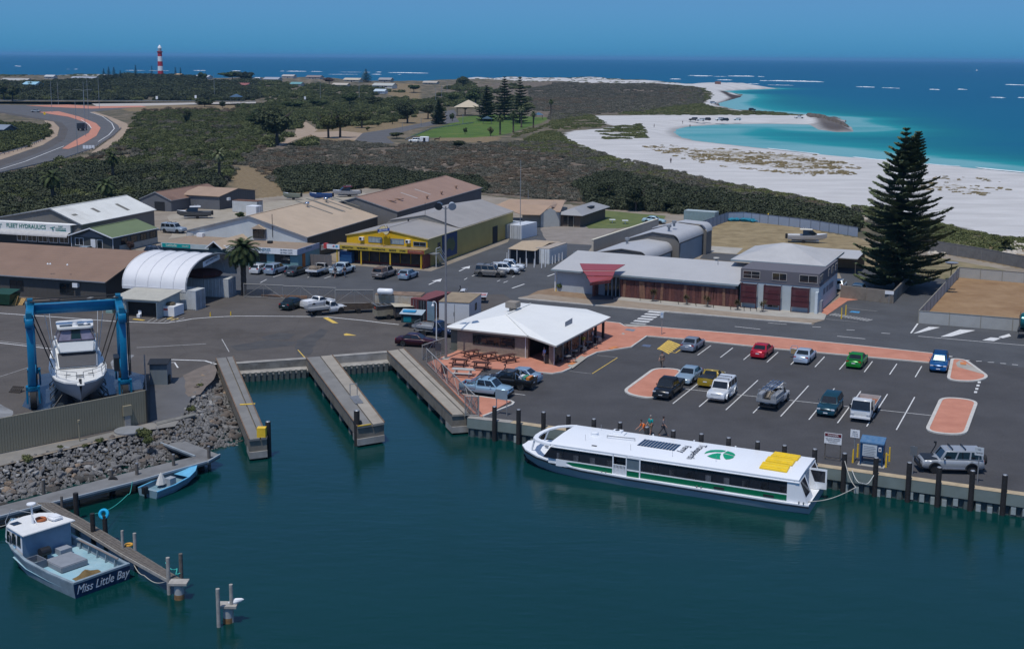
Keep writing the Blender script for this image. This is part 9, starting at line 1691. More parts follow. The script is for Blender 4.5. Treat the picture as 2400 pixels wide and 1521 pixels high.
def palm(lB,x,y,ytop,kind='date',nf=46,fl=None,seed=3,crown_r=None):
 rg=random.Random(seed);b=gp(x,y,0);P_=np.array([[b.x,b.y]]);b.z=float(ground_z(P_)[0])if not pip(P_,BASE)[0]else 0;H_=up(b,ytop)-b.z;t=TH('palm_tree',lB,'palm',b);FLn=crown_r or fl;th=H_-FLn*.45
 m=MB();pr=[];n=14
 for k in range(n+1):pr.append((.36*(1.25 if k<2 else 1)*(1+.12*(k%2))*(FLn/3.)**.4,th*k/n))
 m.lathe(pr,10);m.bd('trunk',mat('palm_trunk',(.085,.065,.05),.95,var=.4,nS=4,bump=.6),t)
 lm=lM('palm_fronds_%d'%seed,(.022,.035,.012),(.085,.11,.045),(.2,.21,.12));V=[];tone=[]
 for k in range(nf):
  el=asin(max(-.55,min(.98,-.5+1.5*(k+.5)/nf)));a=k*2.39996+rg.random()*.2;L=FLn*rg.uniform(.85,1.08);d=VV((cos(a),sin(a),0));pts=[];p=VV((0,0,th));e=el+.25;st_=9;tn=rg.random()
  for j in range(st_+1):pts.append(p.copy());p=p+(d*cos(e)+VV((0,0,1))*sin(e))*L/st_;e-=(.16+.05*cos(el))
  side=VV((-d.y,d.x,0))
  for j in range(st_*2):
   f=(j+1)/(st_*2);q=pts[min(st_,int(f*st_))].lerp(pts[min(st_,int(f*st_)+1)],f*st_-int(f*st_))if f<1 else pts[-1];tan=(pts[min(st_,int(f*st_)+1)]-pts[max(0,int(f*st_)-0)]if int(f*st_)<st_ else pts[-1]-pts[-2]).normalized();ll=FLn*.24*sin(pi*min(1,.18+f*.8))**.6
   for s in(-1,1):
    tip=q+(side*s*.8+tan*.65+VV((0,0,-.25+.1*rg.random())))*ll;w=tan*.05*FLn/3*1.9;V+=[q-w,q+w,tip+w*.35,tip-w*.1];tone+=[tn*.7+.3*rg.random()]*4
 o=bpy.data.objects.new('fronds',np_mesh('fronds',np.array([tuple(v)for v in V]),np.arange(len(V)).reshape(-1,4),lm,False,{'tone':np.array(tone)}));link(o,t)
 m=MB();sk=[(FLn*.14,th-FLn*.05),(FLn*.19,th-.1),(FLn*.1,th+.2)];m.lathe(sk,12);m.bd('crown_shaft',BARKG,t);return t
palm('stout palm with large feathery crown by the arched shelter',572,692,566,nf=64,fl=3.1,seed=3)
for x,y,yt,r,sd,lb in((515,428,352,2.7,4,'palm standing alone at the edge of the heath'),(265,420,358,2.9,5,'palm half buried in bush above the road sign'),(125,482,402,3.3,6,'pale crowned palm in the bush at left'),(250,480,422,3.0,7,'palm crown behind the hydraulics shed'),(1172,317,272,2.5,8,'left trunk of the dark palm group in the park'),(1203,312,262,2.5,9,'middle palm of the group in the park'),(1222,300,250,2.6,10,'tall palm of the park group beside the pine'),(1250,300,262,2.3,11,'right palm of the park group'),(1291,273,234,2.3,12,'single palm at the edge of the far heath')):
 palm(lb,x,y,yt,nf=30,fl=r,seed=sd)
YU=lM('yucca',(.07,.06,.03),(.17,.15,.075));
def yucca(lb,x,y,h,k):
 rg=random.Random(k);b=gp(x,y,.0);t=TH('yucca_plant',lb,'plant',(b.x,b.y,.07),0,'plants in the gravel bed');m=MB();heads=[(rg.uniform(-.4,.4)*h*.5,rg.uniform(-.2,.2),h*rg.uniform(.5,.75))for _ in range(4 if h>1.2 else 1)]
 for c in heads:m.tube((c[0]*.2,c[1]*.2,0),c,.05,.035,6)
 m.bd('stem',BARKG,t);m=MB()
 for c in heads:
  for _ in range(46 if h>1.2 else 30):u=VV((rg.gauss(0,1),rg.gauss(0,1),rg.gauss(.35,.8))).normalized();s=u.cross(VV((0,0,1))).normalized()*.035;tip=VV(c)+u*h*.32;m.add([VV(c)-s,VV(c)+s,tip],[(0,1,2)])
 m.bd('leaves',YU,t,fix=False)
for i,(x,y,h,lb)in eN(((1530,708,2.1,'tallest spiky plant in front of the timber screen'),(1611,716,1.6,'second spiky plant in the gravel bed'),(1657,721,1.8,'third spiky plant near the middle of the timber screen'),(1730,728,1.7,'spiky plant at the corner of the timber screen'),(1787,732,1.7,'green spiky plant beside the left mesh screen'),(1500,706,.5,'small tuft left of the tallest spiky plant'),(1548,711,.5,'small tuft right of the tallest spiky plant'),(1590,714,.5,'small tuft left of the second spiky plant'),(1632,719,.5,'small tuft between second and third spiky plants'),(1672,723,.5,'small tuft right of the third spiky plant'),(1712,727,.5,'small tuft left of the corner plant'),(1744,730,.6,'small tuft right of the corner plant'),(1759,730,.5,'tiny tuft before the left mesh screen'),(1774,731,.5,'tiny tuft beside the green spiky plant'))):yucca(lb,x,y,h,i)
for x,y,s,lb in((335,1022,1.1,'large dry grass clump on the bank by the tank lid'),(232,1034,.6,'dark green clump on the bank path'),(58,1080,.8,'green clump at the left of the rock bank'),(140,1052,.5,'small green clump above the pale rocks'),(446,960,.7,'green clump beside the boat ramp'),(470,905,.6,'weed clump by the left pier'),(200,1045,.4,'tiny weed beside the thin post'),(340,1035,.8,'second dry clump by the tank lid')):
 b=gp(x,y,-.1);t=inst('grass_clump',PROTO['dune'][0],None,b,(0,0,x),(s*.8,s*.8,s));tag(t,lb,'grass clump')
tree('dark shrub against the yellow green office wall',305,588,560,11,'rust',cat='shrub',name='shrub',low=.1);tree('small shrub beside the orange door',722,612,580,8,'green',cat='shrub',name='shrub',low=.1);tree('low grass shrub at the blue grey office wall',1316,682,672,14,'green',cat='shrub',name='shrub',low=.05);tree('shrub beside the white site container',562,512,497,14,'green',cat='shrub',name='shrub',low=.1)
def lighthouse():
 b=gp(377,186);b.z=float(ground_z(np.array([[b.x,b.y]]))[0]);H_=up(b,106)-b.z;t=TH('lighthouse','tall round lighthouse with red and white bands rising above the distant trees','lighthouse',b);k=H_/280.;ys_=[(0,25,0),(25,60,1),(60,100,0),(100,140,1),(140,183,0),(183,222,1)]
 rad=lambda q:(26-8*(q/222.)**.8)*k
 for a,c,r in ys_:MB().lathe([(rad(a),a*k),(rad(c)if c<222 else rad(c),c*k)],20).bd('red_band' if r else 'white_band',mat('light_red',(.42,.012,.02),.6)if r else WH,t,sM=True)
 MB().lathe([(rad(222),210*k),(24*k,222*k),(24*k,226*k)],20).bd('gallery',mat('light_red',(.42,.012,.02)),t);MB().lathe([(15*k,226*k),(15*k,250*k)],16).bd('lantern',mat('lantern_grey',(.3,.33,.36),.2),t);MB().lathe([(17*k,250*k),(15*k,262*k),(8*k,272*k),(2*k,280*k)],16).bd('dome',WH,t,sM=True)
lighthouse()
def house(lb,x,y,w,d,h,rc,wc,hd=-20.):
 w*=.8;d*=.8;h*=.75;b=gp(x,y);b.z=float(ground_z(np.array([[b.x,b.y]]))[0])+.3;t=TH('house',lb,'house',b,R(hd),'houses among the distant trees');wm_=paint(wc);rm=paint(rc)
 MB().xprism([(-d/2,0),(d/2,0),(d/2,h),(0,h*1.6),(-d/2,h)],-w/2,w/2).bd('wall',wm_,t)
 for s in(-1,1):rS(t,[(-w/2-.6,s*(d/2+.6),h-.1),(w/2+.6,s*(d/2+.6),h-.1),(w/2+.6,0,h*1.6+.3),(-w/2-.6,0,h*1.6+.3)],rm,.25)
 for k in range(2):win(t,'f',(-w*.3+k*w*.4,-d/2,h*.35),w*.14,h*.4,2,WH)
 door(t,'f',(-w*.03,-d/2,0),w*.07,h*.75,DK)
for q in(('pale blue roofed house in the bush at left',78,216,17,12,4,(.30,.52,.62),(.5,.6,.62)),('white roofed row at the far left edge of the bush',40,204,40,10,3.5,(.42,.40,.36),(.4,.36,.32)),('long grey roofed house below the white dunes',200,201,38,12,4,(.36,.38,.42),(.4,.4,.4)),('pale grey house right of the lighthouse belt',478,197,22,12,4,(.42,.44,.46),(.4,.4,.38)),('red roofed house with white gable on the skyline clump',572,213,15,10,3.5,(.28,.10,.08),(.6,.6,.58)),('white house at the right end of the skyline clump',600,203,13,10,4,(.6,.62,.64),(.6,.62,.62)),('grey roofed house above the green trees',640,203,22,12,4,(.34,.35,.38),(.42,.4,.38)),('small white house nearest the shore reefs',678,194,20,10,3.5,(.45,.42,.38),(.5,.45,.4)),('teal roofed house half hidden by trees',697,212,14,9,3,(.15,.32,.32),(.5,.45,.38)),('brown roofed house left of the reddish tree',738,195,24,12,4,(.25,.2,.18),(.4,.36,.32)),('tan house right of the reddish tree',800,211,20,10,3,(.5,.44,.36),(.42,.38,.32)),('cream roofed house by the lone pine',828,203,24,11,3.5,(.55,.47,.35),(.45,.4,.32)),('wide cream house beside the distant road',902,214,26,14,4,(.45,.45,.40),(.55,.55,.5)),('low white building in front of the wide cream house',893,224,12,8,3,(.5,.58,.62),(.6,.62,.64)),('grey house behind the wide cream house',905,203,18,10,4,(.3,.3,.3),(.3,.28,.25)),('low pale building near the sandy point',1010,205,20,9,3,(.45,.40,.33),(.4,.36,.3)),('pale shed on the left skyline',120,194,16,9,3.5,(.5,.5,.48),(.45,.43,.4)),('small orange roofed house among the far pines',420,193,10,8,4,(.5,.35,.2),(.55,.5,.45)),('dark roofed house in the bush by the left road',8,317,9,9,3,(.22,.25,.29),(.10,.10,.11))):house(*q)
def pole(lb,x,yb,yt,r=.12,arms=(),head=None,m_=None,cat='street lamp',nm='street_lamp',zb=None):
 b=gp(x,yb);b.z=.05 if zb is None else zb;h=up(b,yt)-b.z;t=TH(nm,lb,cat,b);MB().tube((0,0,0),(0,0,h),r,r*.6,8).bd('pole',m_ or Zs_,t)
 for a in arms:m=MB();m.pipe([(0,0,h-.05),(a*.4,0,h+.5),(a,0,h+.65)],r*.45);m.box(a-.3,-.15,h+.58,a+.3,.15,h+.72);m.bd('lamp_arm',Zs_,t)
 return t,h
for i,(x,yb,yt,arms,lb)in eN(((122,265,190,(),'tall bare pole left of the curved road'),(137,246,192,(),'tall pole by the highway at left'),(197,258,213,(-6,5),'double curved arm lamp on the median'),(201,321,190,(),'tall lamp pole on the brick median of the curve'),(208,282,188,(),'tall pole behind the box truck'),(233,255,180,(),'tall pole at the end of the highway island'),(182,362,236,(),'nearest tall pole on the link road'),(503,236,172,(),'tall pole before the skyline trees'),(751,236,192,(-4,),'lamp pole on the highway right of the red roofed house'),(842,238,184,(),'tall pole beside the lone pine'),(1021,240,203,(),'power pole left on the distant road'),(1035,230,198,(),'second power pole on the distant road'),(1048,222,196,(),'third power pole on the distant road'),(943,306,288,(),'lamp pole on the park road'),(987,296,276,(),'second lamp pole on the park road'),(1085,292,268,(),'pole at the park corner'))):pole(lb,x,yb,yt,.16 if yb<300 else .12,arms)
for x,yb,yt,lb in((368,244,226,'small white road sign left on the highway'),(459,242,224,'small white road sign right on the highway'),(715,240,227,'small white sign before the highway trees')):t,h=pole(lb,x,yb,yt,.08,(),cat='road sign',nm='road_sign');BX((-.7,-.06,h-2,.7,-.01,h),'sign_face',WH,t)
t,h=pole('white chevron board beside the guard rail of the curve',208,352,341,.08,(),cat='road sign',nm='road_sign')
for k in range(4):BX((-2+k*1.05,-.06,.4,-1.1+k*1.05,-.01,h),'chevron_panel',WH,t)
t,h=pole('yellow diamond road sign at the start of the brick median',105,275,264,.07,(),cat='road sign',nm='road_sign');MB().yprism([(-.9,h-.6),(0,h-1.5),(.9,h-.6),(0,h+.3)],-.08,-.04).bd('sign_face',YEL,t)
def rail(lb,pts,h=.7):
 P_=[gp(*q)for q in pts];t=TH('guard_rail',lb,'guard rail',(0,0,0));m=MB()
 for a,b in zip(P_[:-1],P_[1:]):
  m.beam(a+VV((0,0,h)),b+VV((0,0,h)),.08,.35);n=max(1,int((b-a).length/5));q=MB()
  for k in range(n):p=a.lerp(b,k/n);q.box(p.x-.08,p.y-.08,0,p.x+.08,p.y+.08,h)
  q.bd('rail_posts',WOODD,t)['kind']='stuff'
 m.bd('rail',Zs_,t)
rail('long guard rail along the outside of the curved link road',((284,303),(265,322),(217,353),(150,376),(0,411),(-200,455)));rail('guard rail along the far side of the highway',((-300,236),(0,238),(300,238.5),(600,240.5)));rail('guard rail in front of the left bush',((0,366),(60,349),(100,331)))
rail('low timber post rail along the park road',((950,330),(1010,304),(1060,297),(1110,290)),.5)
def gazebo(lb,x,y,s,rc,h=2.6):
 b=gp(x,y);t=TH('gazebo',lb,'shelter',b);m=MB();m.add([(-s,-s*.7,h),(s,-s*.7,h),(s,s*.7,h),(-s,s*.7,h),(0,0,h+s*.5)],[(0,1,4),(1,2,4),(2,3,4),(3,0,4),(3,2,1,0)]);m.bd('roof',paint(rc),t)
 for a in(-1,1):
  for c in(-1,1):MB().tube((a*s*.8,c*s*.5,0),(a*s*.8,c*s*.5,h),.1).bd('post',WOODD,t)
gazebo('blue roofed gazebo on the sandy highway lookout',554,243,4.2,(.04,.09,.16),4.5);gazebo('small dark roofed shelter on the park lawn',1142,291,2.6,(.04,.08,.11));gazebo('small blue roofed shelter at the right of the lawn',1262,281,2.6,(.05,.12,.2));gazebo('long pale roofed park pavilion behind the lawn',1098,272,8,(.5,.42,.3),5)
def sboat():p=gp(2289,168,SEA);t=TH('small_boat','small boat under way far out at sea','boat',p);MB().lathe([(1.5,0),(4,1.5),(4.2,2.2)],8).bd('hull',WH,t);BX((-1.5,-1.5,2.2,1.5,1.5,6),'cabin',WH,t);MB().quad((-45,-3,.1),(-5,-2,.15),(-5,2,.15),(-45,3,.1)).bd('wake',FOAM,t)
sboat()
p=gp(1682,206);BX((p.x-3,p.y-3,3,p.x+3,p.y+3,7),'beach_hut',mat('hut_brown',(.2,.1,.08),.8));tag(bpy.data.objects['beach_hut'],'small brown hut on the far sand spit','hut')
t,h=pole('very tall flood light mast between the yard containers and the cafe',1045,842,484,.15,(),nm='light_mast',m_=mat('mast_grey',(.26,.25,.25),.5,.3),zb=0)
for s in(-1,1):m=MB();m.beam((0,0,h-.3),(s*.7,0,h),.1);m.bd('bracket',Zs_,t);MB().tube((s*.75,-.3,h+.0),(s*.65,.25,h+.2),.45,.3,14).bd('flood_light',mat('lamp_dark',(.06,.06,.065),.3)if s<0 else mat('lamp_pale',(.4,.42,.44),.3),t)
t,h=pole('slim white camera pole in front of the white site cabin',1023,796,712,.08,(),cat='camera pole',nm='camera_pole',m_=WH,zb=0);MB().pipe([(0,0,h),(-.15,0,h+.25),(-.4,0,h+.25),(-.42,0,h-.1)],.05).bd('swan_neck',WH,t);MB().lathe([(.02,0),(.16,.06),(.16,.2),(.05,.3)],12,(-.42,0,h-.35)).bd('camera',WH,t)
for x,yb,yt,lb in((1219,560,375,'very thin tall mast behind the tan roofs'),(1238,475,447,'thin pole with flat top aerial behind the terracotta shed')):
 if lb:pole(lb,x,yb,yt,.07,(),nm='thin_mast',cat='mast')
for x,y,yt,lb in((1972,747,721,'left yellow bollard by the access bay'),(1982,739,715,'right yellow bollard by the access bay'),(2009.5,1071,1040,'yellow bollard left of the blue cabinet'),(2084,1081,1048,'rear yellow bollard right of the blue cabinet'),(2076,1095,1061,'front yellow bollard right of the blue cabinet'),(1998.5,1084,1053,'yellow bollard around the notice post'),(1303,683,676,'short yellow post by the long office corner'),(493,742,732,'yellow marker post left at the yard kerb line'),(541,739,730,'yellow marker post right at the yard kerb line')):pole(lb,x,y,yt,.09,(),nm='yellow_bollard',cat='bollard',m_=YEL,zb=0)
for k,(zx,zy)in eN(((75,740),(138,745),(208,750),(278,755),(312,745),(378,720),(405,710),(440,695),(470,685),(505,665),(-47,690),(-30,705),(-12,700))):pole(('leftmost','second','third','fourth, in front of the picture panel,','fifth','first receding','second receding','third receding','fourth receding','furthest receding','left of the ute,','middle of the ute group,','right of the ute group,')[k]+' white bollard around the container kiosk',1200+zx/4,420+(zy+78)/4,420+zy/4,.09,(),nm='white_bollard',cat='bollard',m_=WH,zb=0)
def board(lb,x0,x1,yt,ybd,yb,pm,lines=(),postm=None,npost=2,cat='sign',nm='sign_board',ang=TA,th=.04):
 b=gp((x0+x1)/2,yb);h1,h0=up(b,yt),up(b,ybd);w=(gp(x1,yb)-gp(x0,yb)).length/cos(ang-0)*1.0;t=TH(nm,lb,cat,(b.x,b.y,0),ang);pmt=postm or Zs_;BX((-w/2,-th,h0,w/2,0,h1),'panel',pm,t)
 for s in((-1,1)if npost==2 else(0,)):MB().tube((s*(w/2-.08),.06,0),(s*(w/2-.08),.06,h1),.045).bd('post',pmt,t)
 for s_,z_,sz,mm_ in lines:text(s_,'lettering',mm_,t,sz,tm((0,-th-.01,h0+(h1-h0)*z_),(1,0,0),(0,-1,0)),.003)
 return t,w,h0,h1
BK=mat('print_black',(.02,.02,.025),.6)
t,w,h0,h1=board('white danger notice with dark red header beside the quay edge',1932,1968,1015,1040,1079,WH,(('NO UNAUTHORISED',.50,.13,BK),('PERSONS BEYOND',.34,.13,BK),('THIS POINT',.16,.15,BK)),WOODD);BX((-w/2+.04,-.052,h0+(h1-h0)*.66,w/2-.04,-.042,h1-.04),'red_header',mat('header_red',(.12,.005,.015),.5),t);text('DANGER','header_lettering',WH,t,.22,tm((0,-.06,h0+(h1-h0)*.80),(1,0,0),(0,-1,0)),.003);BX((-w/2,.03,.15,w/2,.09,.22),'lower_bar',WOODD,t)
board('small white notice on a thin post left of the blue cabinet',1991,2010,1007,1025,1084,WH,(('BERTH',.75,.12,BK),('NOTICE',.5,.12,BK),('5 TONNE',.25,.12,BK)),npost=1);board('small white notice on a post in front of the silver four wheel drive',2281,2299,1048,1067,1133,mat('notice_pale',(.5,.53,.55),.5),(('NO',.72,.16,BK),('FISHING',.3,.14,BK)),npost=1)
board('blue white pedestrian sign on a post at the zebra crossing',1547,1553.5,732,745,786,mat('sign_blue_white',(.45,.55,.62),.5),(('P',.6,.3,mat('sign_blue',(.02,.12,.4),.5)),),npost=1);board('dark red notice board on the terrace beside the mesh fence',1034,1049,856,876,891,mat('board_red',(.12,.03,.025),.7));board('grey back of a large sign panel by the light blue ute',1161,1189,914,936,973,mat('sign_back',(.2,.25,.29),.6));board('grey double framed sign back left of the silver four wheel drive',2131,2145,1046,1067,1112,mat('frame_back',(.12,.13,.14),.6),npost=1);board('dark sign board by the mesh corner next to the maroon sedan',1020,1034,804,822,845,mat('board_dark',(.05,.05,.06),.6));board('white notice on the tan wall under the pine',2074,2092,682,690,711.5,WH,npost=1)
b=gp(2014,1089);t=TH('service_cabinet','dark blue steel fuel service cabinet on legs with white instruction panel','cabinet',(b.x,b.y,0),TA);w=1.85;CB=mat('cabinet_navy',(.008,.045,.12),.4,var=.1);CBT=mat('cabinet_top',(.03,.12,.26),.5,c2=(.12,.2,.3),nS=4)
BX((0,0,.75,w,1.0,2.0),'body',CB,t);MB().slab([(-.05,-.05,2.02),(w+.05,-.05,2.02),(w+.05,1.1,2.3),(-.05,1.1,2.3)],.12).bd('roof',CBT,t)
for x in(0,w-.12):
 for y in(0,.88):BX((x,y,0,x+.12,y+.12,.75),'leg',CB,t)
BX((-.15,-.15,0,w+.15,1.15,.05),'slab',LCON,t);BX((.2,-.03,.85,w-.5,-.005,1.85),'instruction_panel',mat('panel_pale',(.5,.54,.56),.4),t);BX((w-.38,-.03,1.35,w-.15,-.005,1.7),'card_reader',WH,t);BX((w-.33,-.04,1.45,w-.2,-.03,1.6),'reader_screen',DK,t)
for k in range(6):BX((.28,-.04,.95+k*.14,w-.6-.1*(k%2),-.032,.99+k*.14),'print_line',mat('print_grey',(.2,.22,.25),.6),t)
a,c=gp(2066,1063,.9),gp(2084,1066,.9);tag(MB().beam(a,c,.07,.07).bd('yellow_barrier_rail',YEL),'yellow rail joining the blue cabinet to the rear bollard','rail')
def pI(lb,x,y,rz,m_,w=1.9):
 b=gp(x,y,.5);t=TH('picnic_table',lb,'picnic table',(b.x,b.y,.1),rz,'picnic tables on the red terrace')
 for k in range(4):BX((-w/2,-.38+k*.19,.72,w/2,-.38+k*.19+.17,.77),'table_board',m_,t)
 for s in(-1,1):
  BX((-w/2,s*.78-.15,.42,w/2,s*.78+.15,.47),'bench',m_,t);m=MB();m.beam((s*w*.33,-.7,0),(s*w*.33,.0-.25,.72),.08);m.beam((s*w*.33,.7,0),(s*w*.33,.25,.72),.08);m.beam((s*w*.33,-.8,.4),(s*w*.33,.8,.4),.06,.1);m.bd('leg_frame',m_,t)
PT_=mat('table_brown',(.07,.025,.018),.8,var=.3,nS=4)
for q in(('left table of the three brown ones against the cafe wall',1106,829,TA+R(62)),('middle table of the three brown ones against the cafe wall',1147,835,TA+R(62)),('right table of the three brown ones against the cafe wall',1190,839,TA+R(62)),('front left brown picnic table on the open terrace',1077,849,TA+R(10)),('front right brown picnic table on the open terrace',1127,856,TA+R(10))):pI(*q,PT_)
pI('pale concrete picnic table in front of the brown ones',1085,872,TA+R(14),mat('table_pale',(.42,.42,.40),.8),2.3)
sH('terrace_slab',px((1033,845),(1040,838),(1056,839),(1050,845)),.12,LCON)
for k,(u,v)in eN(((1330,835),(1345,822),(1362,812),(1380,802),(1322,820),(1400,790))):
 b=gp(u,v,.8);t=TH('cafe_table',('front','second','third','fourth','inner','rear')[k]+' round table under the cafe verandah','table',(b.x,b.y,.11),k);MB().lathe([(.42,.72),(.42,.75)],14).bd('table_top',mat('top_grey',(.2,.2,.21),.4),t);MB().lathe([(.25,0),(.03,.05),(.03,.72)],8).bd('pedestal',DK,t)
 for s in(-1,1):m=MB();m.box(s*.75-.2,-.2,.42,s*.75+.2,.2,.46);m.box(s*.93-.02,-.2,.46,s*.93+.02,.2,.85);[m.box(s*.75+a-.015,c-.015,0,s*.75+a+.015,c+.015,.42)for a in(-.17,.17)for c in(-.17,.17)];m.bd('chair',mat('chair_grey',(.12,.12,.13),.6),t)
p=gp(1283,853);BX((p.x-.3,p.y-.35,.1,p.x+.3,p.y+.35,1.15),'wheelie_bin',DK);tag(bpy.data.objects['wheelie_bin'],'black wheelie bin at the corner pier of the cafe','bin')
GD=mat('skip_green',(.01,.05,.025),.5,var=.2);b=gp(-12,716);t=TH('skip_bin','dark green skip bin at the left edge by the brown roofed shed','bin',(b.x,b.y,0),R(-15));m=MB();m.add([(0,0,.2),(2.2,0,.2),(2.2,1.8,.2),(0,1.8,.2),(-.3,-.2,1.6),(2.6,-.2,1.6),(2.6,2,1.6),(-.3,2,1.6)],[(0,3,2,1),(0,1,5,4),(1,2,6,5),(2,3,7,6),(3,0,4,7)]);m.bd('body',GD,t);MB().slab([(-.3,-.2,1.65),(2.6,-.2,1.65),(2.6,2,2.0),(-.3,2,2.0)],.06).bd('lid',GD,t)
PL=mat('pallet_pine',(.42,.26,.09),.8,var=.25,nS=3);PLd=mat('pallet_old',(.16,.12,.08),.85,var=.3,nS=3)
def pallet(lb,x,y,tilt,m_,h=1.2):
 b=gp(x,y);t=TH('pallet',lb,'pallet',(b.x,b.y,.05),R(-12));t.rotation_euler=(R(tilt),0,R(-12))
 for k in range(6):BX((k*.21,0,0,k*.21+.15,.03,h),'slat',m_,t)
 for z_ in(0,h/2-.05,h-.1):BX((0,.03,z_,1.2,.12,z_+.1),'bearer',m_,t)
pallet('yellow pine pallet leaning by the green skip',17,716,-35,PL,1.4);pallet('second yellow pine pallet leaning right of the first',33,715,-50,PL);pallet('old brown pallet leaning against the brown shed',62,718,-10,PLd);pallet('low dark pallet beside the boat lift leg',20,920,-60,mat('pallet_black',(.03,.025,.022),.9),.9)
for k,(x,y,w,h,c)in eN(((100,722,1.6,.7,(.05,.03,.03)),(118,724,1.0,1.2,(.08,.06,.05)),(140,722,1.3,.6,(.06,.04,.035)),(190,726,.9,.7,(.6,.6,.58)),(205,728,.5,1.6,(.25,.25,.24)),(225,728,.8,1.3,(.3,.32,.33)),(236,727,.6,1.4,(.12,.11,.1)),(170,724,1.2,.4,(.1,.08,.07)))):
 b=gp(x,y);t=TH('work_crate',('low dark crate','tall brown crate','squat brown crate','white plastic tub','pale upright drum box','grey tool cupboard','dark upright crate','flat dark crate')[k]+' against the brown roofed shed wall','crate',(b.x,b.y,0),R(-14));BX((0,0,0,w,.8,h),'box',paint(c,.7),t);BX((-.03,-.03,h,w+.03,.83,h+.06),'lid',paint(tuple(v*.8 for v in c),.7),t)
for x,y,lb,cc in((1655,577,'orange round buoy by the grey shed corner',(.75,.35,.12)),(1660,571,'yellow round buoy behind the orange buoy',(.75,.45,.03))):
 if lb:p=gp(x,y,.55);o=MB().lathe([(.05,-.55),(.35,-.45),(.53,-.15),(.55,.1),(.42,.38),(.1,.55)],14,p).bd('buoy',paint(cc),sM=True);tag(o,lb,'buoy')
NT=mat('net_teal',(.01,.17,.25),.9,var=.6,nS=3);
for k,(x,y,r)in eN(((1716,519,.9),(1727,518,1.1),(1740,519,1.0),(1752,520,1.2),(1765,521,1.0),(1776,521,.8))):p=gp(x,y);o=inst('net_bundle',RM[k%5][k%4].copy(),None,(p.x,p.y,.3),(0,0,k),(r,r,r*.7));o.data.materials[0]=NT;tag(o,('leftmost','second','third','fourth and biggest','fifth','rightmost')[k]+' teal net bundle along the blue fence','net bundle','teal net bundles by the blue fence')
p=gp(1800,522);o=MB().lathe([(.1,1.9),(.25,1.2),(.9,.3),(1.0,0)],8,p).bd('yellow_cone',YEL);tag(o,'yellow cone shaped marker at the blue fence','marker')
for k,(x,y)in eN(((1435,523),(1465,525))):p=gp(x,y);t=TH('lawn_table',('left','right')[k]+' small white table on the lawn','table',p);BX((-.6,-.5,.65,.6,.5,.72),'table_top',WH,t);BX((-.08,-.08,0,.08,.08,.65),'leg',WH,t)
p=gp(2228,657);t=TH('satellite_dish','round dish on a post behind the compound fence','dish',p);MB().tube((0,0,0),(0,0,2.4),.08).bd('post',DK,t);MB().lathe([(.05,0),(.8,.15),(1.0,.35)],16,(0,0,2.4)).bd('dish',Zs_,t)
def skinned(name,V,E_,Rr,root,m_,sub=2):
 me=bpy.data.meshes.new(name);me.from_pydata(V,E_,[]);o=bpy.data.objects.new(name,me);col.objects.link(o);md=o.modifiers.new('s','SKIN');
 for i,r in eN(Rr):me.skin_vertices[0].data[i].radius=r if isinstance(r,tuple)else(r,r);me.skin_vertices[0].data[i].use_root=(i==root)
 md.use_smooth_shade=True;sd=o.modifiers.new('d','SUBSURF');sd.levels=sub;bpy.context.view_layer.update();r=bpy.data.meshes.new_from_object(o.evaluated_get(bpy.context.evaluated_depsgraph_get()));bpy.data.objects.remove(o);r.materials.clear();r.materials.append(m_);r.name=name;return r
SKINM=mat('skin',(.36,.20,.14),.6,var=.05)
def pose(walk=.0,lean=.0,arm=.15):
 w=walk;V=[(0,0,.95),(lean*.25,0,1.12),(lean*.6,0,1.33),(lean*.75,0,1.47),(lean*.85+.01,0,1.56),(lean*.9+.02,0,1.68),(lean*.9+.12,0,1.63)];E_=[(0,1),(1,2),(2,3),(3,4),(4,5),(5,6)];Rr=[(.13,.16),(.11,.145),(.12,.17),(.06,.07),(.055,.055),(.085,.075),(.02,.02)]
 for s in(-1,1):
  k=len(V);q=s*w;V+=[(lean*.6,s*.19,1.40),(lean*.6-q*.12+arm*.3,s*.25,1.12),(lean*.6+arm-q*.30,s*.24,.90),(lean*.6+arm*1.2-q*.34,s*.235,.80)];E_+=[(2,k),(k,k+1),(k+1,k+2),(k+2,k+3)];Rr+=[.065,.05,.038,.03]
  k=len(V);V+=[(0,s*.10,.86),(q*.24,s*.11,.48),(q*.42-(.08 if q<0 else 0),s*.11,.09+(.05 if q<0 else 0)),(q*.42+.14,s*.12,.04)];E_+=[(0,k),(k,k+1),(k+1,k+2),(k+2,k+3)];Rr+=[.095,.065,.045,.04]
 return V,E_,Rr
PC={}
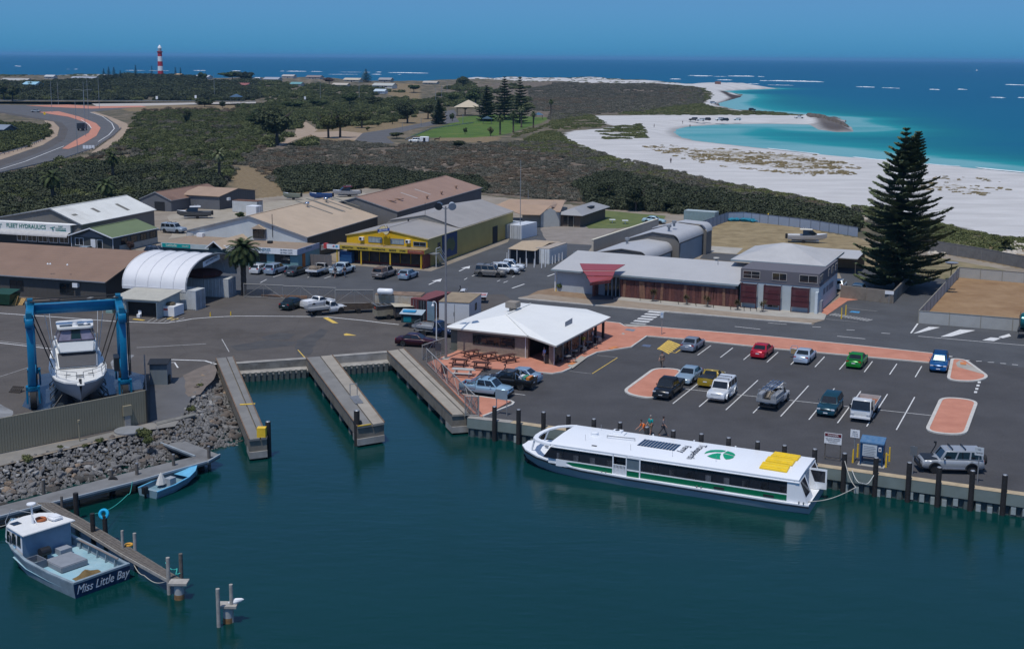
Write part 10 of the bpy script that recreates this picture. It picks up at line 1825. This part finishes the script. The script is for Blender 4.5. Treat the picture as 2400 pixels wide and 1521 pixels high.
def pN(lb,x,y,hd,shirt,pants,walk=.0,lean=.0,arm=.12,long_=True,hair=(.03,.02,.015),z0=.01,gR=None,scale=1.):
 key=(walk,lean,arm,long_)
 if key not in PC:
  V,E_,Rr=pose(walk,lean,arm);body=skinned('body',V,E_,Rr,0,SKINM)
  g=lambda r,k:tuple(v*k+.014 for v in r)if isinstance(r,tuple)else r*k+.016
  ix=[0,1,2,7,8,15,16];mp={a:i for i,a in eN(ix)};sv=[V[a]for a in ix];sh=skinned('shirt',sv,[(0,1),(1,2),(2,3),(3,4),(2,5),(5,6)],[g(Rr[a],1.04)for a in ix],0,WH)
  ix=[0,11,12]+([13]if long_ else[]);L_=[0,11,12,13]if long_ else[0,11,12];R_=[19,20,21]if long_ else[19,20];al=L_+R_;sv=[V[a]for a in al];n=len(L_);ed=[(i,i+1)for i in range(n-1)]+[(0,n)]+[(n+i,n+i+1)for i in range(len(R_)-1)];tr=skinned('trousers',sv,ed,[g(Rr[a],1.05)for a in al],0,WH)
  c=V[5];hr=MB();hr.lathe([(.088,-.02),(.10,.03),(.085,.085),(.03,.115)],12,(c[0]-.015,c[1],c[2]));hm=hr.mesh('hair',WH,40);PC[key]=(body,sh,tr,hm)
 p=gp(x,y,z0);t=TH('person',lb,'person',p,R(hd),gR);t.scale=(scale,)*3;body,sh,tr,hm=PC[key];inst('body',body,t)
 for nm,me,c in(('shirt',sh,shirt),('trousers',tr,pants),('hair',hm,hair)):o=inst(nm,me,t);o.material_slots[0].link='OBJECT';o.material_slots[0].material=mat('cloth_%d_%d_%d'%tuple(int(v*999)for v in c),c,.85,var=.1,nS=5)
pN('man in grey khaki clothes walking across the car park near the first island',1551,862,250,(.14,.12,.10),(.10,.085,.07),.7)
pN('person in an orange shirt bending behind a black pile at the quay',1513,1028,200,(.75,.16,.02),(.75,.16,.02),.2,.5,.45);pN('man in a teal shirt and tan shorts standing at the quay',1525,1018,215,(.0,.28,.27),(.22,.17,.11),.35,.05,.2,False,(.25,.22,.2));pN('person in grey clothes walking right along the quay',1554,1021,-20,(.13,.12,.13),(.09,.085,.09),.8)
pN('person in a pale blue shirt at the cafe entrance',1276,850,200,(.25,.35,.62),(.12,.12,.14),.1,z0=.1);pN('person in a yellow shirt under the verandah',1366,818,230,(.62,.48,.04),(.35,.32,.3),.2,z0=.11);pN('person in a white shirt seated area far end of the verandah',1388,805,180,(.6,.6,.6),(.1,.1,.12),.1,z0=.11)
pN('person in dark shirt and shorts beside the pale ute',786,651,240,(.02,.02,.025),(.10,.10,.11),.7,0,.12,False);pN('person in dark top and jeans walking right of the first one',808,650,250,(.03,.025,.03),(.04,.07,.12),.6)
for k,(x,y)in eN(((1533,299),(1617,300),(1572,383),(1982,289),(1771,267),(1600,291))):pN(('lone walker on the sand left of the cove','bather at the left end of the cove','figure with a dog on the open sand','person at the edge of the rocky point','person near the dark car at the second cove','small figure with white bag by the beach cars')[k],x,y,40*k,(.05,.05,.07),(.04,.04,.05),.3,z0=.1,gR='people on the beach')
def horse():
 V=[(0,0,1.15),(.5,0,1.2),(.9,0,1.25),(1.15,0,1.6),(1.3,0,1.95),(1.6,0,1.8),(-.5,0,1.2),(-.8,0,1.15),(-.95,0,.6)];E_=[(0,1),(1,2),(2,3),(3,4),(4,5),(0,6),(6,7),(7,8)];Rr=[.32,.3,.26,.16,.12,.08,.31,.2,.05]
 for x,b in((.8,2),(-.7,6)):
  for s in(-1,1):k=len(V);V+=[(x,s*.2,.85),(x+(.04 if b==2 else-.1),s*.2,.45),(x,s*.2,.04)];E_+=[(b,k),(k,k+1),(k+1,k+2)];Rr+=[.13,.06,.06]
 me=skinned('body',V,E_,Rr,0,mat('horse_bay',(.07,.035,.02),.6));p=gp(1024,333);t=TH('horse','brown horse standing behind the white float','horse',(p.x,p.y,FZ),R(8));inst('body',me,t);MB().beam((-.82,0,1.2),(-1.0,0,.5),.08,.1).bd('tail',DK,t);MB().beam((.95,0,1.5),(1.3,0,2.05),.05,.12).bd('mane',DK,t)
horse()
for k,(x,y)in eN(((37,583),(85,586),(112,621),(118,621),(158,623))):p=gp(x,y,4.6);tag(MB().lathe([(.03,0),(.14,.08),(.10,.2),(.03,.26)],8,p).bd('gull',WH,sM=True),('leftmost gull near the ridge','second gull near the ridge','left gull of the pair on the lower slope','right gull of the pair on the lower slope','rightmost gull on the lower slope')[k]+' of the brown roof','gull')
hm=bpy.data.materials.new('haze');hm.use_nodes=True;hn=hm.node_tree;hn.nodes.clear();ho=hn.nodes.new('ShaderNodeOutputMaterial');hv=hn.nodes.new('ShaderNodeVolumePrincipled');SV(hv,'Color',(.25,.60,.95,1));SV(hv,'Density',.00005);SV(hv,'Anisotropy',.1);hn.links.new(hv.outputs[0],ho.inputs['Volume'])
o=MB().box(-45000,-400,-7.5,45000,60000,62).bd('haze',hm);o['kind']='stuff'
